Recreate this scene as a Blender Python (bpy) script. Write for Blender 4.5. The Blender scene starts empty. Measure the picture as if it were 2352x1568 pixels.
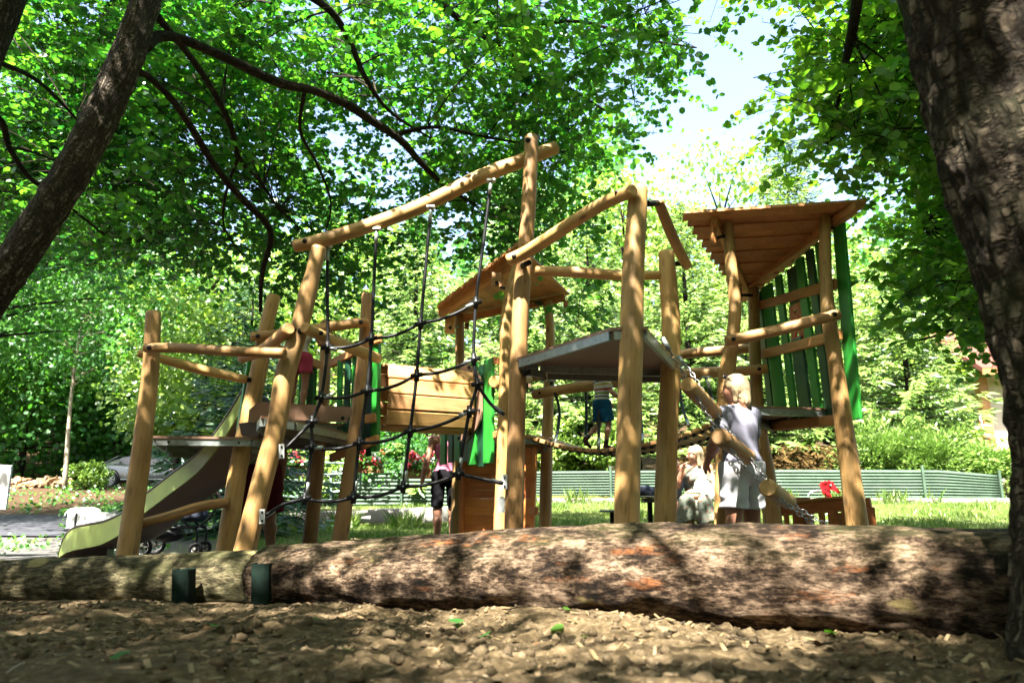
import bpy, math, random
import numpy as np
from mathutils import Vector, Matrix, noise as mnoise
R = math.radians
V = Vector
SC = bpy.context.scene
COL = SC.collection
rng = np.random.default_rng(7)
random.seed(7)

# ------------------------------------------------------------------ camera, sky, sun, exposure
F_PX, PITCH, CAM_H = 1633.0, R(12.2), 0.72
cam_d = bpy.data.cameras.new('camera')
cam = bpy.data.objects.new('camera', cam_d)
COL.objects.link(cam)
cam.location = (0, 0, CAM_H)
cam.rotation_euler = (R(90) + PITCH, 0, 0)
cam_d.sensor_width = 36.0
cam_d.lens = 36.0 * F_PX / 2352.0
cam_d.clip_start, cam_d.clip_end = 0.05, 600
cam_d.dof.use_dof = True
cam_d.dof.focus_distance = 6.0
cam_d.dof.aperture_fstop = 2.8
SC.camera = cam

SUN_EL, SUN_AZ = R(57), R(199)          # azimuth clockwise from +Y: behind the camera
world = bpy.data.worlds.new("World")
SC.world = world
world.use_nodes = True
wn = world.node_tree
sky = wn.nodes.new('ShaderNodeTexSky')
sky.sky_type = 'NISHITA'
sky.sun_disc = False
sky.sun_elevation = SUN_EL
sky.sun_rotation = SUN_AZ
sky.dust_density = 4.0
wn.links.new(sky.outputs[0], wn.nodes['Background'].inputs[0])
wn.nodes['Background'].inputs[1].default_value = 0.08
sun_d = bpy.data.lights.new('sun', 'SUN')
sun_d.energy = 5.0
sun_d.angle = R(0.5)
sun_d.color = (1.0, 0.95, 0.86)
sun = bpy.data.objects.new('sun', sun_d)
COL.objects.link(sun)
sdir = V((math.sin(SUN_AZ) * math.cos(SUN_EL), math.cos(SUN_AZ) * math.cos(SUN_EL), math.sin(SUN_EL)))
sun.rotation_euler = sdir.to_track_quat('Z', 'Y').to_euler()
SC.view_settings.view_transform = 'Standard'
SC.view_settings.look = 'None'
SC.view_settings.exposure = 3.3
SC.view_settings.gamma = 1.0
SC.cycles.max_bounces = 8
SC.cycles.diffuse_bounces = 3
SC.cycles.transmission_bounces = 5
SC.cycles.use_denoising = True

# ------------------------------------------------------------------ helpers: pixels to rays, tags, meshes
_f = V((0, math.cos(PITCH), math.sin(PITCH)))
_u = V((0, -math.sin(PITCH), math.cos(PITCH)))


def ray(px, py):
    d = _f + V((1, 0, 0)) * ((px - 1176) / F_PX) + _u * (-(py - 784) / F_PX)
    return d / d.y


def at(px, py, Y):
    return V((0, 0, CAM_H)) + ray(px, py) * Y


def onz(px, py, z):
    d = ray(px, py)
    return V((0, 0, CAM_H)) + d * ((z - CAM_H) / d.z)


def rad(w, Y):                            # half of a width in pixels at depth Y, in metres
    return 0.5 * w * Y / F_PX


def sstep(a, b, x):
    t = np.clip((x - a) / (b - a), 0, 1)
    return t * t * (3 - 2 * t)


def tag(o, label=None, cat=None, group=None, kind=None):
    if label: o['label'] = label
    if cat: o['category'] = cat
    if group: o['group'] = group
    if kind: o['kind'] = kind
    return o


def empty(name, loc=(0, 0, 0), rz=0.0):
    o = bpy.data.objects.new(name, None)
    COL.objects.link(o)
    o.location = loc
    o.rotation_euler = (0, 0, rz)
    o.empty_display_size = 0.1
    return o


def thing(name, label, cat, loc=(0, 0, 0), rz=0.0, group=None):
    return tag(empty(name, loc, rz), label, cat, group)


def link_mesh(name, me, mats, parent=None):
    o = bpy.data.objects.new(name, me)
    COL.objects.link(o)
    for m in (mats if isinstance(mats, (list, tuple)) else [mats]):
        me.materials.append(m)
    if parent is not None:
        o.parent = parent
        # meshes are written in world coordinates unless the parent is turned
        if parent.get('_world', 0):
            o.matrix_parent_inverse = parent_world(parent).inverted()
    return o


def parent_world(p):
    m = Matrix.LocRotScale(p.location, p.rotation_euler, p.scale)
    if p.parent is not None:
        m = parent_world(p.parent) @ p.matrix_parent_inverse @ m
    return m


def wthing(name, label, cat, loc, group=None):
    """A thing whose parts are written straight in world coordinates."""
    o = thing(name, label, cat, loc, 0.0, group)
    o['_world'] = 1
    return o


def arr_mesh(name, verts, faces, attrs=None, smooth=False):
    """verts (N,3); faces: array (M,k) or list of arrays of differing k"""
    me = bpy.data.meshes.new(name)
    verts = np.asarray(verts, np.float32)
    fl = faces if isinstance(faces, list) else [faces]
    fl = [np.asarray(f, np.int32) for f in fl if len(f)]
    nl = sum(f.size for f in fl)
    nf = sum(len(f) for f in fl)
    me.vertices.add(len(verts))
    me.vertices.foreach_set('co', verts.ravel())
    me.loops.add(nl)
    me.loops.foreach_set('vertex_index', np.concatenate([f.ravel() for f in fl]))
    me.polygons.add(nf)
    tot = np.concatenate([np.full(len(f), f.shape[1], np.int32) for f in fl])
    st = np.concatenate([[0], np.cumsum(tot)[:-1]]).astype(np.int32)
    me.polygons.foreach_set('loop_start', st)
    me.polygons.foreach_set('loop_total', tot)
    if smooth:
        me.polygons.foreach_set('use_smooth', np.ones(nf, bool))
    for k, v in (attrs or {}).items():
        v = np.asarray(v, np.float32)
        if v.ndim == 1:
            a = me.attributes.new(k, 'FLOAT', 'POINT')
            a.data.foreach_set('value', v)
        else:
            a = me.attributes.new(k, 'FLOAT_VECTOR', 'POINT')
            a.data.foreach_set('vector', v.ravel())
    me.update(calc_edges=True)
    me.validate()
    return me


def catmull(pts, rr, sub):
    P = [np.array(p, float) for p in pts]
    if len(P) < 3 or sub < 2:
        return P, list(rr)
    out, ro = [], []
    for i in range(len(P) - 1):
        p0 = P[i - 1] if i > 0 else 2 * P[0] - P[1]
        p1, p2 = P[i], P[i + 1]
        p3 = P[i + 2] if i + 2 < len(P) else 2 * P[-1] - P[-2]
        for k in range(sub):
            t = k / sub
            out.append(0.5 * ((2 * p1) + (-p0 + p2) * t + (2 * p0 - 5 * p1 + 4 * p2 - p3) * t * t + (-p0 + 3 * p1 - 3 * p2 + p3) * t ** 3))
            s = t * t * (3 - 2 * t)
            ro.append(rr[i] * (1 - s) + rr[i + 1] * s)
    out.append(P[-1]); ro.append(rr[-1])
    return out, ro


class MB:
    """collects shapes into one mesh, with a per-vertex 'grain' coordinate (long axis = z)"""
    def __init__(self):
        self.v, self.f, self.g, self.m = [], [], [], []
        self.mi = 0
        self.smooth_f = []

    def add(self, verts, faces, grain=None, smooth=False):
        b = len(self.v)
        self.v += [tuple(p) for p in verts]
        if grain is None:
            o = random.uniform(0, 50)
            grain = [(p[0] + o, p[1], p[2]) for p in verts]
        self.g += [tuple(p) for p in grain]
        for fc in faces:
            self.f.append(tuple(i + b for i in fc))
            self.m.append(self.mi)
            self.smooth_f.append(smooth)

    def tube(self, pts, rr, seg=12, sub=5, wob=0.0, wf=2.5, cap=True, chamfer=0.0, ell=(1, 1), smooth=True, up=None):
        pts = [np.array(p, float) for p in pts]
        if not isinstance(rr, (list, tuple)):
            rr = [rr] * len(pts)
        P, Q = catmull(pts, rr, sub)
        if len(P) == 2 and sub > 1:
            a, b = P; r0, r1 = Q
            P = [a + (b - a) * t for t in np.linspace(0, 1, sub + 1)]
            Q = [r0 + (r1 - r0) * t for t in np.linspace(0, 1, sub + 1)]
        if chamfer > 0:
            d0 = (P[1] - P[0]); d0 /= np.linalg.norm(d0)
            d1 = (P[-1] - P[-2]); d1 /= np.linalg.norm(d1)
            P = [P[0], P[0] + d0 * chamfer] + P[1:-1] + [P[-1] - d1 * chamfer, P[-1]]
            Q = [Q[0] - chamfer, Q[0]] + Q[1:-1] + [Q[-1], Q[-1] - chamfer]
        n = len(P)
        T = []
        for i in range(n):
            t = P[min(i + 1, n - 1)] - P[max(i - 1, 0)]
            T.append(t / (np.linalg.norm(t) + 1e-12))
        a = np.array(up, float) if up is not None else np.array([0, 0, 1.0]) if abs(T[0][2]) < 0.9 else np.array([0, 1.0, 0])
        U = np.cross(a, T[0]); U /= np.linalg.norm(U)
        off = random.uniform(0, 60)
        verts, gr = [], []
        s = 0.0
        R0 = sum(Q) / len(Q)
        for i in range(n):
            if i:
                s += np.linalg.norm(P[i] - P[i - 1])
                U = U - T[i] * np.dot(U, T[i]); U /= np.linalg.norm(U)
            W = np.cross(T[i], U)
            for k in range(seg):
                th = 2 * math.pi * k / seg
                c, sn = math.cos(th), math.sin(th)
                r = Q[i]
                if wob:
                    q = V((c * R0 * 6 + off, sn * R0 * 6, s * wf))
                    r *= 1 + wob * (mnoise.noise(q) + 0.4 * mnoise.noise(q * 2.7))
                verts.append(P[i] + U * (c * r * ell[0]) + W * (sn * r * ell[1]))
                gr.append((c * R0 + off, sn * R0, s + off))
        faces = []
        for i in range(n - 1):
            for k in range(seg):
                k2 = (k + 1) % seg
                faces.append((i * seg + k, i * seg + k2, (i + 1) * seg + k2, (i + 1) * seg + k))
        self.add(verts, faces, gr, smooth)
        if cap:
            b = len(self.v) - len(verts)
            for i0, fl in ((0, True), ((n - 1) * seg, False)):
                idx = [b + i0 + k for k in range(seg)]
                self.f.append(tuple(reversed(idx)) if fl else tuple(idx))
                self.m.append(self.mi); self.smooth_f.append(False)

    def bar(self, a, b, w, h, up=(0, 0, 1), ext=0.0):
        """rectangular bar from a to b; w across, h along up"""
        a, b, up = V(a), V(b), V(up)
        d = (b - a)
        L = d.length
        d.normalize()
        a = a - d * ext; b = b + d * ext
        s = d.cross(up)
        if s.length < 1e-5: s = d.cross(V((1, 0, 0)))
        s.normalize()
        t = s.cross(d).normalized()
        vs, gs = [], []
        o = random.uniform(0, 50)
        for p, z in ((a, 0), (b, L)):
            for i, j in ((-1, -1), (1, -1), (1, 1), (-1, 1)):
                vs.append(p + s * (w * i / 2) + t * (h * j / 2))
                gs.append((w * i / 2 + o, h * j / 2 + o * 0.37, z + o))
        self.add(vs, [(3, 2, 1, 0), (4, 5, 6, 7), (0, 1, 5, 4), (1, 2, 6, 5), (2, 3, 7, 6), (3, 0, 4, 7)], gs)

    def box(self, c, size, rz=0.0):
        c = V(c)
        vs = []
        cr, sr = math.cos(rz), math.sin(rz)
        for k in (-1, 1):
            for i, j in ((-1, -1), (1, -1), (1, 1), (-1, 1)):
                x, y = size[0] * i / 2, size[1] * j / 2
                vs.append(c + V((x * cr - y * sr, x * sr + y * cr, size[2] * k / 2)))
        self.add(vs, [(3, 2, 1, 0), (4, 5, 6, 7), (0, 1, 5, 4), (1, 2, 6, 5), (2, 3, 7, 6), (3, 0, 4, 7)])

    def prism(self, poly, vec):
        """extrude a planar polygon along vec"""
        n = len(poly); vec = V(vec)
        vs = [V(p) for p in poly] + [V(p) + vec for p in poly]
        nrm = V((0, 0, 0))
        for i in range(n):
            a, b = V(poly[i]), V(poly[(i + 1) % n])
            nrm += a.cross(b)
        fl = nrm.dot(vec) > 0
        fs = [tuple(range(n)), tuple(range(2 * n - 1, n - 1, -1))]
        if fl: fs = [tuple(reversed(x)) for x in fs]
        for i in range(n):
            j = (i + 1) % n
            q = (i, j, n + j, n + i)
            fs.append(q if fl else tuple(reversed(q)))
        self.add(vs, fs)

    def ball(self, c, r, seg=10, rings=6, sc=(1, 1, 1), rot=None, noise_amp=0.0):
        c = V(c)
        vs, fs = [], []
        o = random.uniform(0, 50)
        for i in range(rings + 1):
            ph = math.pi * i / rings
            for k in range(seg):
                th = 2 * math.pi * k / seg
                p = V((math.sin(ph) * math.cos(th), math.sin(ph) * math.sin(th), math.cos(ph)))
                if noise_amp: p *= 1 + noise_amp * mnoise.noise(p * 1.7 + V((o, o, o)))
                p = V((p.x * r * sc[0], p.y * r * sc[1], p.z * r * sc[2]))
                if rot is not None: p = rot @ p
                vs.append(c + p)
        for i in range(rings):
            for k in range(seg):
                k2 = (k + 1) % seg
                fs.append((i * seg + k, (i + 1) * seg + k, (i + 1) * seg + k2, i * seg + k2))
        self.add(vs, fs, None, True)

    def torus(self, c, R_, r, ax, seg=16, sides=6, stretch=None):
        c, ax = V(c), V(ax).normalized()
        u = ax.orthogonal().normalized() if stretch is None else V(stretch[0]).normalized()
        w = ax.cross(u)
        k_st = 1.0 if stretch is None else stretch[1]
        vs, fs = [], []
        for i in range(seg):
            a = 2 * math.pi * i / seg
            d = u * math.cos(a) + w * math.sin(a)
            q = c + u * (math.cos(a) * R_ * k_st) + w * (math.sin(a) * R_)
            for k in range(sides):
                b = 2 * math.pi * k / sides
                vs.append(q + d * (r * math.cos(b)) + ax * (r * math.sin(b)))
        for i in range(seg):
            for k in range(sides):
                i2, k2 = (i + 1) % seg, (k + 1) % sides
                fs.append((i * sides + k, i2 * sides + k, i2 * sides + k2, i * sides + k2))
        self.add(vs, fs, None, True)

    def build(self, name, mats, parent=None, bevel=0.0):
        me = bpy.data.meshes.new(name)
        me.from_pydata(self.v, [], self.f)
        me.polygons.foreach_set('use_smooth', self.smooth_f)
        me.polygons.foreach_set('material_index', self.m)
        a = me.attributes.new('grain', 'FLOAT_VECTOR', 'POINT')
        a.data.foreach_set('vector', np.array(self.g, np.float32).ravel())
        me.update()
        o = link_mesh(name, me, mats, parent)
        if bevel:
            b = o.modifiers.new('edge', 'BEVEL')
            b.width = bevel; b.segments = 2; b.limit_method = 'ANGLE'
        return o


# ------------------------------------------------------------------ materials
class NT:
    def __init__(self, name):
        self.m = bpy.data.materials.new(name)
        self.m.use_nodes = True
        self.t = self.m.node_tree
        self.t.nodes.clear()
        self.out = self.n('ShaderNodeOutputMaterial')

    def n(self, ty, ins=None, **kw):
        x = self.t.nodes.new(ty)
        for k, v in kw.items(): setattr(x, k, v)
        for k, v in (ins or {}).items():
            if isinstance(v, bpy.types.NodeSocket): self.t.links.new(v, x.inputs[k])
            else: x.inputs[k].default_value = v
        return x

    def attr(self, name): return self.n('ShaderNodeAttribute', attribute_name=name)

    def ramp(self, fac, stops, interp='LINEAR'):
        r = self.n('ShaderNodeValToRGB', {0: fac})
        r.color_ramp.interpolation = interp
        e = r.color_ramp.elements
        while len(e) < len(stops): e.new(0.5)
        for x, (p, c) in zip(e, stops):
            x.position = p
            x.color = (*c, 1) if len(c) == 3 else c
        return r.outputs[0]

    def mapv(self, vec, sc, loc=(0, 0, 0)): return self.n('ShaderNodeMapping', {'Vector': vec, 'Scale': sc, 'Location': loc}).outputs[0]
    def noise(self, vec, s, d=4, r=0.55): return self.n('ShaderNodeTexNoise', {'Vector': vec, 'Scale': s, 'Detail': d, 'Roughness': r}).outputs[0]

    def mix(self, fac, a, b, mode='MIX'):
        x = self.n('ShaderNodeMix', data_type='RGBA', blend_type=mode)
        for i, v in ((0, fac), (6, a), (7, b)):
            if isinstance(v, bpy.types.NodeSocket): self.t.links.new(v, x.inputs[i])
            else: x.inputs[i].default_value = (*v, 1) if isinstance(v, tuple) and len(v) == 3 else v
        return x.outputs[2]

    def math(self, op, a, b=0.0, clamp=False):
        x = self.n('ShaderNodeMath', {0: a, 1: b}, operation=op)
        x.use_clamp = clamp
        return x.outputs[0]

    def rough(self, v): self._r = v
    def bump(self, h, s=0.3, d=0.01): return self.n('ShaderNodeBump', {'Height': h, 'Strength': s, 'Distance': d}).outputs[0]

    def pbsdf(self, col, rough=0.7, metal=0.0, normal=None, **kw):
        ins = {'Base Color': col if isinstance(col, bpy.types.NodeSocket) else (*col, 1), 'Roughness': rough, 'Metallic': metal}
        if normal is not None: ins['Normal'] = normal
        if not isinstance(rough, bpy.types.NodeSocket) and rough > .8: ins['Specular IOR Level'] = 0.12
        ins.update(kw)
        p = self.n('ShaderNodeBsdfPrincipled', ins)
        self.t.links.new(p.outputs[0], self.out.inputs[0])
        return self.m


def wood(name, dark, mid, light, knots=1.0, fine=1.0, rough=0.62, moss=0.0, cracks=0.0):
    t = NT(name)
    g = t.attr('grain').outputs['Vector']
    rnd = t.n('ShaderNodeObjectInfo').outputs['Random']
    n1 = t.noise(t.mapv(g, (9, 9, 0.9)), 3.2 * fine, 6, 0.6)
    n2 = t.noise(t.mapv(g, (3, 3, 1.6)), 1.3, 3)
    c = t.ramp(n1, [(0.16, dark), (0.48, mid), (0.84, light)])
    blot = t.ramp(n2, [(0.35, (0.66, 0.6, 0.5)), (0.6, (1, 1, 1)), (0.75, (1.12, 1.05, 0.95))])
    c = t.mix(0.85, c, blot, 'MULTIPLY')
    if knots:
        v = t.n('ShaderNodeTexVoronoi', {'Vector': t.mapv(g, (7, 7, 2.6)), 'Scale': 1.0, 'Randomness': 1.0}).outputs['Distance']
        k = t.ramp(v, [(0.06, (1, 1, 1)), (0.17, (0, 0, 0))])
        c = t.mix(t.math('MULTIPLY', k, 0.75 * knots), c, tuple(x * 0.28 for x in dark))
        st = t.ramp(t.noise(t.mapv(g, (16, 16, 2.2), (3, 9, 1)), 2.0, 4), [(0.62, (0, 0, 0)), (0.74, (1, 1, 1))])
        c = t.mix(t.math('MULTIPLY', st, 0.55 * knots), c, tuple(x * 0.4 for x in dark))
    if cracks:
        cn = t.noise(t.mapv(g, (13, 13, 0.55), (4, 8, 2)), 1.6, 3, 0.45)
        cm = t.ramp(t.math('ABSOLUTE', t.math('SUBTRACT', cn, 0.5)), [(0.0, (1, 1, 1)), (0.010, (0, 0, 0))])
        gate = t.ramp(t.noise(t.mapv(g, (4, 4, 1.1), (1, 5, 9)), 1.3, 2), [(0.5, (0, 0, 0)), (0.56, (1, 1, 1))])
        c = t.mix(t.math('MULTIPLY', t.math('MULTIPLY', cm, gate), 0.85 * cracks), c, tuple(x * 0.18 for x in dark))
        gry = t.ramp(t.noise(t.mapv(g, (5, 5, 1.3), (9, 9, 3)), 1.2, 4), [(0.5, (0, 0, 0)), (0.75, (1, 1, 1))])
        c = t.mix(t.math('MULTIPLY', gry, 0.35), c, (0.19, 0.15, 0.10))
    if moss:
        mz = t.ramp(t.noise(t.mapv(g, (4, 4, 1.0), (7, 2, 5)), 1.1, 4), [(0.52, (0, 0, 0)), (0.7, (1, 1, 1))])
        c = t.mix(t.math('MULTIPLY', mz, moss), c, (0.16, 0.14, 0.04))
    hs = t.n('ShaderNodeHueSaturation', {'Color': c, 'Hue': t.math('ADD', t.math('MULTIPLY', rnd, 0.014), 0.493), 'Value': t.math('ADD', t.math('MULTIPLY', rnd, 0.3), 0.85)})
    return t.pbsdf(hs.outputs[0], rough, 0, t.bump(n1, 0.25, 0.006))


def plain(name, col, rough=0.6, metal=0.0, var=0.15, scale=8.0, coat=0.0):
    t = NT(name)
    co = t.n('ShaderNodeTexCoord').outputs['Object']
    n1 = t.noise(co, scale, 5, 0.6)
    c = t.ramp(n1, [(0.25, tuple(x * (1 - var) for x in col)), (0.75, tuple(min(1, x * (1 + var)) for x in col))])
    rr = t.math('ADD', t.math('MULTIPLY', n1, 0.25), rough - 0.12)
    kw = {'Coat Weight': coat, 'Coat Roughness': 0.08} if coat else {}
    return t.pbsdf(c, rr, metal, t.bump(n1, 0.08, 0.004), **kw)


def bark(name, lo, mid, hi, sc=1.0, moss=0.3, bump=0.9):
    t = NT(name)
    g = t.attr('grain').outputs['Vector']
    w = t.n('ShaderNodeTexNoise', {'Vector': t.mapv(g, (9 * sc, 9 * sc, 5 * sc)), 'Scale': 1.0, 'Detail': 3.0})
    gg = t.n('ShaderNodeVectorMath', {0: t.mapv(g, (15 * sc, 15 * sc, 3.6 * sc)), 1: w.outputs['Color']}, operation='ADD').outputs[0]
    n0 = t.noise(gg, 1.0, 2, 0.5)
    ridge = t.math('MULTIPLY', t.math('ABSOLUTE', t.math('SUBTRACT', n0, 0.5)), 5.5, True)
    n1 = t.noise(t.mapv(g, (24 * sc, 24 * sc, 12 * sc)), 2.0, 7, 0.7)
    cr = t.math('ABSOLUTE', t.math('SUBTRACT', t.noise(t.mapv(g, (7 * sc, 7 * sc, 11 * sc)), 1.6, 3), 0.5))
    h = t.math('ADD', t.math('MULTIPLY', ridge, t.math('MINIMUM', t.math('MULTIPLY', cr, 14.0, True), 1.0)), t.math('MULTIPLY', n1, 0.9))
    c = t.ramp(t.math('MULTIPLY', h, 0.6), [(0.18, lo), (0.55, mid), (0.95, hi)])
    ms = t.ramp(t.noise(g, 2.3, 4), [(0.5, (0, 0, 0)), (0.72, (1, 1, 1))])
    c = t.mix(t.math('MULTIPLY', ms, moss), c, (0.05, 0.065, 0.012))
    return t.pbsdf(c, 0.9, 0, t.bump(h, bump, 0.02))


def leaf(name, a, b, tr_a, tr_b, trans=0.5, gloss=0.05):
    t = NT(name)
    ti = t.attr('tint').outputs['Fac']
    c = t.ramp(ti, [(0.0, a), (1.0, b)])
    tc = t.ramp(ti, [(0.0, tr_a), (1.0, tr_b)])
    d = t.n('ShaderNodeBsdfDiffuse', {'Color': c})
    tl = t.n('ShaderNodeBsdfTranslucent', {'Color': tc})
    m1 = t.n('ShaderNodeMixShader', {0: trans, 1: d.outputs[0], 2: tl.outputs[0]})
    gl = t.n('ShaderNodeBsdfGlossy', {'Color': (0.9, 0.95, 1, 1), 'Roughness': 0.38})
    m2 = t.n('ShaderNodeMixShader', {0: gloss, 1: m1.outputs[0], 2: gl.outputs[0]})
    t.t.links.new(m2.outputs[0], t.out.inputs[0])
    return t.m


M = {}
M['post'] = wood('peeled_log', (0.178, 0.09, 0.028), (0.365, 0.208, 0.068), (0.465, 0.292, 0.115), 1.0, moss=0.30, cracks=1.0)
M['rail'] = wood('peeled_rail', (0.1836, 0.09504, 0.03024), (0.385, 0.213, 0.067), (0.495, 0.305, 0.116), 0.8, moss=0.15, cracks=0.8)
M['larch'] = wood('larch_board', (0.2951, 0.1085, 0.03038), (0.434, 0.1866, 0.05642), (0.5208, 0.2604, 0.09114), 0.5, 1.4)
M['tunnel_board'] = wood('pale_larch_board', (0.3255, 0.155, 0.05425), (0.4495, 0.2403, 0.08913), (0.527, 0.3177, 0.1395), 0.4, 1.4)
M['wallboard'] = wood('stained_board', (0.2951, 0.0868, 0.01736), (0.4166, 0.1345, 0.02778), (0.4861, 0.1736, 0.0434), 0.5, 1.4)
M['green'] = plain('green_paint', (0.0162, 0.18, 0.0198), 0.4, 0, 0.12, 5)
M['dkgreen'] = plain('dark_green_paint', (0.00504, 0.0462, 0.01848), 0.4, 0, 0.12, 5)
M['hpl'] = plain('brown_panel', (0.21, 0.122, 0.078), 0.5, 0, 0.1, 6)
M['hpl_dark'] = plain('dark_brown_panel', (0.065, 0.045, 0.035), 0.4, 0, 0.1, 6)
M['galv'] = plain('galvanised_steel', (0.3276, 0.3588, 0.3432), 0.42, 0.75, 0.3, 22)
M['galv_dull'] = plain('dull_steel', (0.156, 0.1482, 0.1326), 0.55, 0.5, 0.3, 18)
M['black'] = plain('black_plastic', (0.006, 0.006, 0.007), 0.5, 0, 0.2)
M['white_plastic'] = plain('white_plastic', (0.432, 0.444, 0.432), 0.5, 0, 0.05)
M['red'] = plain('red_panel', (0.372, 0.0072, 0.0108), 0.35, 0, 0.08)
M['red_orange'] = plain('orange_red_panel', (0.5, 0.05, 0.01), 0.4, 0, 0.08)
M['chain'] = plain('zinc_chain', (0.252, 0.259, 0.252), 0.35, 0.85, 0.35, 60)
M['concrete'] = plain('old_concrete', (0.1287, 0.1248, 0.1092), 0.9, 0, 0.45, 2.5)
M['stone'] = plain('kerb_stone', (0.168, 0.15, 0.12), 0.9, 0, 0.4, 6)
M['pipe'] = plain('pale_green_pipe', (0.204, 0.276, 0.252), 0.4, 0.2, 0.12)
M['corr'] = plain('green_sheet_metal', (0.045, 0.075, 0.05), 0.6, 0.0, 0.35, 3)
M['lime'] = plain('lime_plastic', (0.3013, 0.385, 0.1088), 0.42, 0, 0.2, 6)
M['navy'] = plain('navy_cloth', (0.015, 0.02, 0.0375), 0.85, 0, 0.3, 12)
M['asphalt'] = plain('asphalt', (0.04144, 0.04241, 0.04875), 0.9, 0, 0.3, 5)
M['terracotta'] = plain('terracotta', (0.24, 0.078, 0.036), 0.7, 0, 0.15)
M['petal_red'] = plain('red_petals', (0.434, 0.0105, 0.028), 0.6, 0, 0.2)
M['petal_white'] = plain('white_petals', (0.45, 0.396, 0.42), 0.6, 0, 0.1)
M['firewood'] = wood('split_firewood', (0.168, 0.084, 0.036), (0.276, 0.168, 0.09), (0.372, 0.264, 0.168), 0.3)
M['plaster'] = plain('beige_plaster', (0.434, 0.378, 0.294), 0.9, 0, 0.08, 3)
M['roof_tile'] = plain('red_roof', (0.10, 0.025, 0.014), 0.8, 0, 0.2, 6)
M['house_wood'] = wood('house_timber', (0.21, 0.084, 0.021), (0.294, 0.133, 0.0385), (0.35, 0.175, 0.056), 0.3)
M['stake'] = plain('green_steel', (0.006, 0.012, 0.009), 0.75, 0.0, 0.6, 14)
M['blue_cloth'] = plain('teal_cloth', (0.009, 0.066, 0.096), 0.8, 0, 0.3)
M['bark_big'] = bark('thick_bark', (0.005, 0.004, 0.003), (0.048, 0.037, 0.025), (0.165, 0.13, 0.09), 1.5, 0.28)
M['bark_mid'] = bark('furrowed_bark', (0.008, 0.0065, 0.005), (0.075, 0.06, 0.043), (0.23, 0.195, 0.15), 1.9, 0.12)
M['bark_twig'] = bark('thin_bark', (0.006, 0.005, 0.0035), (0.025, 0.02, 0.014), (0.055, 0.043, 0.03), 2.0, 0.0, 0.3)
M['bark_pale'] = bark('pale_bark', (0.12, 0.10, 0.07), (0.28, 0.24, 0.18), (0.42, 0.38, 0.30), 1.2, 0.0, 0.4)

M['leaf_alder'] = leaf('alder_leaf', (0.014, 0.07, 0.014), (0.042, 0.135, 0.024), (0.022, 0.19, 0.014), (0.16, 0.44, 0.018), 0.52, 0.045)
M['leaf_right'] = leaf('hazel_leaf', (0.025, 0.09, 0.010), (0.075, 0.17, 0.018), (0.06, 0.26, 0.008), (0.24, 0.46, 0.018), 0.55, 0.05)
M['leaf_forest'] = leaf('forest_leaf', (0.022, 0.085, 0.018), (0.07, 0.17, 0.03), (0.045, 0.22, 0.016), (0.15, 0.38, 0.025), 0.45, 0.015)
M['leaf_bright'] = leaf('light_leaf', (0.10, 0.19, 0.025), (0.22, 0.32, 0.05), (0.18, 0.36, 0.03), (0.34, 0.5, 0.05), 0.45, 0.04)
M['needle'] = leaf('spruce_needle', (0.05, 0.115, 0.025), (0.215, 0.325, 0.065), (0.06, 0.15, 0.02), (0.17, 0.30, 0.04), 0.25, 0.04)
M['needle_dark'] = leaf('dark_spruce_needle', (0.012, 0.05, 0.018), (0.04, 0.10, 0.03), (0.02, 0.08, 0.02), (0.06, 0.16, 0.03), 0.25, 0.04)
M['needle_brown'] = leaf('dry_twigs', (0.025, 0.015, 0.006), (0.09, 0.06, 0.022), (0.03, 0.02, 0.008), (0.07, 0.05, 0.016), 0.2, 0.0)
M['grass'] = leaf('grass_blade', (0.05, 0.11, 0.018), (0.15, 0.20, 0.045), (0.07, 0.18, 0.015), (0.18, 0.27, 0.04), 0.4, 0.02)
M['herb'] = leaf('herb_leaf', (0.03, 0.11, 0.018), (0.09, 0.19, 0.03), (0.06, 0.24, 0.02), (0.18, 0.36, 0.03), 0.4, 0.04)


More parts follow.
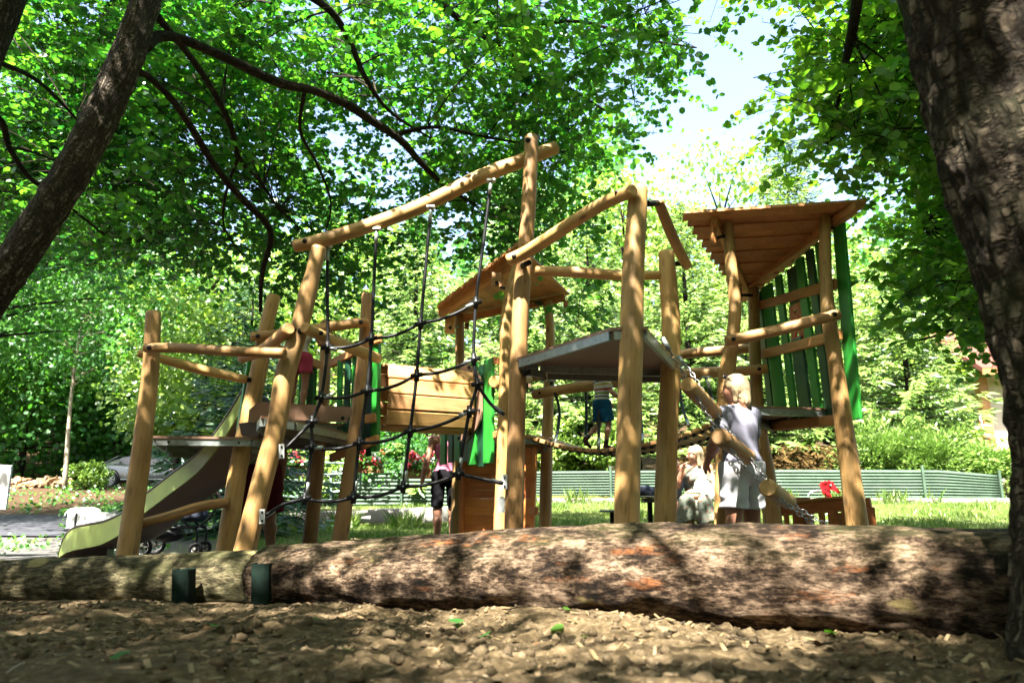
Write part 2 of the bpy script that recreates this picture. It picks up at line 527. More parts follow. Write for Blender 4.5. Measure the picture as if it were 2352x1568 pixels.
def log_bark():
    t = NT('stripped_log_bark')
    g = t.attr('grain').outputs['Vector']
    n1 = t.math('ADD', t.math('MULTIPLY', t.noise(t.mapv(g, (24, 24, 9.0)), 2.6, 9, 0.78), 0.62), t.math('MULTIPLY', t.noise(t.mapv(g, (5, 5, 3.0)), 2.4, 6, 0.6), 0.38))
    n2 = t.noise(t.mapv(g, (4, 4, 1.6)), 2.0, 5, 0.6)
    n3 = t.noise(t.mapv(g, (26, 26, 10)), 2.0, 6, 0.75)
    c = t.ramp(n1, [(0.41, (0.005, 0.0035, 0.002)), (0.48, (0.032, 0.02, 0.012)), (0.54, (0.16, 0.112, 0.074)), (0.65, (0.38, 0.295, 0.215))])
    c = t.mix(0.7, c, t.ramp(n2, [(0.40, (0.20, 0.17, 0.13)), (0.60, (1.05, 1, 0.95))]), 'MULTIPLY')
    sc = t.ramp(t.noise(t.mapv(g, (5, 5, 1.5), (11, 3, 7)), 2.2, 5, 0.6), [(0.60, (0, 0, 0)), (0.74, (1, 1, 1))])
    sc = t.math('MULTIPLY', sc, t.ramp(n3, [(0.42, (0, 0, 0)), (0.56, (1, 1, 1))]))
    c = t.mix(t.math('MULTIPLY', sc, 0.85), c, t.ramp(n3, [(0.3, (0.12, 0.03, 0.008)), (0.7, (0.33, 0.12, 0.035))]))
    yl = t.ramp(t.noise(t.mapv(g, (2.6, 2.6, 1.1), (2, 13, 4)), 1.5, 5, 0.55), [(0.66, (0, 0, 0)), (0.685, (1, 1, 1))])
    c = t.mix(t.math('MULTIPLY', yl, 0.9), c, t.ramp(n1, [(0.3, (0.12, 0.09, 0.03)), (0.7, (0.24, 0.19, 0.08))]))
    geo = t.n('ShaderNodeNewGeometry')
    up = t.n('ShaderNodeSeparateXYZ', {0: geo.outputs['Normal']}).outputs[2]
    ms = t.math('MULTIPLY', t.ramp(up, [(0.1, (0, 0, 0)), (0.9, (1, 1, 1))]), t.ramp(n2, [(0.45, (0, 0, 0)), (0.62, (1, 1, 1))]))
    c = t.mix(t.math('MULTIPLY', ms, 0.55), c, (0.03, 0.032, 0.009))
    h = t.math('ADD', n1, t.math('MULTIPLY', n3, 0.6))
    return t.pbsdf(c, 0.88, 0, t.bump(h, 0.9, 0.03))


M['log_bark'] = log_bark()


def mossy_log_bark():
    t = NT('mossy_log_bark')
    g = t.attr('grain').outputs['Vector']
    n1 = t.noise(t.mapv(g, (14, 14, 4.5)), 3.0, 9, 0.72)
    n2 = t.noise(t.mapv(g, (3, 3, 1.2)), 2.0, 5, 0.6)
    c = t.ramp(n1, [(0.36, (0.008, 0.0065, 0.004)), (0.5, (0.055, 0.046, 0.024)), (0.68, (0.19, 0.16, 0.09))])
    c = t.mix(t.ramp(n2, [(0.42, (0, 0, 0)), (0.62, (0.7, 0.7, 0.7))]), c, (0.028, 0.03, 0.009))
    yl = t.ramp(t.noise(t.mapv(g, (2.2, 2.2, 0.9), (5, 1, 9)), 1.6, 5, 0.5), [(0.555, (0, 0, 0)), (0.575, (1, 1, 1))])
    c = t.mix(t.math('MULTIPLY', yl, 0.92), c, t.ramp(n1, [(0.3, (0.14, 0.115, 0.042)), (0.7, (0.26, 0.22, 0.10))]))
    return t.pbsdf(c, 0.9, 0, t.bump(n1, 0.9, 0.03))


M['log_moss'] = mossy_log_bark()


def terrain_mat():
    t = NT('terrain_ground')
    co = t.n('ShaderNodeTexCoord').outputs['Object']
    gr = t.attr('grassy').outputs['Fac']
    lit = t.attr('litter').outputs['Fac']
    gv = t.attr('gravelly').outputs['Fac']
    n1 = t.noise(co, 3.0, 6, 0.6)
    n2 = t.noise(co, 26.0, 6, 0.7)
    n3 = t.noise(co, 0.8, 4)
    soil = t.ramp(n2, [(0.30, (0.025, 0.017, 0.009)), (0.5, (0.058, 0.042, 0.021)), (0.72, (0.18, 0.135, 0.085))])
    soil = t.mix(0.6, soil, t.ramp(n1, [(0.35, (0.6, 0.56, 0.5)), (0.65, (1.1, 1.05, 1.0))]), 'MULTIPLY')
    gravel = t.ramp(n2, [(0.3, (0.035, 0.031, 0.027)), (0.55, (0.085, 0.08, 0.075)), (0.75, (0.15, 0.142, 0.135))])
    grass = t.ramp(n1, [(0.3, (0.045, 0.07, 0.015)), (0.55, (0.085, 0.11, 0.026)), (0.72, (0.14, 0.13, 0.06))])
    litt = t.ramp(n2, [(0.3, (0.012, 0.007, 0.0035)), (0.52, (0.045, 0.027, 0.014)), (0.75, (0.14, 0.095, 0.055))])
    c = t.mix(gv, soil, gravel)
    c = t.mix(gr, c, grass)
    c = t.mix(lit, c, litt)
    return t.pbsdf(c, 0.95, 0, t.bump(n2, 0.6, 0.012))


M['terrain'] = terrain_mat()
for k_, v_ in (('stake', .05), ('black', .25), ('corr', .2), ('asphalt', .1), ('concrete', .1)):
    for q_ in M[k_].node_tree.nodes:
        if q_.type == 'BSDF_PRINCIPLED': q_.inputs['Specular IOR Level'].default_value = v_

# ------------------------------------------------------------------ terrain, road
LX = np.array([-9, -3.75, -1.45, 0.5, 1.72, 3.4, 6])
LY = np.array([8.0, 5.2, 4.25, 3.14, 2.48, 1.55, 0.1])
LZ = np.array([-0.05, 0.0, 0.12, 0.225, 0.26, 0.30, 0.32])


def ground_z(x, y):
    x = np.asarray(x, float); y = np.asarray(y, float)
    s = (np.interp(x, LX, LY) - y) * 0.87
    zl = np.interp(x, LX, LZ)
    near = sstep(-0.45, 0.0, s)
    zn = zl + 0.075 * np.clip(s, 0, 3)
    rt = np.interp(y, [0, 8, 18, 30, 60, 140], [0, 0, 0.59, 2.0, 9.0, 32.0])
    md = np.interp(y, [0, 10, 15, 15.35, 18, 30, 60, 140], [0, 0, 0.07, 0.40, 0.62, 2.0, 9.0, 32.0])
    lf = np.interp(y, [0, 12, 20, 30, 37, 60, 140], [0, 0.0, 0.22, 1.08, 1.10, 8.0, 30.0])
    a = sstep(-1.6, -0.2, x)
    far = md * (1 - a) + rt * a
    b = sstep(-4.2, -6.5, x) if False else np.clip((-5.0 - x) / 2.5, 0, 1)
    far = far * (1 - b) + lf * b
    return far * (1 - near) + zn * near


def axis(parts):
    out = []
    for a, b, n in parts: out += list(np.linspace(a, b, n, endpoint=False))
    return np.array(out + [parts[-1][1]])


def build_terrain():
    xs = axis([(-240, -40, 14), (-40, -8, 50), (-8, -3.6, 40), (-3.6, 2.6, 330), (2.6, 9, 50), (9, 40, 36), (40, 240, 14)])
    ys = axis([(-60, -4, 10), (-4, 1.3, 22), (1.3, 5.4, 230), (5.4, 20, 110), (20, 60, 60), (60, 240, 16)])
    X, Y = np.meshgrid(xs, ys)
    Z = ground_z(X, Y)
    nz = np.zeros_like(Z)
    fx = (xs > -4.4) & (xs < 3.0); fy = (ys > 1.0) & (ys < 6.2)
    for j in np.nonzero(fy)[0]:
        for i in np.nonzero(fx)[0]:
            p = V((xs[i], ys[j], 0))
            s = (float(np.interp(xs[i], LX, LY)) - ys[j]) * 0.87
            w = min(1, max(0.12, (s + 0.35) / 0.5))
            q = p * 1.7
            a = 0.065 * mnoise.noise(q)
            r1 = mnoise.noise(p * 9.0)
            r2 = mnoise.noise(p * 24.0 + V((5, 2, 1)))
            r3 = mnoise.noise(p * 55.0)
            rough = 0.35 + 0.65 * min(1, max(0, mnoise.noise(p * 1.6 + V((9, 4, 0))) * 1.6 + 0.55 + 0.35 * (xs[i] > 0)))
            a += rough * (0.022 * (abs(r1) * 1.6 - 0.4) + 0.019 * r2 + 0.011 * r3)
            nz[j, i] = a * w
    Z = Z + nz
    s = (np.interp(X, LX, LY) - Y) * 0.87
    far = 1 - sstep(-0.6, -0.2, s)
    edge = 8.6 + 0.8 * np.sin(X * 1.3) + 0.5 * np.sin(X * 3.1 + 1)
    grassy = far * sstep(edge - 0.8, edge + 0.8, Y) * sstep(-5.5, -2.8, X)
    litter = far * sstep(0.0, 1.0, (Y - 17.0) / 4.0)
    gravelly = far * (1 - grassy)
    me = arr_mesh('terrain', np.stack([X, Y, Z], -1).reshape(-1, 3), grid_faces(len(ys), len(xs)),
                  {'grassy': grassy.ravel(), 'litter': litter.ravel(), 'gravelly': gravelly.ravel()}, True)
    o = link_mesh('terrain', me, M['terrain'])
    tag(o, kind='structure')
    return xs, ys, Z


def grid_faces(nr, nc):
    i = np.arange(nr * nc).reshape(nr, nc)
    return np.stack([i[:-1, :-1], i[:-1, 1:], i[1:, 1:], i[1:, :-1]], -1).reshape(-1, 4)


TX, TY, TZ = build_terrain()


def tz(x, y):
    """height of the built terrain (bilinear)"""
    x = np.atleast_1d(np.asarray(x, float)); y = np.atleast_1d(np.asarray(y, float))
    i = np.clip(np.searchsorted(TX, x) - 1, 0, len(TX) - 2); j = np.clip(np.searchsorted(TY, y) - 1, 0, len(TY) - 2)
    a = (x - TX[i]) / (TX[i + 1] - TX[i]); b = (y - TY[j]) / (TY[j + 1] - TY[j])
    return TZ[j, i] * (1 - a) * (1 - b) + TZ[j, i + 1] * a * (1 - b) + TZ[j + 1, i] * (1 - a) * b + TZ[j + 1, i + 1] * a * b


def tz1(x, y): return float(tz(x, y)[0])


def build_road():
    u = np.linspace(0, 1, 60); w = np.linspace(0, 1, 14)
    pts = []
    for a in u:
        x = -34 + 28.5 * a
        yc0 = 12.3 + 0.5 * math.sin(a * 3) + 0.8 * (1 - a); yc1 = 19.3 - 1.2 * (a - .5)
        for b in w:
            y = yc0 + (yc1 - yc0) * b
            pts.append((x, y, tz1(x, y) + 0.03))
    me = arr_mesh('road', np.array(pts), grid_faces(60, 14), None, True)
    tag(link_mesh('road', me, M['asphalt']), kind='structure')


build_road()

# ------------------------------------------------------------------ playground timber pieces
def pts_w(pl):
    """[(px, py, Y, width_px)] -> points, radii"""
    return [at(a, b, Y) for a, b, Y, w in pl], [rad(w, Y) for a, b, Y, w in pl]


def post(parent, pl, ground=True, seg=18, wob=0.05, mat='post'):
    P, r = pts_w(pl)
    if P[0].z > P[-1].z: P.reverse(); r.reverse()
    if ground:
        a, b = P[0], P[1]
        k = (b - a) / (b - a).length
        z0 = tz1(a.x, a.y) - 0.05
        if a.z > z0 + 0.1:
            P.insert(0, a - k * ((a.z - z0) / max(k.z, 0.4))); r.insert(0, r[0] * 1.03)
    mb = MB()
    mb.tube(P, r, seg, 6, wob, 2.2, True, 0.012)
    return mb.build('post', M[mat], parent)


def rail(parent, pl, name='rail', seg=14, wob=0.045, bolts=(), bolt_dir=None, mat='rail', sub=6):
    P, r = pts_w(pl)
    mb = MB()
    mb.tube(P, r, seg, sub, wob, 2.6, True, 0.012)
    o = mb.build(name, M[mat], parent)
    for q in bolts:
        bolt(o, q[0], q[1], q[2], r[0] * 0.92)
    return o


def bolt(parent, px, py, Y, back=0.0, r=0.022):
    """black domed bolt cap facing the path, sitting on the near side of a log"""
    c = at(px, py, Y)
    d = (V((0, 0, CAM_H)) - c); d.z *= 0.4; d.normalize()
    c = c + d * back
    mb = MB()
    rot = d.to_track_quat('Z', 'Y').to_matrix()
    mb.ball(c, r, 10, 6, (1, 1, 0.75), rot)
    return mb.build('bolt', M['black'], parent)


def spacer(parent, a, b, r=0.024):
    mb = MB(); mb.tube([a, b], r, 10, 1, 0, 1, True)
    return mb.build('spacer', M['black'], parent)


def deck(parent, poly, z, rim=0.06, th=0.022, under=0.085, edges=None, name='platform'):
    """board deck with a steel rim (part > sub-parts), under-frame set in and lower"""
    top = [V((p.x, p.y, z)) for p in poly]
    c = sum(top, V((0, 0, 0))) / len(top)
    mb = MB(); mb.prism([p + V((0, 0, -th)) for p in top], (0, 0, th))
    o = mb.build(name, M['hpl'], parent)
    fr = MB()
    n = len(top)
    ins = [p + (c - p) * (0.028 / max((c - p).length, 1e-3)) for p in top]
    for i in range(n):
        a, b = ins[i], ins[(i + 1) % n]
        d = (b - a).normalized() * (0.016)
        fr.bar(a + d + V((0, 0, -th - rim / 2)), b - d + V((0, 0, -th - rim / 2)), 0.03, rim)
    f = fr.build('steel_rim', M['galv'], o)
    br = MB()
    ins2 = [p + (c - p) * 0.13 for p in top]
    for i in range(n):
        a, b = ins2[i], ins2[(i + 1) % n]
        d = (b - a).normalized() * 0.022
        on = (b - a).cross(V((0, 0, 1))).normalized()
        if on.dot((a + b) / 2 - c) < 0: on = -on
        if on.y < -0.15: continue
        br.bar(a + d + V((0, 0, -th - under)), b - d + V((0, 0, -th - under)), 0.035, 0.05)
    for i in range(n):
        if (top[i] - c).length > .3 and top[i].y > c.y - .1: br.bar(ins[i] + V((0, 0, -th - rim + 0.012)), ins2[i] + V((0, 0, -th - under + 0.012)), 0.03, 0.03)
    br.build('under_frame', M['galv_dull'], o)
    bo = MB()
    for i in range(n):
        a, b = top[i], top[(i + 1) % n]
        L = (b - a).length
        nrm = (b - a).cross(V((0, 0, 1))).normalized()
        if nrm.dot((a + b) / 2 - c) < 0: nrm = -nrm
        for t in ((0.15, 0.85) if L > 0.4 else (0.5,)):
            bo.ball(a + (b - a) * t + V((0, 0, -th - rim / 2)) - nrm * 0.012, 0.011, 8, 5)
    bo.build('rim_bolt', M['black'], o)
    for i in range(0, n):
        if top[i].y < c.y - .1: continue
        k = MB(); k.ball(ins2[i] + V((0, 0, -th - under - 0.01)) + (ins2[i] - c).normalized() * 0.02, 0.032, 10, 6, (1, 1, .7))
        k.build('corner_bolt', M['black'], o)
    return o


def planks_panel(parent, quads, name='green_plank'):
    """quads: list of (bottom point, top point, width, thickness, face normal, material)"""
    out = []
    for a, b, w, th, nrm, m in quads:
        mb = MB(); mb.bar(a, b, w, th, nrm)
        out.append(mb.build(name, M[m], parent, 0.008))
    return out


# ---- left tower: posts A, B, C, D, E with two decks
lt = wthing('play_tower', 'log play tower with leaning posts and two brown decks where a girl stands', 'play tower', at(560, 1265, 6.4))
post(lt, [(293, 1265, 6.0, 45), (318, 1090, 6.0, 44), (330, 990, 6.0, 40), (343, 880, 6.0, 38), (349, 800, 6.0, 36), (352, 715, 6.0, 34)])
pB = post(lt, [(563, 1262, 5.75, 48), (604, 1100, 5.75, 47), (636, 975, 5.75, 44), (655, 860, 5.75, 46), (686, 760, 5.75, 41), (708, 670, 5.75, 42), (720, 625, 5.75, 36), (733, 566, 5.75, 36)])
post(lt, [(517, 1268, 6.6, 42), (550, 1060, 6.6, 40), (578, 930, 6.6, 40), (596, 840, 6.6, 38), (612, 750, 6.6, 33), (630, 677, 6.6, 31)])
post(lt, [(780, 1245, 7.1, 36), (808, 1050, 7.1, 33), (830, 880, 7.1, 33), (840, 760, 7.1, 30), (843, 673, 7.1, 25)])
post(lt, [(712, 1245, 7.9, 32), (735, 1010, 7.9, 30), (745, 880, 7.9, 26), (750, 735, 7.9, 24)])
# rails
rail(lt, [(332, 799, 5.86, 22), (420, 799, 5.8, 24), (520, 806, 5.7, 24), (655, 811, 5.6, 26)], bolts=[(343, 799, 5.84), (640, 811, 5.62)])
rail(lt, [(316, 810, 6.12, 20), (365, 822, 6.2, 21), (460, 848, 6.4, 23), (568, 872, 6.52, 20)])
rail(lt, [(575, 774, 6.5, 23), (660, 765, 6.62, 24), (760, 750, 6.85, 24), (845, 739, 7.0, 22)], bolts=[(592, 773, 6.5), (829, 741, 6.95)])
rail(lt, [(664, 754, 5.62, 32), (640, 775, 5.8, 29), (600, 805, 6.15, 27), (555, 823, 6.42, 24)])
rail(lt, [(699, 752, 5.62, 27), (750, 776, 5.95, 27), (810, 800, 6.5, 27), (869, 823, 6.95, 25)], bolts=[(737, 766, 5.8), (862, 820, 6.9)])
rail(lt, [(322, 1202, 6.16, 20), (390, 1184, 6.25, 22), (460, 1163, 6.38, 23), (528, 1152, 6.5, 22)], bolts=[])
spacer(lt, at(670, 757, 5.66), at(688, 757, 5.75)); spacer(lt, at(695, 760, 5.66), at(680, 760, 5.75))
spacer(lt, at(568, 872, 6.5), at(585, 872, 6.6)); spacer(lt, at(318, 1204, 6.14), at(306, 1204, 6.05))
# decks
z1 = 1.235
p1 = [onz(352, 1000, z1), onz(583, 1003, z1), onz(612, 1012, z1), onz(600, 1036, z1), onz(565, 1042, z1), onz(372, 1018, z1)]
deck(lt, p1, z1)
z3 = 1.35
p3 = [onz(600, 954, z3), onz(676, 964, z3), onz(821, 998, z3), onz(812, 1008, z3), onz(640, 1006, z3), onz(590, 968, z3)]
deck(lt, p3, z3)
z2 = 1.46
p2 = [onz(585, 955, z2), onz(808, 975, z2), onz(770, 1000, z2), onz(745, 1004, z2), onz(640, 992, z2)]
deck(lt, p2, z2, rim=0.05)
sk = MB()
sa, sb = at(590, 975, 6.42), at(806, 975, 6.85)
sa.z, sb.z = 1.40, 1.40
n_ = (sb - sa).cross(V((0, 0, 1))).normalized() * 0.018
L_ = sb - sa
sk.prism([sa, sa + L_ * 0.95, sa + L_ * 0.96 + V((0, 0, .05)), sa + L_ + V((0, 0, .06)), sa + L_ + V((0, 0, .125)), sa + L_ * 0.975 + V((0, 0, .15)), sa + V((0, 0, .15)), sa - L_ * 0.09 + V((0, 0, .07)), sa - L_ * 0.09 - V((0, 0, .04)), sa - L_ * 0.02 - V((0, 0, .04))], n_)
sko = sk.build('kick_board', M['hpl'], lt)
for q in ((607, 961), (737, 955), (787, 960)): bolt(sko, q[0], q[1], 6.45 if q[0] < 700 else 6.75, 0.0, 0.02)
# small lower kick panel with rounded edge under the kick board
lk = MB(); a_ = at(560, 1000, 6.5); lk.prism([at(548, 972, 6.46), at(598, 965, 6.42), at(603, 985, 6.42), at(590, 1003, 6.42), at(555, 1000, 6.45)], (0.0, 0.02, 0))
lk.build('kick_board', M['hpl_dark'], lt)
# green planks on the slide side (C to E) and the tunnel side (E to D)
front = V((0, -1, 0))
def gp(x0, y0, Y0, x1, y1, Y1, wpx, m, th=0.03, nrm=(0.25, -1, 0)):
    return (at(x0, y0, Y0), at(x1, y1, Y1), 2 * rad(wpx, Y0), th, V(nrm), m)
planks_panel(lt, [gp(552, 990, 6.62, 578, 815, 6.62, 17, 'green', 0.05, (0.9, -1, 0)),
                  gp(690, 1005, 7.65, 697, 822, 7.65, 17, 'green'), gp(708, 1005, 7.7, 714, 826, 7.7, 15, 'dkgreen'), gp(720, 1000, 7.75, 725, 832, 7.75, 8, 'green')])
planks_panel(lt, [gp(777, 1058, 7.62, 782, 826, 7.62, 14, 'green', 0.03, (-.5, -1, 0)), gp(794, 1050, 7.55, 800, 818, 7.55, 17, 'dkgreen', 0.025, (-.5, -1, 0)),
                  gp(806, 1042, 7.5, 815, 812, 7.5, 10, 'green', 0.03, (-.5, -1, 0)),
                  gp(846, 1048, 7.2, 852, 790, 7.2, 16, 'dkgreen', 0.025, (-.6, -1, 0)), gp(862, 1037, 7.1, 866, 782, 7.1, 17, 'green', 0.06, (-.6, -1, 0)), gp(832, 1030, 7.3, 838, 800, 7.3, 20, 'dkgreen', 0.025, (-.5, -1, 0))])
def batten(parent, x0, y0, Y0, x1, y1, Y1, h=0.09, w=0.05, m='larch'):
    mb = MB(); mb.bar(at(x0, y0, Y0), at(x1, y1, Y1), w, h)
    return mb.build('batten', M[m], parent, 0.01)
batten(lt, 617, 795, 6.7, 735, 838, 7.8); batten(lt, 760, 836, 7.8, 818, 806, 7.4)
batten(lt, 822, 800, 7.35, 873, 776, 7.0); batten(lt, 840, 963, 7.05, 862, 958, 7.0); batten(lt, 760, 1052, 7.7, 868, 1008, 7.0)
batten(lt, 556, 968, 6.55, 562, 962, 6.7, 0.07)
# round brown entry ring of the tunnel
rg = MB(); rg.torus(at(822, 905, 7.5), 0.30, 0.03, (0.82, 0.62, 0), 28, 6)
rg.build('entry_ring', M['hpl_dark'], lt)

# ---- slide
sl = wthing('playground_slide', 'lime and brown plastic slide with wavy end running down from the log tower', 'slide', at(250, 1270, 8.0))
top_edge = [(566, 880, 6.78), (550, 905, 6.8), (520, 955, 6.86), (490, 998, 6.95), (450, 1043, 7.1), (390, 1090, 7.3), (335, 1133, 7.5), (283, 1175, 7.75), (240, 1196, 7.9), (200, 1204, 8.0), (168, 1212, 8.1), (148, 1232, 8.2), (138, 1258, 8.25), (134, 1280, 8.28)]
wallh = [0.21, 0.21, 0.20, 0.20, 0.20, 0.20, 0.20, 0.22, 0.24, 0.25, 0.25, 0.20, 0.10, 0.03]
tp = [at(*q) for q in top_edge]
def slide_resample(P, n=5):
    return [V(p) for p in catmull(P, [1] * len(P), n)[0]]
tp2 = slide_resample(tp)
wh2 = np.interp(np.linspace(0, 1, len(tp2)), np.linspace(0, 1, len(wallh)), wallh)
hd = (V((tp[-1].x, tp[-1].y, 0)) - V((tp[0].x, tp[0].y, 0))).normalized()
side = V((-hd.y, hd.x, 0)); side = side if side.x > 0 else -side
side = side.normalized()
lowp = [p - V((0, 0, h)) for p, h in zip(tp2, wh2)]
W_SL = 0.50
def strip(mb, A, B, th):
    n = len(A)
    vs = list(A) + list(B) + [p + th for p in A] + [p + th for p in B]
    fs = []
    for i in range(n - 1):
        fs += [(i, i + 1, n + i + 1, n + i), (2 * n + i, 3 * n + i, 3 * n + i + 1, 2 * n + i + 1), (i, 2 * n + i, 2 * n + i + 1, i + 1), (n + i, n + i + 1, 3 * n + i + 1, 3 * n + i)]
    fs += [(0, n, 3 * n, 2 * n), (n - 1, 3 * n - 1, 4 * n - 1, 2 * n - 1)]
    mb.add(vs, fs, None, False)
mb = MB(); strip(mb, lowp, tp2, side * 0.02); mb.build('side_wall', M['lime'], sl)
mb = MB(); strip(mb, [p + side * W_SL for p in lowp], [p + side * W_SL for p in tp2], side * 0.02); mb.build('side_wall', M['lime'], sl)
mb = MB()
belly = []
lo_c = [p + side * 0.02 for p in lowp]; hi_c = [p + side * W_SL for p in lowp]
strip(mb, lo_c, hi_c, V((0, 0, 0.02)))
mb.build('chute', plain('slide_panel', (.24, .165, .125), .45, 0, .15, 4), sl)
mb = MB(); mb.tube([p + side * 0.01 for p in tp2[2:]], 0.017, 8, 1); mb.build('rim_tube', M['hpl_dark'], sl)
mb = MB(); mb.tube([p + side * (W_SL + .01) for p in tp2[2:]], 0.017, 8, 1); mb.build('rim_tube', M['hpl_dark'], sl)
e0 = lowp[-4]; mb = MB(); mb.box((e0.x + 0.14 + side.x * .25, e0.y + 0.0 + side.y * .25, tz1(e0.x, e0.y) + 0.10), (0.34, 0.40, 0.25), 0.3); mb.build('foot_block', M['hpl_dark'], sl, 0.02)

# ---- centre climbing tower: posts F, H, I, big beam, triangular deck
ct = wthing('climbing_tower', 'open log climbing tower with long slanting top beam and high triangular deck', 'climbing frame', at(1300, 1220, 5.6))
post(ct, [(1180, 1222, 5.9, 43), (1184, 1050, 5.9, 41), (1190, 850, 5.9, 41), (1199, 660, 5.9, 39), (1214, 480, 5.9, 36), (1221, 312, 5.9, 34)])
post(ct, [(1439, 1216, 4.75, 58), (1444, 1000, 4.75, 58), (1450, 800, 4.75, 56), (1453, 640, 4.75, 55), (1461, 520, 4.75, 50), (1467, 428, 4.75, 46)])
post(ct, [(1527, 1212, 6.0, 50), (1533, 1000, 6.0, 48), (1540, 850, 6.0, 46), (1541, 740, 6.0, 44), (1535, 650, 6.0, 42), (1530, 577, 6.0, 38)])
b1 = rail(ct, [(674, 566, 5.78, 31), (760, 547, 5.8, 36), (900, 500, 5.9, 36), (1000, 458, 5.98, 37), (1110, 404, 6.02, 38), (1200, 369, 6.05, 36), (1278, 338, 6.12, 34)], name='top_beam', bolts=[(700, 556, 5.78)])
rail(ct, [(1166, 598, 5.72, 30), (1210, 578, 5.65, 32), (1270, 541, 5.42, 33), (1340, 495, 5.1, 33), (1395, 463, 4.85, 33), (1455, 437, 4.62, 34)], bolts=[(1181, 591, 5.7), (1418, 446, 4.75)])
rail(ct, [(1228, 622, 5.95, 25), (1320, 625, 5.98, 28), (1420, 632, 6.0, 26), (1518, 632, 6.0, 22)], seg=12)
rail(ct, [(1511, 459, 4.9, 26), (1535, 520, 5.2, 27), (1557, 570, 5.6, 26), (1578, 610, 5.95, 24)])
spacer(ct, at(1488, 468, 4.8), at(1510, 466, 4.9)); spacer(ct, at(1552, 606, 6.0), at(1573, 602, 5.95)); spacer(ct, at(1200, 610, 5.85), at(1215, 603, 5.7))
bolt(ct, 1213, 326, 5.9, 0.055, 0.026)
zc = 1.84
pc = [onz(1185, 822, zc), onz(1405, 751, zc), onz(1483, 749, zc), onz(1559, 838, zc), onz(1545, 845, zc), onz(1230, 835, zc)]
deck(ct, pc, zc, rim=0.062, under=0.10)

# ---- rope net
rn = wthing('rope_net', 'black climbing rope net hanging under the long slanting beam', 'climbing net', at(880, 1160, 5.85))
YR = 5.85
hang = [(752, 566), (865, 527), (990, 477), (1128, 416)]
vr = [[(752, 566), (752, 690), (752, 798), (738, 912), (717, 968), (716, 1027), (700, 1145)],
      [(865, 527), (859, 650), (853, 778), (843, 898), (825, 1018), (812, 1142)],
      [(990, 477), (978, 610), (966, 743), (957, 862), (942, 990), (926, 1118)],
      [(1128, 416), (1110, 560), (1093, 695), (1088, 825), (1096, 882), (1078, 945), (1053, 1088)]]
def rope(pl, Y=YR, w=8.0, name='rope', sub=4):
    P = [at(q[0], q[1], q[2] if len(q) > 2 else Y) for q in pl]
    mb = MB(); mb.tube(P, rad(w, Y), 8, sub, 0.0, 1)
    return mb.build(name, M['black'], rn)
for q in vr: rope(q)
def sag(a, b, s=6):
    return [a, ((a[0] * 2 + b[0]) / 3, (a[1] * 2 + b[1]) / 3 + s), ((a[0] + 2 * b[0]) / 3, (a[1] + 2 * b[1]) / 3 + s), b]
hr = [[(752, 798), (853, 778), (966, 743), (1093, 695)], [(738, 912), (843, 898), (957, 862), (1088, 825)],
      [(716, 1027), (825, 1018), (942, 990), (1078, 945)], [(700, 1145), (812, 1142), (926, 1118), (1053, 1088)]]
for q in hr:
    pl = []
    for a, b in zip(q[:-1], q[1:]): pl += sag(a, b, 7)[:-1]
    rope(pl + [q[-1]])
rope([(606, 1186, 5.7), (650, 1158, 5.78), (700, 1145)]); rope([(650, 1036, 5.7), (717, 968)])
rope([(1096, 882), (1125, 925), (1158, 952, 5.82)]); rope([(1053, 1088), (1100, 1098), (1156, 1109, 5.82)])
def knot(px, py, flat=False):
    c = at(px, py, YR)
    mb = MB(); mb.ball(c, 0.031, 10, 7, (1, 1, 1))
    mb.tube([c + V((0, 0, .05)), c - V((0, 0, .05))], 0.022, 8, 1); mb.tube([c + V((-.05, 0, -.006)), c + V((.05, 0, .01))], 0.02, 8, 1)
    o = mb.build('knot', M['black'], rn)
    k = MB(); k.ball(c + V((0.004, -0.03, 0.006)), 0.008, 6, 4); k.build('rivet', M['galv'], o)
for q in hr[0] + hr[1] + hr[2] + hr[3] + [(717, 968), (1096, 882)]: knot(*q)
def sleeve(a, b, r=0.017, name='sleeve', m='galv'):
    mb = MB(); mb.tube([a, b], r, 8, 1); return mb.build(name, M[m], rn)
for (x, y), v in zip(hang, vr):
    c = at(x, y, YR)
    mb = MB(); mb.box(c + V((0, 0, 0.005)), (0.075, 0.06, 0.022)); mb.build('bracket', M['white_plastic'], rn, 0.004)
    d = (at(*v[1], YR) - c).normalized()
    sleeve(c, c + d * 0.13)
for q in (hr[3][0], hr[3][1], hr[3][2], hr[3][3]):
    c = at(q[0], q[1], YR); sleeve(c + V((0.01, 0, 0.04)), c + V((0.02, 0, 0.13)), 0.015)
for a, b in (((752, 798), (775, 803)), ((738, 912), (760, 909)), ((716, 1027), (742, 1028)), ((1093, 695), (1070, 706)), ((1088, 825), (1066, 834)), ((1078, 945), (1054, 955)), ((717, 968), (700, 985)), ((1135, 934), (1156, 951)), ((1128, 1103), (1154, 1109)), ((606, 1186), (630, 1172))):
    sleeve(at(*a, YR - .0), at(*b, YR - .0), 0.019)
for x, y, Y in ((602, 1186, 5.68), (647, 1036, 5.68), (1159, 1106, 5.82)):
    mb = MB(); mb.bar(at(x, y - 17, Y), at(x, y + 17, Y), 0.045, 0.012, (0, -1, 0)); o = mb.build('wall_plate', M['white_plastic'], rn, 0.005)
    for dy in (-10, 10):
        k = MB(); k.ball(at(x, y + dy, Y - .01), 0.009, 6, 4); k.build('screw', M['black'], o)

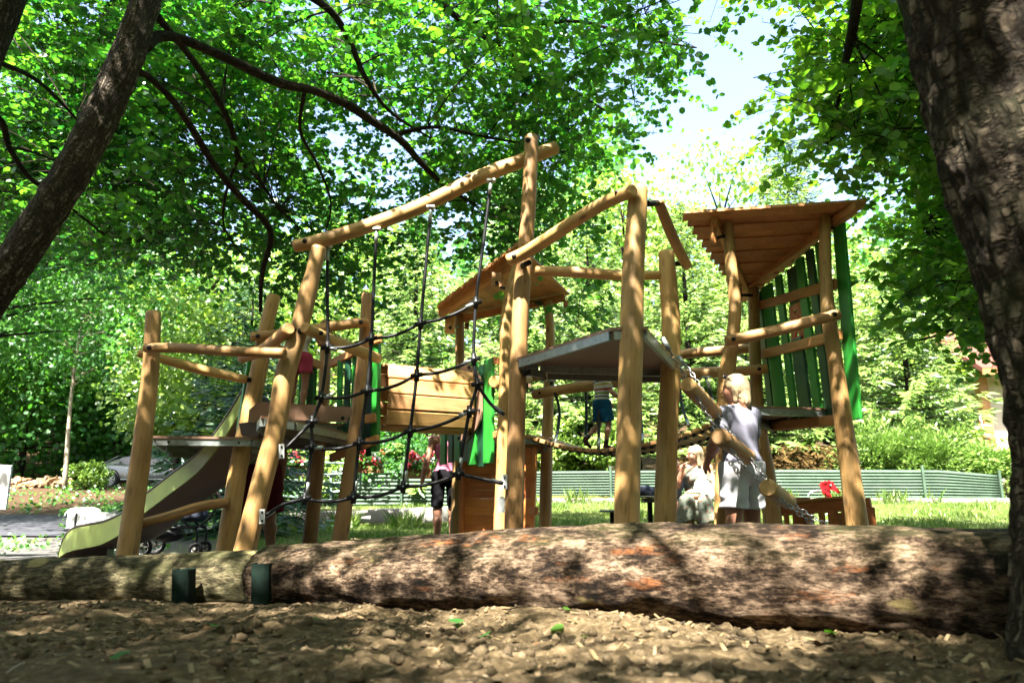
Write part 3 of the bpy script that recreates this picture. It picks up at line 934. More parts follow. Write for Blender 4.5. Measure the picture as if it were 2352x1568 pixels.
# ---- paper tag on post F
tgo = MB(); tgo.prism([at(1144, 1143, 5.78), at(1147, 1139, 5.78), at(1156, 1139, 5.78), at(1160, 1143, 5.78), at(1159, 1177, 5.78), at(1143, 1176, 5.78)], (0, 0.004, 0))
tg = tgo.build('plastic_tag', M['white_plastic']); tag(tg, 'pale plastic tag hanging from a cord on the tall middle post', 'tag')
k = MB(); k.tube([at(1152, 1142, 5.775), at(1150, 1128, 5.78), at(1158, 1112, 5.8)], 0.0025, 5, 3); k.build('cord', M['white_plastic'], tg)

# ---- plank tunnel between the left tower and the playhouse
tn = wthing('plank_tunnel', 'pale board crawl tunnel between the log tower and the roofed playhouse', 'crawl tunnel', at(980, 930, 7.7))
c0, c1 = at(864, 910, 7.4), at(1074, 932, 7.92)
c0.z = c1.z = 1.725
ax = (c1 - c0).normalized(); upv = V((0, 0, 1)); sd = ax.cross(upv).normalized()
RT = 0.325
sect = []
for hgt_, off_, tl in ((.232, .285, .35), (.078, .322, .08), (-.078, .322, -.08), (-.232, .285, -.35)):
    for sg in (1, -1): sect.append((hgt_, off_ * sg, V((0, 0, 0)) + sd * sg * math.cos(tl) + upv * math.sin(tl), .146))
for off_, hgt_ in ((-.15, .318), (0.0, .332), (.15, .318), (-.15, -.318), (0, -.332), (.15, -.318)):
    sect.append((hgt_, off_, upv * (1 if hgt_ > 0 else -1) + sd * (off_ * 1.2), .142))
for hgt_, off_, nd, bwid in sect:
    nd = nd.normalized()
    o_ = upv * hgt_ + sd * off_
    mb = MB(); mb.bar(c0 + o_ + ax * 0.02, c1 + o_ - ax * 0.08, bwid, 0.035, nd)
    mb.build('tunnel_board', M['tunnel_board'], tn, 0.008)
ring = MB()
for c in (c1 - ax * 0.04,):
    n = 30
    vs, fs = [], []
    for i in range(n):
        a = 2 * math.pi * i / n
        d = upv * math.cos(a) + sd * math.sin(a)
        wv = 0.43 + 0.02 * math.cos(a * 6)
        for rr_, off in ((0.30, 0), (wv, 0), (wv, .02), (0.30, .02)): vs.append(c + d * rr_ + ax * off)
    for i in range(n):
        j = (i + 1) % n
        for q in range(4): fs.append((i * 4 + q, j * 4 + q, j * 4 + (q + 1) % 4, i * 4 + (q + 1) % 4))
    ring.add(vs, fs)
rgo = ring.build('ring_plate', M['hpl'], tn)
for a in np.arange(0.3, 6.3, 0.785):
    k = MB(); k.ball(c1 - ax * 0.05 + (upv * math.cos(a) + sd * math.sin(a)) * 0.40, 0.016, 8, 5); k.build('bolt', M['black'], rgo)
for k, (lo, hi, wpx, m, yo) in enumerate([(1066, 858, 15, 'green', -.62), (1062, 862, 14, 'dkgreen', -.48), (1058, 850, 17, 'green', -.34), (1060, 840, 26, 'dkgreen', -.18), (1068, 835, 22, 'green', 0.02), (1072, 838, 18, 'dkgreen', .2), (1064, 824, 24, 'green', .42)]):
    base = c1 + ax * 0.03 + sd * 0.0
    p = base + sd * (-yo * 0.0) 
    hx = 1021 + k * 16.5 + (4 if k > 4 else 0)
    Yk = 8.36 - 0.145 * k
    planks_panel(tn, [(at(hx - 2, lo, Yk), at(hx, hi, Yk), 3.6 * rad(wpx, Yk), 0.035 if m == 'green' else 0.025, -ax, m)])

# ---- playhouse: posts G, K, J, roof, box of stained boards
ph = wthing('playhouse', 'raised wooden playhouse with slanting plank roof and orange board wall', 'playhouse', at(1140, 1225, 8.2))
post(ph, [(1149, 1224, 7.2, 30), (1155, 1050, 7.2, 29), (1160, 880, 7.2, 28), (1164, 740, 7.2, 30), (1176, 660, 7.2, 30), (1197, 590, 7.2, 27)])
post(ph, [(1047, 1224, 8.9, 27), (1052, 1050, 8.9, 25), (1056, 850, 8.9, 22), (1056, 716, 8.9, 21)])
post(ph, [(1252, 1224, 8.55, 28), (1256, 1040, 8.55, 27), (1260, 900, 8.55, 25), (1264, 780, 8.55, 22), (1259, 690, 8.55, 20)])
NLp, NHp, FHp, FLp = at(1007, 711, 7.9), at(1192, 571, 7.1), at(1306, 682, 8.7), at(1048, 728, 9.0)
NP = 13
for k in range(NP):
    t0, t1 = k / NP, (k + 1.25) / NP
    a = NLp + (NHp - NLp) * t0; b = NLp + (NHp - NLp) * min(t1, 1.03)
    c = FLp + (FHp - FLp) * t0; d = FLp + (FHp - FLp) * min(t1, 1.03)
    nrm = (b - a).cross(c - a).normalized()
    if nrm.z < 0: nrm = -nrm
    e = (a - c).normalized() * 0.05
    lift = nrm * 0.028
    # board laid over the one below, rounded near end
    wv = b - a
    mb = MB()
    endp = [a + nrm * .008, a + wv * .18 + e * .7 + nrm * .012, a + wv * .5 + e + lift * .6, a + wv * .82 + e * .7 + lift, b + lift]
    mb.prism(endp + [d + lift, c + nrm * .008], nrm * 0.03)
    mb.build('roof_board', M['larch'], ph)
def raft(parent, a, b, w=0.045, h=0.095, m='larch', name='rafter'):
    mb = MB(); mb.bar(a, b, w, h); return mb.build(name, M[m], parent, 0.006)
dn = V((0, 0, -0.05))
raft(ph, NLp + (FLp - NLp) * .06 + dn, NHp + (FHp - NHp) * .06 + dn)
raft(ph, NLp + (FLp - NLp) * .92 + dn, NHp + (FHp - NHp) * .92 + dn)
for x0, y0, x1, y1, Y in ((1046, 726, 1026, 770, 8.0), (1142, 626, 1122 + 22, 664, 7.35), (1303, 690, 1301, 722, 8.6), (1076, 726, 1074, 760, 9.05)):
    mb = MB(); mb.bar(at((x0 + x1) / 2 - 2, y0, Y), at((x0 + x1) / 2 - 3, y1 - 4, Y), 0.12 if Y < 8.3 else 0.06, 0.03, (0, -1, 0)); o = mb.build('roof_bracket', M['tunnel_board' if Y < 8.3 else 'larch'], ph, 0.006)
    bolt(o, (x0 + x1) / 2 - 2, y0 * .4 + y1 * .6, Y - .03, 0, 0.02)
spacer(ph, at(1150, 660, 7.3), at(1170, 664, 7.2), .016); spacer(ph, at(1035, 747, 8.1), at(1054, 750, 8.8), .016)
# wall of horizontal boards, corner posts
WA, WB = at(1066, 1100, 8.35), at(1222, 1100, 8.0)
zt, zb = 1.24, tz1(WA.x, WA.y) + 0.02
nb = 13
for k in range(nb):
    za = zb + (zt - zb) * k / nb; zc_ = zb + (zt - zb) * (k + 1) / nb - 0.0005
    mb = MB(); mb.bar(V((WA.x, WA.y, (za + zc_) / 2)), V((WB.x, WB.y, (za + zc_) / 2)), 0.028, zc_ - za)
    mb.build('wall_board', M['wallboard'], ph, 0.004)
wd = (WB - WA).normalized(); wn_ = V((wd.y, -wd.x, 0))
for p, lean in ((WA, 0.0), (WB, 0.05)):
    mb = MB(); q0 = V((p.x, p.y, zb)) + wn_ * 0.04; q1 = V((p.x + lean, p.y, zt)) + wn_ * 0.04
    mb.bar(q0, q1, 0.05, 0.045, wn_); mb.build('corner_board', M['wallboard'], ph, 0.004)
fl = [V((WA.x - .08, WA.y - .12, zt + .10)), V((WB.x + .22, WB.y - .12, zt + .10)), V((WB.x + .25, WB.y + .9, zt + .10)), V((WA.x - .05, WA.y + .9, zt + .10))]
deck(ph, fl, zt + 0.11, rim=0.05, name='floor')
batten(ph, 1126, 1034, 7.9, 1146, 1030, 7.7, .07); batten(ph, 1128, 1012, 7.7, 1242, 1028, 8.5, .05, .05, 'larch')
batten(ph, 1132, 828, 7.46, 1152, 829, 7.3, .075); batten(ph, 1132, 1000, 7.46, 1150, 996, 7.3, .07); batten(ph, 1132, 880, 7.46, 1150, 880, 7.3, .05)
rail(ph, [(1135, 877, 7.3, 30), (1160, 876, 7.6, 26), (1215, 868, 8.3, 20)], seg=12)
batten(ph, 1218, 1176, 7.95, 1234, 1172, 7.8, .09)

# ---- suspension bridge
sb_ = wthing('suspension_bridge', 'sagging plank bridge hung on black ropes from log rails beside the standing boy', 'rope bridge', at(1420, 1030, 7.4))
curve = [(1205, 999, 7.9), (1255, 1016, 7.8), (1310, 1029, 7.65), (1375, 1034, 7.5), (1440, 1027, 7.35), (1500, 1017, 7.2), (1560, 1002, 7.05), (1605, 985, 6.95), (1648, 965, 6.85)]
cp = [at(*q) for q in curve]
fine, _ = catmull(cp, [1] * len(cp), 12)
fine = [V(p) for p in fine]
acc = [0.0]
for a, b in zip(fine[:-1], fine[1:]): acc.append(acc[-1] + (b - a).length)
def along(s):
    i = min(max(int(np.searchsorted(acc, s)) - 1, 0), len(fine) - 2)
    t = (s - acc[i]) / (acc[i + 1] - acc[i])
    return fine[i] + (fine[i + 1] - fine[i]) * t, (fine[i + 1] - fine[i]).normalized()
NPL = 24
bw = 0.68
hor = (fine[-1] - fine[0]); hor.z = 0; hor.normalize()
back = V((-hor.y, hor.x, 0)); back = back if back.y > 0 else -back
for k in range(NPL):
    s = acc[-1] * (k + 0.5) / NPL
    p, d = along(s)
    nrm = d.cross(back).normalized(); nrm = nrm if nrm.z > 0 else -nrm
    mb = MB(); mb.bar(p - back * 0.02, p + back * bw, acc[-1] / NPL * 0.74, 0.042, nrm)
    mb.build('plank', M['rail'], sb_, 0.010)
for off in (0.07, bw - 0.09):
    L = [along(acc[-1] * t)[0] + back * off - V((0, 0, 0.03)) for t in np.linspace(0.01, 0.99, 30)]
    mb = MB()
    for a, b in zip(L[:-1], L[1:]): mb.bar(a, b, 0.045, 0.008)
    mb.build('steel_strap', M['galv_dull'], sb_)
    mb = MB()
    for k in range(NPL - 1):
        p, d = along(acc[-1] * (k + 1.0) / NPL)
        mb.bar(p + back * off - d * 0.02 - V((0, 0, .03)), p + back * off + d * 0.02 - V((0, 0, .03)), 0.05, 0.028)
    mb.build('rubber_hinge', M['black'], sb_)
rail(sb_, [(1224, 906, 8.3, 24), (1300, 893, 8.15, 25), (1400, 880, 8.0, 24), (1500, 865, 7.8, 24), (1600, 857, 7.6, 26), (1690, 853, 7.5, 25), (1764, 846, 7.4, 24)], name='hand_rail', bolts=[(1240, 903, 8.27), (1744, 848, 7.42)])
rail(sb_, [(1206, 866, 8.9, 20), (1330, 857, 8.75, 20), (1450, 846, 8.55, 20), (1562, 815, 8.35, 23), (1640, 807, 8.2, 24), (1722, 800, 8.0, 22)], name='hand_rail')
def brope(pl, w=7):
    P = [at(*q) for q in pl]
    mb = MB(); mb.tube(P, rad(w, pl[0][2]), 7, 4); o = mb.build('hanger_rope', M['black'], sb_)
    k = MB(); k.tube([P[0], P[0] + (P[1] - P[0]).normalized() * 0.12], 0.016, 7, 1); k.tube([P[-1], P[-1] + (P[-2] - P[-1]).normalized() * 0.12], 0.019, 7, 1); k.build('sleeve', M['galv'], o)
    k = MB(); k.box(P[0] + V((0, 0, .01)), (0.11, .06, .02)); k.build('bracket', M['galv'], o)
brope([(1266, 877, 8.2), (1283, 930, 8.1), (1284, 968, 7.95), (1275, 1018, 7.75)])
brope([(1376, 865, 7.9), (1376, 950, 7.7), (1375, 1028, 7.48)])
brope([(1346, 900, 8.4), (1347, 960, 8.3), (1345, 1022, 8.15)])
brope([(1468, 880, 7.8), (1472, 960, 7.5), (1476, 1016, 7.25)])
brope([(1560, 872, 7.65), (1566, 930, 7.4), (1582, 978, 7.0)])
brope([(1622, 868, 7.55), (1632, 905, 7.5), (1640, 935, 7.4)])

# ---- lookout tower: posts L, M, N, roof, green side
lo = wthing('lookout_tower', 'tall three post log lookout with slanting plank roof and green slatted side', 'play tower', at(1850, 1225, 6.8))
post(lo, [(1662, 1000, 6.3, 33), (1664, 900, 6.3, 34), (1672, 840, 6.3, 36), (1683, 770, 6.3, 30), (1688, 700, 6.3, 29), (1680, 620, 6.3, 27), (1675, 560, 6.3, 25), (1672, 501, 6.3, 24)])
post(lo, [(1779, 1226, 7.6, 40), (1765, 1110, 7.6, 36), (1748, 1010, 7.6, 34), (1738, 900, 7.6, 28), (1733, 780, 7.6, 27), (1731, 655, 7.6, 26)])
post(lo, [(1972, 1224, 6.2, 48), (1950, 1060, 6.2, 43), (1936, 960, 6.2, 40), (1917, 820, 6.2, 34), (1904, 730, 6.2, 34), (1897, 640, 6.2, 28), (1894, 494, 6.2, 27)])
RA, RB, RC = at(1572, 491, 6.1), at(1992, 464, 5.95), at(1712, 692, 7.9)
NR_ = 15
for k in range(NR_):
    t0, t1 = k / NR_, (k + 1) / NR_
    lap = 0.012
    rnd_ = (k * 37 % 11) / 11.0 * 0.03
    a = RA + (RC - RA) * t0; b = RB + (RC - RB) * t0
    c = RB + (RC - RB) * t1; d = RA + (RC - RA) * t1
    nrm = (b - a).cross(d - a).normalized(); nrm = nrm if nrm.z > 0 else -nrm
    ov = (a - d) * 0.06
    # straight-cut board ends: each board keeps one length, so the left edge steps
    u_ = (b - a).normalized()
    mb = MB(); mb.prism([a + ov, b + ov, b + (c - b) - u_ * 0.0 + u_ * (b - c).dot(u_), a + (d - a) - u_ * (d - a).dot(u_)], nrm * 0.028)
    o = mb.build('roof_board', M['larch'], lo)
    o.location = nrm * (0.014 * (k % 2))
dn = V((0, 0, -0.06))
raft(lo, at(1640, 500, 6.15) + dn * 0.3, at(1722, 672, 7.75), 0.05, 0.10)
raft(lo, at(1962, 476, 5.98) + dn * .2, at(1702, 664, 7.7), 0.06, 0.10)
raft(lo, at(1970, 472, 5.9), at(1915, 510, 6.2), 0.06, 0.075); raft(lo, at(1925, 487, 6.2), at(1948, 478, 6.3), 0.05, 0.09)
for x0, y0, x1, y1, Y in ((1640, 505, 1637, 558, 6.2), (1698, 660, 1697, 690, 7.5)):
    mb = MB(); mb.bar(at(x0, y0, Y), at(x1, y1, Y), 0.06, 0.035, (0.8, -1, 0)); mb.build('roof_bracket', M['larch'], lo, 0.006)
spacer(lo, at(1642, 546, 6.25), at(1672, 542, 6.3), .014); spacer(lo, at(1905, 523, 6.2), at(1935, 523, 6.3), .016); spacer(lo, at(1700, 678, 7.5), at(1728, 678, 7.55), .016)
zl_ = 1.515
pl_ = [onz(1690, 930, zl_), onz(1916, 937, zl_), onz(1925, 944, zl_), onz(1806, 963, zl_), onz(1770, 964, zl_), onz(1700, 940, zl_)]
deck(lo, pl_, zl_, rim=0.06)
rail(lo, [(1667, 783, 6.12, 27), (1720, 773, 6.12, 27), (1800, 755, 6.1, 27), (1870, 735, 6.05, 27), (1929, 721, 6.02, 27)], bolts=[(1684, 780, 6.12), (1917, 724, 6.03)])
# green slatted side between M and N, set just outside them
def side_pt(t, y):
    """t 0 at M, 1 at N; the plane of the green boards"""
    a, b = at(1752, y, 7.65), at(1950, y, 6.12)
    return a.lerp(b, t)
gdir = (side_pt(1, 800) - side_pt(0, 800)); gdir.z = 0; gdir.normalize()
gn = V((gdir.y, -gdir.x, 0)); gn = gn if gn.x < 0 else -gn
def vplank(t, ztop, zbot, w, m, lean=0.0, off=0.0):
    p = side_pt(t, 800) - gn * (0.04 + off)
    return (V((p.x, p.y, zbot)), V((p.x - lean, p.y, ztop)), w, 0.03, gn, m)
def roof_z(t):
    return 2.93 + (3.10 - 2.93) * t
pk = [(0.015, 0.12, 'dkgreen', 1.36), (0.14, 0.23, 'green', 1.40), (0.31, 0.125, 'green', 1.44), (0.45, 0.21, 'dkgreen', 1.40), (0.59, 0.135, 'green', 1.42), (0.71, 0.12, 'dkgreen', 1.44), (0.82, 0.12, 'green', 1.42), (0.955, 0.17, 'green', 1.36)]
qs = []
for t, w, m, zb_ in pk:
    if abs(t - 0.45) < .01:
        qs.append(vplank(t, roof_z(t), 2.58, w, m, 0.01)); qs.append(vplank(t, 2.26, zb_, w, m, 0.03, 0.0))
    else:
        qs.append(vplank(t, roof_z(t) + (0.06 if t > .9 else 0), zb_, w, m, -0.03 if t > .9 else 0.05))
planks_panel(lo, qs)
def side_batten(z0, z1, t0=0.0, t1=0.95):
    a, b = side_pt(t0, 800), side_pt(t1, 800)
    mb = MB(); mb.bar(V((a.x, a.y, z0)) + gn * 0.012, V((b.x, b.y, z1)) + gn * 0.012, 0.045, 0.10); mb.build('batten', M['larch'], lo, 0.012)
zq = lambda y, Y: at(1800, y, Y).z
side_batten(zq(700, 7.6), zq(652, 6.2)); side_batten(zq(812, 7.6), zq(768, 6.2)); side_batten(zq(978, 7.6), zq(962, 6.2))
# red hourglass grip plate closing the gap in the dark board
pc_ = side_pt(0.45, 800) - gn * 0.035
def gpt(u, z): return V((pc_.x, pc_.y, z)) + gdir * u
mb = MB()
zc_, hh = 2.42, 0.19
for s_ in (-1, 1):
    mb.prism([gpt(s_ * .115, zc_ + hh), gpt(s_ * .115, zc_ - hh), gpt(s_ * .085, zc_ - hh), gpt(s_ * .05, zc_ - .09), gpt(s_ * .07, zc_ - .0), gpt(s_ * .05, zc_ + .09), gpt(s_ * .085, zc_ + hh)], gn * 0.02)
for a, b in (((-.09, .17), (.02, .0)), ((.09, .17), (-.02, .0)), ((-.09, -.17), (.02, 0)), ((.09, -.17), (-.02, 0))):
    mb.bar(gpt(a[0], zc_ + a[1]) + gn * .011, gpt(b[0], zc_ + b[1]) + gn * .011, 0.018, 0.045, gdir)
mb.prism([gpt(-.045, zc_ - .07), gpt(-.02, zc_ - .03), gpt(-.02, zc_ + .03), gpt(-.045, zc_ + .07), gpt(.045, zc_ + .07), gpt(.02, zc_ + .03), gpt(.02, zc_ - .03), gpt(.045, zc_ - .07)], gn * 0.018)
mb.prism([gpt(-.1, zc_ + hh), gpt(-.1, zc_ + hh - .05), gpt(.1, zc_ + hh - .05), gpt(.1, zc_ + hh)], gn * 0.017)
mb.prism([gpt(-.1, zc_ - hh), gpt(-.1, zc_ - hh + .05), gpt(.1, zc_ - hh + .05), gpt(.1, zc_ - hh)], gn * 0.017)
mb.build('grip_plate', M['red_orange'], lo)
bolt(lo, 1806, 945, 6.9, 0, .03)

# ---- chain ladder with log rungs
cl = wthing('chain_ladder', 'slanting chain ladder with three short log rungs hung from the high triangular deck', 'chain ladder', at(1750, 1100, 5.3))
def chain(pl, nm='chain'):
    P = [at(*q) for q in pl]
    fineP = [V(p) for p in catmull(P, [1] * len(P), 10)[0]]
    ac = [0.0]
    for a, b in zip(fineP[:-1], fineP[1:]): ac.append(ac[-1] + (b - a).length)
    mb = MB()
    s, k = 0.0, 0
    while s < ac[-1]:
        i = min(max(int(np.searchsorted(ac, s)) - 1, 0), len(fineP) - 2)
        t = (s - ac[i]) / max(1e-6, ac[i + 1] - ac[i])
        p = fineP[i].lerp(fineP[i + 1], t); d = (fineP[i + 1] - fineP[i]).normalized()
        n1 = d.cross(V((0, 1, 0.3))).normalized(); n2 = d.cross(n1).normalized()
        mb.torus(p, 0.0145, 0.0048, n1 if k % 2 else n2, 10, 5, (d, 1.75))
        s += 0.037; k += 1
    return mb.build(nm, M['chain'], cl)
chain([(1524, 781, 5.25), (1571, 860, 5.22), (1596, 905, 5.2), (1643, 982, 5.18), (1666, 1016, 5.16), (1712, 1072, 5.14), (1772, 1128, 5.1), (1850, 1190, 5.05), (1925, 1240, 5.0), (1985, 1276, 4.97)])
chain([(1560, 822, 5.85), (1592, 862, 5.72), (1630, 925, 5.65), (1664, 975, 5.6), (1705, 1030, 5.55), (1735, 1068, 5.5), (1795, 1138, 5.45), (1880, 1195, 5.38), (1960, 1240, 5.32), (2000, 1262, 5.3)])
for q in ([(1579, 883, 5.1, 38), (1610, 915, 5.4, 37), (1642, 947, 5.75, 34)], [(1652, 1002, 5.05, 42), (1688, 1027, 5.35, 38), (1720, 1050, 5.68, 34)], [(1763, 1119, 5.0, 42), (1787, 1136, 5.25, 38), (1812, 1152, 5.5, 35)]):
    rail(cl, q, name='rung', mat='rail', sub=4)
for a, b in (((1521, 776, 5.25), (1537, 803, 5.24)), ((1558, 818, 5.85), (1574, 838, 5.8))):
    mb = MB(); mb.tube([at(*a), at(*b)], 0.02, 8, 1); mb.build('end_shackle', M['galv'], cl)

# ---- logs in the foreground and the steel stakes that hold them
def ground_log(name, label, pl, mat, seg=72, n=40):
    P, r = pts_w(pl)
    mb = MB(); mb.tube(P, r, seg, n, 0.035, 0.8, True, 0.015)
    # bark relief
    vs = np.array(mb.v); gs = np.array(mb.g)
    ctr = P[0]; d = (P[-1] - P[0]).normalized()
    for i in range(len(vs)):
        q = V(gs[i])
        h = 0.012 * mnoise.noise(V((q.x * 9, q.y * 9, q.z * 3))) + 0.007 * mnoise.noise(V((q.x * 26, q.y * 26, q.z * 10)))
        p = V(vs[i]); rel = p - ctr; radial = rel - d * rel.dot(d)
        if radial.length > 1e-6: vs[i] = p + radial.normalized() * h
    mb.v = [tuple(v) for v in vs]
    return tag(mb.build(name, M[mat]), label, 'log')
ground_log('fallen_log', 'thick stripped log with orange scars lying along the edge of the soil bank', [(612, 1328, 4.2, 137), (830, 1322, 3.9, 155), (1100, 1318, 3.55, 178), (1440, 1316, 3.2, 204), (1800, 1328, 2.88, 226), (2080, 1340, 2.68, 246), (2330, 1356, 2.5, 266), (2600, 1372, 2.34, 285)], 'log_bark', 120, 70)
ground_log('fallen_log', 'thinner mossy log with peeled yellow patches held by two steel stakes', [(-330, 1345, 5.7, 80), (0, 1338, 5.2, 96), (300, 1334, 4.85, 112), (595, 1331, 4.52, 124)], 'log_moss', 96, 50)
for px, yt, yb, Y, w, lab in ((422, 1306, 1392, 4.35, 36, 'shorter dark green steel stake in front of the mossy log'), (604, 1292, 1402, 3.98, 38, 'taller dark green steel stake where the two logs meet')):
    a, b = at(px + 1, yt, Y), at(px - 1, yb + 14, Y)
    w_ = 2 * rad(w, Y)
    mb = MB()
    for dx, dy, sx, sy in ((0, -w_ / 2, w_, .006), (0, w_ / 2, w_, .006), (-w_ / 2, 0, .006, w_ - .008), (w_ / 2, 0, .006, w_ - .008)):
        mb.bar(b + V((dx, dy, 0)), a + V((dx, dy, 0)), sx, sy, (0, 1, 0))
    s_o = tag(mb.build('steel_stake', M['stake'], None, 0.002), lab, 'stake', 'stakes holding the logs')

# ------------------------------------------------------------------ foliage tools
def nrmv(a): return a / (np.linalg.norm(a, axis=-1, keepdims=True) + 1e-9)


LEAF_T = np.array([(0, 0, 0), (.26, .40, .07), (.72, .40, .05), (1, 0, 0), (.72, -.40, .05), (.26, -.40, .07)])
BLADE_T = np.array([(0, .10, 0), (.55, .09, .03), (1, 0, 0), (.55, -.09, .03), (0, -.10, 0)])
KITE_T = np.array([(0, 0, 0), (.45, .13, -.02), (1, 0, 0), (.45, -.13, -.02)])


def leaf_cards(pos, ax, nor, size, kind='leaf', tint=None, wide=1.0):
    T = {'leaf': LEAF_T, 'blade': BLADE_T, 'kite': KITE_T}[kind].copy()
    T[:, 1] *= wide
    ax = nrmv(ax)
    b = nrmv(np.cross(nor, ax)); n = np.cross(ax, b)
    size = np.asarray(size)[:, None, None]
    v = pos[:, None] + size * (ax[:, None] * T[None, :, 0:1] + b[:, None] * T[None, :, 1:2] + n[:, None] * T[None, :, 2:3])
    N, k = v.shape[0], v.shape[1]
    base = (np.arange(N) * k)[:, None]
    if kind == 'leaf': f = np.concatenate([base + np.array([[0, 3, 2, 1]]), base + np.array([[0, 5, 4, 3]])])
    elif kind == 'kite': f = base + np.array([[0, 3, 2, 1]])
    else: f = base + np.array([[0, 4, 3, 2]]) ; f = np.concatenate([f, base + np.array([[0, 2, 1, 0]])[:, :4]]) if False else base + np.array([[0, 4, 3, 2, 1]])
    ti = rng.random(N) if tint is None else tint
    return v.reshape(-1, 3), f, np.repeat(ti, k)


def join_cards(lst):
    vs, fs, ts, b = [], [], [], 0
    for v, f, t in lst:
        vs.append(v); fs.append(f + b); ts.append(t); b += len(v)
    k = fs[0].shape[1]
    return np.concatenate(vs), np.concatenate(fs), np.concatenate(ts)


def cards_obj(name, cards, mat, parent=None):
    v, f, t = cards
    me = arr_mesh(name, v, f, {'tint': t})
    return link_mesh(name, me, mat, parent)


def tubes_arrays(A, B, r0, r1, sag=0.0, sides=4, steps=3):
    """many thin twigs from A to B as one array mesh"""
    N = len(A)
    D = nrmv(B - A)
    u = nrmv(np.cross(D, np.array([0.31, 0.17, 0.93]))); w = np.cross(D, u)
    L = np.linalg.norm(B - A, axis=1)
    vs = []
    for s in range(steps + 1):
        t = s / steps
        c = A + (B - A) * t
        c = c + np.array([0, 0, 1.0]) * (sag * L * 4 * t * (1 - t))[:, None]
        r = (r0 * (1 - t) + r1 * t)
        for k in range(sides):
            a = 2 * math.pi * k / sides
            vs.append(c + u * (math.cos(a) * r)[:, None] + w * (math.sin(a) * r)[:, None])
    vs = np.stack(vs, 1)            # N, (steps+1)*sides, 3
    f = []
    for s in range(steps):
        for k in range(sides):
            k2 = (k + 1) % sides
            f.append((s * sides + k, s * sides + k2, (s + 1) * sides + k2, (s + 1) * sides + k))
    f = np.array(f)
    F = (np.arange(N) * vs.shape[1])[:, None, None] + f[None]
    g = np.zeros_like(vs); g[:, :, 2] = np.repeat(np.linspace(0, 1, steps + 1), sides)[None] * L[:, None]
    g[:, :, 0] = rng.random(N)[:, None] * 20
    return vs.reshape(-1, 3), F.reshape(-1, 4), g.reshape(-1, 3)


def sprays(O, D, L, n, size, droop=0.25, flat=0.5, jit=0.35):
    """leaves set alternately along twigs O + D*L; returns card inputs"""
    S = len(O)
    t = np.linspace(0.12, 1.0, n)[None, :] + rng.normal(0, .03, (S, n))
    pos = O[:, None] + D[:, None] * (L[:, None, None] * t[..., None])
    pos[..., 2] -= droop * L[:, None] * t ** 2
    up = np.array([0, 0, 1.0])
    side = nrmv(np.cross(D, up))[:, None]
    sg = np.where(np.arange(n) % 2 == 0, 1.0, -1.0)[None, :, None]
    ax = side * sg * 0.8 + D[:, None] * 0.55 + rng.normal(0, jit, (S, n, 3)) + np.array([0, 0, -0.25])
    nor = up + rng.normal(0, flat, (S, n, 3))
    sz = size * rng.uniform(.62, 1.2, (S, n))
    return pos.reshape(-1, 3), ax.reshape(-1, 3), nor.reshape(-1, 3), sz.ravel()


def in_poly(poly, x, y):
    c = False
    n = len(poly)
    for i in range(n):
        x0, y0 = poly[i]; x1, y1 = poly[(i + 1) % n]
        if (y0 > y) != (y1 > y) and x < (x1 - x0) * (y - y0) / (y1 - y0) + x0: c = not c
    return c


def tree_trunk(parent, pl, mat, name='trunk', seg=28, sub=8, wob=0.10, wf=1.6, relief=0.0):
    P, r = pts_w(pl)
    return tube_trunk(parent, P, r, mat, name, seg, sub, wob, wf, relief)


def tube_trunk(parent, P, r, mat, name='trunk', seg=28, sub=8, wob=0.10, wf=1.6, relief=0.0):
    mb = MB(); mb.tube(P, r, seg, sub, wob, wf, True)
    if relief:
        n = len(mb.v)
        ring = seg
        vs = mb.v
        # move outwards along the ring radius
        out = []
        for i0 in range(0, n, ring):
            c = np.mean(np.array(vs[i0:i0 + ring]), 0)
            for k in range(min(ring, n - i0)):
                p = np.array(vs[i0 + k]); g = mb.g[i0 + k]
                q = V((g[0] * 24, g[1] * 24, g[2] * 8))
                h = abs(mnoise.noise(q)) * 1.6 - 0.4 + 0.5 * mnoise.noise(q * 2.6)
                d = p - c; L = np.linalg.norm(d) + 1e-9
                out.append(tuple(p + d / L * relief * h))
        mb.v = out
    return mb.build(name, M[mat], parent)


def nearest_on(limbs, p):
    """limbs: list of (P array, r array)"""
    best = None
    for P, r in limbs:
        d = np.linalg.norm(P - p, axis=1) + 0.25 * np.maximum(0, P[:, 2] - p[2])
        i = int(np.argmin(d))
        if best is None or d[i] < best[0]: best = (d[i], P[i], r[i])
    return best


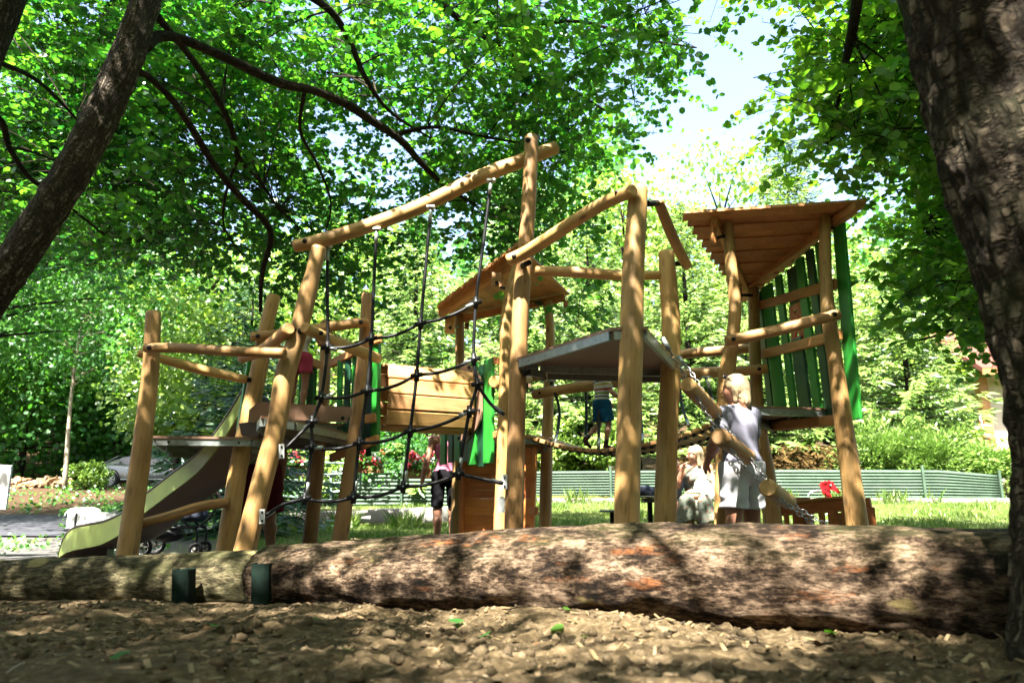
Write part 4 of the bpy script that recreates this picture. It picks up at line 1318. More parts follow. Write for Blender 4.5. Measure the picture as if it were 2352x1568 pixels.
def canopy(parent, limbs, clusters, mat, leaf_size, sprays_per=12, leaves_per=12, spread=(0.55, 0.55, 0.28), twig_mat='bark_twig', Ls=(0.3, 0.6), branch_r=0.012):
    """clusters (N,3): leaf sprays round each, twigs inside them, a branchlet to the nearest limb"""
    C = np.asarray(clusters)
    N = len(C)
    A, B, r0 = [], [], []
    for c in C:
        d, p, r = nearest_on(limbs, c)
        L_ = float(np.linalg.norm(p - c))
        if L_ > 2.0: p = c + (p - c) * (1.3 / L_)
        A.append(p); B.append(c); r0.append(min(branch_r * (0.6 + 0.35 * d), r * 0.6))
    A, B, r0 = np.array(A), np.array(B), np.array(r0)
    tv, tf, tg = tubes_arrays(A, B, r0, r0 * 0.3, 0.06, 5, 6)
    S = sprays_per
    dirs = nrmv(nrmv(B - A)[:, None] * 0.35 + rng.normal(0, 1, (N, S, 3)) * np.array([1, 1, .35]))
    O = B[:, None] + rng.normal(0, 1, (N, S, 3)) * np.array(spread) * 0.62
    O = O.reshape(-1, 3); dirs = dirs.reshape(-1, 3)
    L = rng.uniform(*Ls, len(O))
    # twigs: from the cluster centre to the spray, then along the spray
    cen = np.repeat(B, S, 0)
    pick = rng.random(len(O)) < 0.55
    v2, f2, g2 = tubes_arrays(cen[pick], O[pick], np.full(pick.sum(), .0045), np.full(pick.sum(), .003), 0.05, 3, 2)
    v3, f3, g3 = tubes_arrays(O, O + dirs * L[:, None] - np.array([0, 0, 1]) * (0.2 * L)[:, None], np.full(len(O), .003), np.full(len(O), .0015), 0.05, 3, 2)
    vs = np.concatenate([tv, v2, v3]); fs = np.concatenate([tf, f2 + len(tv), f3 + len(tv) + len(v2)]); gs = np.concatenate([tg, g2, g3])
    tw = link_mesh('twigs', arr_mesh('twigs', vs, fs, {'grain': gs}, True), M[twig_mat], parent)
    pos, ax, nor, sz = sprays(O, dirs, L, leaves_per, leaf_size)
    # each cluster has its own leaning towards light or dark leaves
    ct = np.repeat(np.clip(rng.normal(.45, .22, N), 0, 1), S * leaves_per)
    tint = np.clip(ct + rng.normal(0, .22, len(ct)), 0, 1)
    return cards_obj('crown', leaf_cards(pos, ax, nor, sz, 'leaf', tint), M[mat], parent)


def limb(parent, pl, mat, name='limb', seg=12, world=False):
    if world: P, r = [V(q[:3]) for q in pl], [q[3] for q in pl]
    else: P, r = pts_w(pl)
    mb = MB(); mb.tube(P, r, seg, 7, 0.10, 1.5, True)
    mb.build(name, M[mat], parent)
    a, b = catmull(P, r, 6)
    return np.array(a), np.array(b)


# spots chosen to be sunlit, crown gaps are cut towards them: soil, log, posts, people, the big trunk
SUN_SPOTS = [(1330, 1520, 2.1, .55), (1500, 1500, 2.2, .5), (1680, 1450, 2.45, .4), (450, 1530, 2.3, .10), (1340, 1290, 3.1, .55), (1640, 1310, 2.9, .55), (745, 1280, 3.9, .4), (2200, 1340, 2.55, .4), (420, 1330, 4.6, .3),
             (2290, 720, 1.95, .3), (2290, 860, 1.95, .25), (1715, 1080, 5.9, .5), (1720, 980, 5.9, .2), (1445, 930, 4.75, .2), (1440, 1110, 4.75, .2), (1215, 420, 5.9, .3), (1000, 440, 5.9, .3), (800, 530, 5.8, .2), (1960, 1120, 6.2, .3), (330, 1000, 6.0, .2), (620, 1000, 5.75, .25), (1350, 470, 5.1, .2), (980, 900, 7.4, .5), (1000, 1080, 9.2, .4), (420, 1215, 9.05, .5), (1605, 1120, 10.2, .5), (1540, 1150, 11.0, .5), (1165, 1180, 7.2, .3), (1210, 700, 5.9, .2), (1680, 700, 6.3, .2), (1900, 800, 6.2, .2), (350, 740, 6.0, .2)]
SUN_RAYS = [(at(a, b, c), r) for a, b, c, r in SUN_SPOTS]
FAR_RAYS = [(p, r) for p, r in SUN_RAYS if p.y > 9]


def in_sun_gap(c, k=1.0, rays=None):
    for p, r in rays or SUN_RAYS:
        d = V(c) - p
        t = d.dot(sdir)
        if t > 0 and (d - sdir * t).length < r * k + .22: return True
    return False


# ------------------------------------------------------------------ the alder leaning over the playground
al = wthing('alder_tree', 'leaning alder with furrowed bark whose long branches arch over the play towers', 'tree', at(-260, 1250, 4.9))
tree_trunk(al, [(-470, 1420, 4.9, 96), (-250, 1050, 4.9, 86), (-90, 780, 4.85, 86), (40, 590, 4.8, 84), (160, 400, 4.8, 82), (240, 245, 4.8, 82), (292, 130, 4.8, 78), (335, 0, 4.8, 70), (375, -140, 4.8, 58), (400, -330, 4.75, 50), (380, -620, 4.6, 34)], 'bark_mid', seg=48, sub=14, wob=0.08, relief=0.012)
AL = []
AL.append(limb(al, [(335, 108, 4.85, 30), (365, 84, 4.95, 28), (420, 92, 5.1, 25), (520, 134, 5.4, 24), (640, 190, 5.8, 24), (720, 208, 6.0, 22), (800, 242, 6.3, 22), (850, 275, 6.5, 21), (920, 322, 6.8, 19), (965, 372, 7.0, 16), (1020, 425, 7.3, 11), (1090, 470, 7.6, 6)], 'bark_twig'))
AL.append(limb(al, [(318, 165, 4.85, 20), (345, 180, 4.95, 18), (400, 235, 5.2, 18), (450, 310, 5.5, 18), (500, 390, 5.8, 17), (560, 460, 6.1, 17), (610, 510, 6.3, 16), (622, 550, 6.4, 14), (602, 630, 6.6, 12), (598, 715, 6.8, 8)], 'bark_twig'))
AL.append(limb(al, [(362, 40, 4.9, 20), (400, 85, 5.1, 18), (440, 135, 5.4, 17), (490, 210, 5.8, 16), (530, 290, 6.2, 14), (548, 360, 6.5, 12), (600, 420, 7.0, 8), (640, 480, 7.3, 5)], 'bark_twig'))
AL.append(limb(al, [(900, 310, 6.75, 14), (1000, 292, 7.0, 9), (1100, 312, 7.3, 8), (1200, 330, 7.6, 6), (1300, 350, 7.9, 4)], 'bark_twig', seg=8))
AL.append(limb(al, [(385, -160, 4.75, 26), (520, -110, 5.3, 22), (740, 10, 6.0, 20), (800, 90, 6.3, 17), (840, 180, 6.6, 13), (900, 260, 7.0, 8), (1010, 330, 7.5, 5)], 'bark_twig'))
AL.append(limb(al, [(395, -260, 4.75, 28), (700, -170, 5.6, 22), (960, -30, 6.3, 20), (1050, 40, 6.6, 16), (1150, 110, 7.0, 12), (1270, 180, 7.5, 8), (1400, 260, 8.0, 5)], 'bark_twig'))
AL.append(limb(al, [(1050, 42, 6.6, 12), (1180, 60, 6.8, 10), (1330, 50, 7.0, 9), (1480, 90, 7.2, 7), (1600, 110, 7.4, 4)], 'bark_twig', seg=8))
AL.append(limb(al, [(400, -330, 4.75, 26), (800, -330, 5.2, 20), (1200, -230, 5.6, 16), (1450, -120, 6.0, 11), (1600, -20, 6.4, 6)], 'bark_twig', seg=8))
AL.append(limb(al, [(700, 205, 5.95, 12), (690, 300, 6.3, 9), (730, 380, 6.6, 7), (760, 470, 6.9, 5), (740, 560, 7.2, 3)], 'bark_twig', seg=8))
AL.append(limb(al, [(548, 360, 6.5, 9), (520, 440, 6.8, 7), (515, 520, 7.0, 5), (560, 590, 7.2, 3)], 'bark_twig', seg=8))
poly = [(420, -60), (1440, -60), (1490, 20), (1515, 90), (1500, 190), (1470, 270), (1445, 330), (1420, 385), (1400, 420), (1370, 520), (1390, 640), (1380, 730), (1240, 690), (1100, 640), (900, 700), (640, 720), (480, 640), (330, 600), (150, 560), (-20, 600), (-60, 300), (250, 40)]
C = []
while len(C) < 285:
    x, y = rng.uniform(-60, 1680), rng.uniform(-60, 740)
    if not in_poly(poly, x, y): continue
    dens = 1.0 - 0.62 * float(sstep(330, 560, y)) * (0.5 if x < 420 else 1.0)
    dens *= 0.55 + 0.75 * float(sstep(-.25, .3, mnoise.noise(V((x * .0035, y * .0045, 3)))))
    if rng.random() > dens: continue
    Y = rng.uniform(5.6 + 1.5 * float(sstep(80, 300, y)), 9.6) if x > 480 else rng.uniform(6.3, 9.6)
    if not in_sun_gap(at(x, y, Y), 1.0, FAR_RAYS): C.append(at(x, y, Y))
for _ in range(560):      # the part of the crown that spreads overhead, out of the frame
    x, y = rng.uniform(-6.5, 3.5), rng.uniform(-4.0, 4.6)
    q = V((x, y, rng.uniform(5.6, 8.4)))
    if not in_sun_gap(q): C.append(q)
for _ in range(230):      # unseen low boughs added overhead to shade the soil and log
    q = V((rng.uniform(-6, 1.6), rng.uniform(-3.8, -.2), rng.uniform(5.2, 7.8)))
    if not in_sun_gap(q): C.append(q)
for _ in range(410):      # the higher storey of the crown, above the frame, that shades the boughs below
    x, y = rng.uniform(-7.5, 2.4), rng.uniform(0.5, 8.2)
    if mnoise.noise(V((x * .7, y * .7, 21))) < -0.12: continue
    q = V((x, y, rng.uniform(max(8.2, 1.4 + .80 * y), 11.5)))
    if not in_sun_gap(q): C.append(q)
lm = AL + [(np.array([[at(340, -10, 4.8).x, 4.8, 4.0], [-2.2, 4.0, 6.0], [-1.5, 2.0, 6.6], [-1.0, 0, 6.9], [-0.5, -2, 7.0]]), np.full(5, .04))]
limb(al, [(-2.25, 4.75, 5.3, .07), (-2.0, 4.0, 6.0, .06), (-1.5, 2.0, 6.6, .05), (-1.0, 0, 6.9, .04), (-0.5, -2, 7.0, .02)], 'bark_twig', world=True)
canopy(al, lm, [tuple(c) for c in C], 'leaf_alder', 0.074, 14, 14)

# second trunk at the upper corner and its leaves
a2 = wthing('alder_tree', 'dark alder trunk cut by the upper corner beside the leaning alder', 'tree', at(-420, 1200, 5.2))
tree_trunk(a2, [(-420, 1290, 5.2, 110), (-300, 900, 5.2, 100), (-170, 500, 5.2, 92), (-60, 180, 5.2, 84), (10, 20, 5.2, 78), (70, -140, 5.2, 66), (120, -330, 5.2, 44)], 'bark_mid', seg=32, sub=10, relief=0.01)
A2 = [limb(a2, [(-80, 230, 5.2, 22), (0, 275, 5.6, 17), (22, 340, 5.8, 14), (70, 410, 6.0, 11), (140, 460, 6.4, 8), (240, 540, 7.0, 5)], 'bark_twig'),
      limb(a2, [(-40, 130, 5.2, 16), (60, 170, 5.8, 12), (120, 215, 6.2, 9), (200, 300, 6.8, 5)], 'bark_twig', seg=8),
      limb(a2, [(22, 340, 5.8, 9), (60, 345, 6.1, 8), (130, 372, 6.6, 6), (200, 420, 7.0, 4)], 'bark_twig', seg=8)]
C = []
p2 = [(-140, -80), (480, -80), (330, 140), (300, 330), (330, 520), (200, 620), (-140, 640)]
while len(C) < 125:
    x, y = rng.uniform(-140, 480), rng.uniform(-80, 700)
    if in_poly(p2, x, y): C.append(at(x, y, rng.uniform(6.6, 10.5) if y < 480 else rng.uniform(9.5, 12.5)))
canopy(a2, A2, [tuple(c) for c in C], 'leaf_alder', 0.074, 14, 14)

# ------------------------------------------------------------------ the big trunk close on the other side
rt_ = wthing('broadleaf_tree', 'massive dark rough barked trunk standing close in front of the thick log', 'tree', (1.95, 2.05, 0.25))
tr = [(2560, 1850, 2.0, 400), (2528, 1568, 2.0, 335), (2522, 1400, 2.0, 312), (2518, 1200, 2.0, 304), (2506, 1000, 2.0, 304), (2480, 850, 2.0, 310), (2434, 650, 2.0, 318), (2377, 480, 2.0, 322), (2314, 280, 2.0, 332), (2266, 110, 2.0, 338), (2236, -40, 2.0, 338), (2200, -300, 2.0, 340), (2190, -700, 2.0, 280), (2230, -1300, 2.0, 200)]
tree_trunk(rt_, tr, 'bark_big', seg=200, sub=34, wob=0.05, wf=1.2, relief=0.017)
RT = [limb(rt_, [(2190, -420, 2.05, 110), (2050, -300, 3.0, 60), (1990, -120, 4.2, 40), (1960, 60, 5.2, 26), (1930, 200, 6.0, 16), (1900, 330, 6.6, 9)], 'bark_twig'),
      limb(rt_, [(2200, -500, 2.05, 110), (2400, -300, 3.4, 60), (2380, 0, 4.8, 34), (2300, 250, 5.8, 22), (2200, 420, 6.6, 14), (2120, 520, 7.2, 8)], 'bark_twig'),
      limb(rt_, [(2300, 250, 5.8, 16), (2360, 500, 6.2, 13), (2300, 680, 6.6, 9), (2180, 760, 7.0, 6), (2070, 790, 7.4, 4)], 'bark_twig', seg=8),
      limb(rt_, [(1990, -120, 4.2, 26), (1900, -80, 5.2, 15), (1820, -50, 6.0, 9), (1760, -40, 6.6, 5)], 'bark_twig', seg=8)]
limb(rt_, [(1.55, 2.0, 3.6, .13), (2.3, 1.0, 5.0, .09), (3.0, -0.8, 6.0, .06), (3.2, -2.6, 6.6, .03)], 'bark_twig', world=True)
RT.append((np.array([[1.55, 2, 3.6], [2.3, 1, 5.0], [3, -.8, 6], [3.2, -2.6, 6.6]]), np.full(4, .05)))
polys = [([(1945, -60), (2420, -60), (2420, 640), (2230, 660), (2120, 600), (2080, 520), (2030, 400), (1960, 330), (1890, 290), (1885, 240), (1910, 190), (1890, 130), (1920, 60)], 175, (5.2, 8.6)),
         ([(2100, 560), (2420, 560), (2420, 780), (2270, 760), (2180, 740), (2100, 700)], 36, (6.0, 8.2)),
         ([(1640, -150), (1850, -150), (1850, -90), (1700, -100)], 8, (6.0, 8.2))]
C = []
for pg, n, yr in polys:
    k = 0
    while k < n:
        x, y = rng.uniform(1600, 2420), rng.uniform(-170, 900)
        if in_poly(pg, x, y):
            q = at(x, y, rng.uniform(8.4, 9.9) if x < 2170 and y > 330 else rng.uniform(*yr)); k += 1
            if not in_sun_gap(q, 1.0, FAR_RAYS): C.append(q)
for _ in range(270):
    x, y = rng.uniform(-1.0, 7.5), rng.uniform(-4.5, 4.2)
    q = V((x, y, rng.uniform(5.2, 7.6)))
    if not in_sun_gap(q): C.append(q)
canopy(rt_, RT, [tuple(c) for c in C], 'leaf_right', 0.085, 12, 12)


# ------------------------------------------------------------------ background trees
def spruce(label, px, ptop, Y, rmax, seed, mat='needle', zbase=0.5, dens=1.0, size=0.21):
    top = at(px, ptop, Y)
    g = tz1(top.x, Y)
    H = top.z - g
    o = wthing('spruce_tree', label, 'tree', (top.x, Y, g), 'spruces behind the playground')
    tube_trunk(o, [V((top.x, Y, g - .1)), V((top.x + .03, Y, g + H * .5)), V((top.x, Y, g + H * .98))], [0.05 + H * 0.012, 0.03 + H * .006, 0.012], 'bark_twig', seg=10, sub=6)
    rg_ = np.random.default_rng(seed)
    cards, ta, tb, tr0 = [], [], [], []
    z = zbase
    P_, A_, N_, S_, T_ = [], [], [], [], []
    while z < H * 0.985:
        f = 1 - z / H
        Lb = rmax * (f ** 0.75) * rg_.uniform(.85, 1.1) + 0.12
        nb_ = int(6 + 3 * f)
        a0 = rg_.uniform(0, 6.28)
        for b in range(nb_):
            a = a0 + 6.283 * b / nb_ + rg_.normal(0, .18)
            if math.cos(a - math.pi / 2) > 0.75 and Y > 15: continue     # branches straight away from the playground side are hidden by the trunk side
            L = Lb * rg_.uniform(.7, 1.12)
            d = np.array([math.cos(a), math.sin(a), 0.0])
            base = np.array([top.x, Y, g + z])
            tt = rg_.uniform(0.12, 1.0, max(5, int(L * 10 * dens)))
            slope = -0.35 * f + 0.25 * (1 - f)
            pos = base + d * (L * tt)[:, None]
            pos[:, 2] += L * (slope * tt + 0.16 * tt ** 3)
            ta.append(base); tb.append(base + d * L * .95 + np.array([0, 0, L * (slope + .14)])); tr0.append(.006 + .008 * L)
            sd_ = np.array([-d[1], d[0], 0])
            for q in range(5):
                sg = rg_.choice([-1, 1], len(tt))[:, None]
                ax = d * 0.75 + sd_ * sg * rg_.uniform(.25, 1.0, (len(tt), 1)) + np.array([0, 0, 1]) * rg_.normal(-.28, .22, (len(tt), 1))
                P_.append(pos + rg_.normal(0, .04, pos.shape)); A_.append(ax)
                N_.append(np.array([0, -.75, .85]) + rg_.normal(0, .45, pos.shape))
                S_.append(size * rg_.uniform(.6, 1.35, len(tt)) * (0.6 + 0.6 * f))
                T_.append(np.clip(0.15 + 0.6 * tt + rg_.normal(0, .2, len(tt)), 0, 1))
        z += max(0.13, 0.24 * (0.55 + 0.6 * f)) 
    tv, tf, tg_ = tubes_arrays(np.array(ta), np.array(tb), np.array(tr0), np.array(tr0) * .3, 0.0, 3, 1)
    link_mesh('branches', arr_mesh('branches', tv, tf, {'grain': tg_}, True), M['bark_twig'], o)
    cards_obj('crown', leaf_cards(np.concatenate(P_), np.concatenate(A_), np.concatenate(N_), np.concatenate(S_), 'kite', np.concatenate(T_), .8), M[mat], o)
    return o


def broadleaf(label, px, ptop, Y, rx, seed, mat='leaf_forest', n=9000, size=0.11, zlow=0.15, group='leafy trees behind the playground', trunk='bark_twig', name='broadleaf_tree', nclump=46, squash=0.62):
    top = at(px, ptop, Y)
    g = tz1(top.x, Y)
    H = top.z - g
    rg_ = np.random.default_rng(seed)
    o = wthing(name, label, 'tree' if name.endswith('tree') else 'shrub', (top.x, Y, g), group)
    lean = rg_.normal(0, .02 * H)
    rt = (0.035 + H * .012) * (0.6 if trunk == 'bark_pale' else 1)
    tube_trunk(o, [V((top.x, Y, g - .1)), V((top.x + lean, Y, g + H * .45)), V((top.x + lean * .5, Y, g + H * .9))], [rt, rt * .6, rt * .15], trunk, seg=10, sub=6, wob=.12)
    zc = H * (zlow + (1 - zlow) * 0.5); rz = H * (1 - zlow) * 0.5
    cl_ = []
    while len(cl_) < nclump:
        u = rg_.uniform(-1, 1, 3)
        r = np.linalg.norm(u)
        if r > 1 or r < 0.35: continue
        if rg_.random() > 0.45 + 0.55 * r: continue
        cl_.append(u)
    cl_ = np.array(cl_) * np.array([rx, rx, rz]) + np.array([top.x + lean * .5, Y, g + zc])
    ctr = np.stack([np.full(nclump, top.x + lean * .6), np.full(nclump, Y), np.clip(cl_[:, 2] - rz * .3, g + H * .15, g + H * .85)], 1)
    tv, tf, tg_ = tubes_arrays(ctr, cl_, np.full(nclump, .012 + rt * .22), np.full(nclump, .006), 0.04, 4, 3)
    link_mesh('branches', arr_mesh('branches', tv, tf, {'grain': tg_}, True), M[trunk], o)
    k = n // nclump
    cr = rx * rg_.uniform(.26, .5, nclump)
    off = rg_.normal(0, 1, (nclump, k, 3)); off = nrmv(off) * (rg_.random((nclump, k, 1)) ** 0.5)
    pos = cl_[:, None] + off * cr[:, None, None] * np.array([1, 1, squash])
    ax = off * 0.6 + rg_.normal(0, .6, off.shape) + np.array([0, 0, -.25])
    nor = np.array([0, -.75, .85]) + rg_.normal(0, .5, off.shape)
    tint = np.clip(np.repeat(rg_.normal(.45, .2, nclump), k) + rg_.normal(0, .22, nclump * k), 0, 1)
    cards_obj('crown', leaf_cards(pos.reshape(-1, 3), ax.reshape(-1, 3), nor.reshape(-1, 3), size * rg_.uniform(.65, 1.25, nclump * k), 'leaf', tint), M[mat], o)
    return o


spruce('small dark spruce behind the top of the slide', 585, 640, 12.5, 1.7, 1, 'needle_dark', 0.2, 1.0, 0.2)
spruce('bright spruce seen above the plank tunnel', 960, 470, 19, 2.9, 2, 'needle', 0.6, 0.9, .26)
spruce('tall spruce behind the playhouse roof', 1200, 330, 22, 3.2, 3, 'needle', 0.6, .9, .27)
spruce('spruce seen between the high deck and the playhouse', 1345, 470, 20.5, 2.6, 4, 'needle', 1.3, .9, .25)
spruce('broad bright spruce behind the suspension bridge', 1560, 455, 21.2, 2.9, 5, 'needle', 1.3, .9, .26)
spruce('tallest spruce against the sky above the lookout roof', 1795, 285, 22.5, 3.6, 6, 'needle', 0.6, 1.0, .29)
spruce('pale spruce just outside the green slatted side', 2045, 560, 21.0, 2.8, 7, 'needle', 1.0, .9, .26)
spruce('low spruce with brown lower twigs above the metal fence', 1700, 640, 21.2, 2.7, 8, 'needle', 1.0, .9, .25)
broadleaf('yellow green tree with a rounded top under the sky gap', 1645, 375, 29, 4.6, 21, 'leaf_bright', 12000, .2)
broadleaf('pale feathery tree behind the two tall middle posts', 1440, 385, 27, 3.6, 22, 'leaf_bright', 10000, .17)
broadleaf('light tree glimpsed left of the long slanting beam', 800, 520, 25, 4.0, 23, 'leaf_bright', 10000, .18)
broadleaf('leafy tree filling the gap above the slide', 490, 560, 21, 3.0, 24, 'leaf_bright', 10000, .16, 0.25)
broadleaf('blue green tree behind the firewood heap', 120, 560, 37, 7.0, 25, 'leaf_forest', 15000, .24, 0.03, nclump=70)
broadleaf('dense tree overhanging the parked car', 330, 600, 38, 6.0, 26, 'leaf_forest', 14000, .24, 0.05, nclump=64)
broadleaf('shaded tree at the far end of the road', -110, 600, 32, 6.0, 27, 'leaf_forest', 12000, .22, 0.03, nclump=60)
broadleaf('half lit tree on a thin pale trunk between the firewood and the car', 222, 560, 27.5, 3.8, 28, 'leaf_forest', 15000, .15, 0.48, trunk='bark_pale', nclump=70)
broadleaf('shadowy tree with drooping boughs above the white board', 0, 200, 15.5, 4.6, 29, 'leaf_forest', 24000, .11, 0.36, nclump=120)
broadleaf('bushy tree behind the leftmost log post', 440, 640, 25, 2.6, 30, 'leaf_forest', 10000, .14, 0.34, nclump=50)
broadleaf('sunlit tree between the lookout tower and the beige house', 2100, 560, 25, 2.7, 31, 'leaf_bright', 11000, .16, 0.1)
broadleaf('tree behind the beige house', 2330, 480, 31, 4.5, 32, 'leaf_bright', 9000, .22, 0.1)
broadleaf('round white flowering shrub beside the parked car', 205, 1065, 28.5, 0.75, 33, 'leaf_bright', 2600, .10, 0.0, 'shrubs along the road', name='shrub', nclump=24)
broadleaf('low shrub behind the pipe railing', 690, 1010, 16.5, 1.1, 34, 'leaf_bright', 4500, .075, 0.0, 'shrubs along the fence', name='shrub', nclump=30)
broadleaf('dark shrub under the plank tunnel', 890, 965, 17.5, 1.3, 35, 'leaf_forest', 5000, .08, 0.0, 'shrubs along the fence', name='shrub', nclump=30)
broadleaf('leafy shrub right of the orange board wall', 1330, 930, 20, 1.3, 36, 'leaf_bright', 6000, .085, 0.0, 'shrubs along the fence', name='shrub', nclump=34)
broadleaf('pink flowering climber beside the beige house', 2185, 925, 21.5, 0.7, 37, 'leaf_bright', 4500, .08, 0.0, 'shrubs along the fence', name='shrub', nclump=30)
# feathery juniper over the end of the fence
for k, (px, py, Y, rx, n, lab) in enumerate(((2140, 985, 19.2, 1.15, 9000, 'spreading juniper hanging over the end of the metal fence'), (2270, 1030, 18.9, 0.85, 7000, 'sunlit juniper clump next to the massive trunk'), (2020, 970, 19.6, 1.1, 7000, 'darker juniper behind the fence near the lookout post'))):
    g = at(px, 1075, Y)
    o = wthing('juniper_shrub', lab, 'shrub', (g.x, Y, tz1(g.x, Y)), 'junipers by the fence')
    tube_trunk(o, [V((g.x, Y, tz1(g.x, Y) - .05)), V((g.x, Y, g.z + .1)), V((g.x, Y, at(px, py, Y).z - .2))], [.06, .05, .02], 'bark_twig', seg=8, sub=4, name='stem')
    zt_ = at(px, py, Y).z; zb_ = at(px, 1122, Y).z
    u = nrmv(rng.normal(0, 1, (n, 3))) * rng.random((n, 1)) ** .4
    u *= (1 + .55 * np.sin(u[:, :1] * 7 + k) * np.sin(u[:, 2:] * 6 + 2 * k + u[:, 1:2] * 5))
    pos = np.array([g.x, Y, (zt_ + zb_) / 2]) + u * np.array([rx, rx * .8, (zt_ - zb_) / 2])
    fr = 4
    q = np.round(u * fr) / fr
    ax = u * np.array([1, 1, .3]) + q * .5 + np.array([0, 0, .35]) + rng.normal(0, .35, u.shape)
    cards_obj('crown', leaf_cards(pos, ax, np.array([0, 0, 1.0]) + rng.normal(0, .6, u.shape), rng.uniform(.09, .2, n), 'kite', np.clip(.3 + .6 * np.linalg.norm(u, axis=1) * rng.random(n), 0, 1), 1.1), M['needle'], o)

# dry brown lower twigs of the spruces above the fence, and the shaded bank
n = 2600
x = rng.uniform(4.5, 9.0, n); y = rng.uniform(18.9, 21.0, n)
pos = np.stack([x, y, tz(x, y) + rng.uniform(.35, 1.3, n)], 1)
cards = leaf_cards(pos, rng.normal(0, 1, (n, 3)) * np.array([1, .6, .35]) + np.array([0, -.3, -.25]), np.array([0, -.6, 1.0]) + rng.normal(0, .5, (n, 3)), rng.uniform(.15, .38, n), 'kite', None, 0.8)
tag(cards_obj('undergrowth', cards, M['needle_brown']), kind='stuff')
# far wood behind everything
n = 70000
x = rng.uniform(-62, 62, n); y = rng.uniform(40, 58, n)
hh = 15 + 4.0 * np.sin(x * .35) + 2.5 * np.sin(x * .9 + 2) 
hh = np.where((x > 9) & (x < 27), hh * 0.62, hh)
z = tz(x, y) + hh * rng.random(n) ** .8
pos = np.stack([x + 1.2 * np.sin(z * .8 + x), y, z], 1)
cards = leaf_cards(pos, rng.normal(0, 1, (n, 3)), np.array([0, -.75, .85]) + rng.normal(0, .5, (n, 3)), rng.uniform(.35, .75, n), 'leaf', np.clip(.5 + .35 * np.sin(x * .8) * np.sin(z * .9) + rng.normal(0, .2, n), 0, 1))
tag(cards_obj('far_forest', cards, M['leaf_forest']), kind='stuff')

# unseen ring of leaves added behind and beside the camera to cut sky light
n = 60000
ang = rng.uniform(math.pi * .93, math.pi * 2.07, n)
rr_ = rng.uniform(13, 20, n)
x = np.cos(ang) * rr_ * 1.05; y = np.sin(ang) * rr_ + 3
z = tz(x, y) + rng.random(n) ** .9 * (8.5 + 1.8 * np.sin(ang * 9) + 1.0 * np.sin(ang * 23))
cards = leaf_cards(np.stack([x, y, z], 1), rng.normal(0, 1, (n, 3)), np.array([0, 0, 1.0]) + rng.normal(0, .6, (n, 3)), rng.uniform(.3, .6, n), 'leaf')
tag(cards_obj('unseen_leaf_screen', cards, M['leaf_forest']), kind='stuff')

# ------------------------------------------------------------------ people: distance fields turned into one continuous surface
class Field:
    def __init__(self): self.p = []
    def cap(self, a, b, ra, rb=None):
        self.p.append(('c', np.array(a, float), np.array(b, float), ra, ra if rb is None else rb)); return self
    def ell(self, c, r, rot=None):
        self.p.append(('e', np.array(c, float), np.array(r, float), None if rot is None else np.array(rot))); return self

    def mesh(self, name, mat, parent, h=0.011, k=0.03, cuts=(), disp=None, paint=None, carve=()):
        lo_, hi_ = np.full(3, 9.), np.full(3, -9.)
        bb = []
        for q in self.p:
            if q[0] == 'c':
                r = max(q[3], q[4]); a = np.minimum(q[1], q[2]) - r; b = np.maximum(q[1], q[2]) + r
            else:
                r = q[2].max() if q[3] is not None else q[2]; a = q[1] - r; b = q[1] + r
            bb.append((a, b)); lo_ = np.minimum(lo_, a); hi_ = np.maximum(hi_, b)
        lo_ -= 3 * h; hi_ += 3 * h
        n = np.ceil((hi_ - lo_) / h).astype(int) + 1
        D = np.full(n, 0.2)
        ax = [lo_[i] + h * np.arange(n[i]) for i in range(3)]
        for q, (a, b) in zip(self.p, bb):
            i0 = np.clip(((a - k - 2 * h - lo_) / h).astype(int), 0, n - 1); i1 = np.clip(((b + k + 2 * h - lo_) / h).astype(int) + 2, 0, n)
            X, Y, Z = np.meshgrid(ax[0][i0[0]:i1[0]], ax[1][i0[1]:i1[1]], ax[2][i0[2]:i1[2]], indexing='ij')
            P = np.stack([X, Y, Z], -1)
            if q[0] == 'c':
                ba = q[2] - q[1]; pa = P - q[1]
                t = np.clip((pa @ ba) / max(ba @ ba, 1e-9), 0, 1)
                d = np.linalg.norm(pa - t[..., None] * ba, axis=-1) - (q[3] + (q[4] - q[3]) * t)
            else:
                pa = P - q[1]
                if q[3] is not None: pa = pa @ q[3]
                k0 = np.linalg.norm(pa / q[2], axis=-1); k1 = np.linalg.norm(pa / q[2] ** 2, axis=-1) + 1e-9
                d = k0 * (k0 - 1) / k1
            sl_ = tuple(slice(i0[i], i1[i]) for i in range(3))
            o = D[sl_]
            kk = min(k, 0.012) if q[0] == 'c' and max(q[3], q[4]) < 0.014 else k
            hh = np.maximum(kk - np.abs(o - d), 0) / kk
            D[sl_] = np.minimum(o, d) - hh * hh * kk * 0.25
        X, Y, Z = np.meshgrid(*ax, indexing='ij')
        if disp is not None: D += disp(X, Y, Z)
        for c in cuts: D = np.maximum(D, c(X, Y, Z))
        D[0] = D[-1] = 0.1; D[:, 0] = D[:, -1] = 0.1; D[:, :, 0] = D[:, :, -1] = 0.1
        v, f = surface_nets(D, lo_, h)
        at_ = {'paint': paint(v)} if paint else {}
        me = arr_mesh(name, v, f, at_, True)
        return link_mesh(name, me, mat, parent)


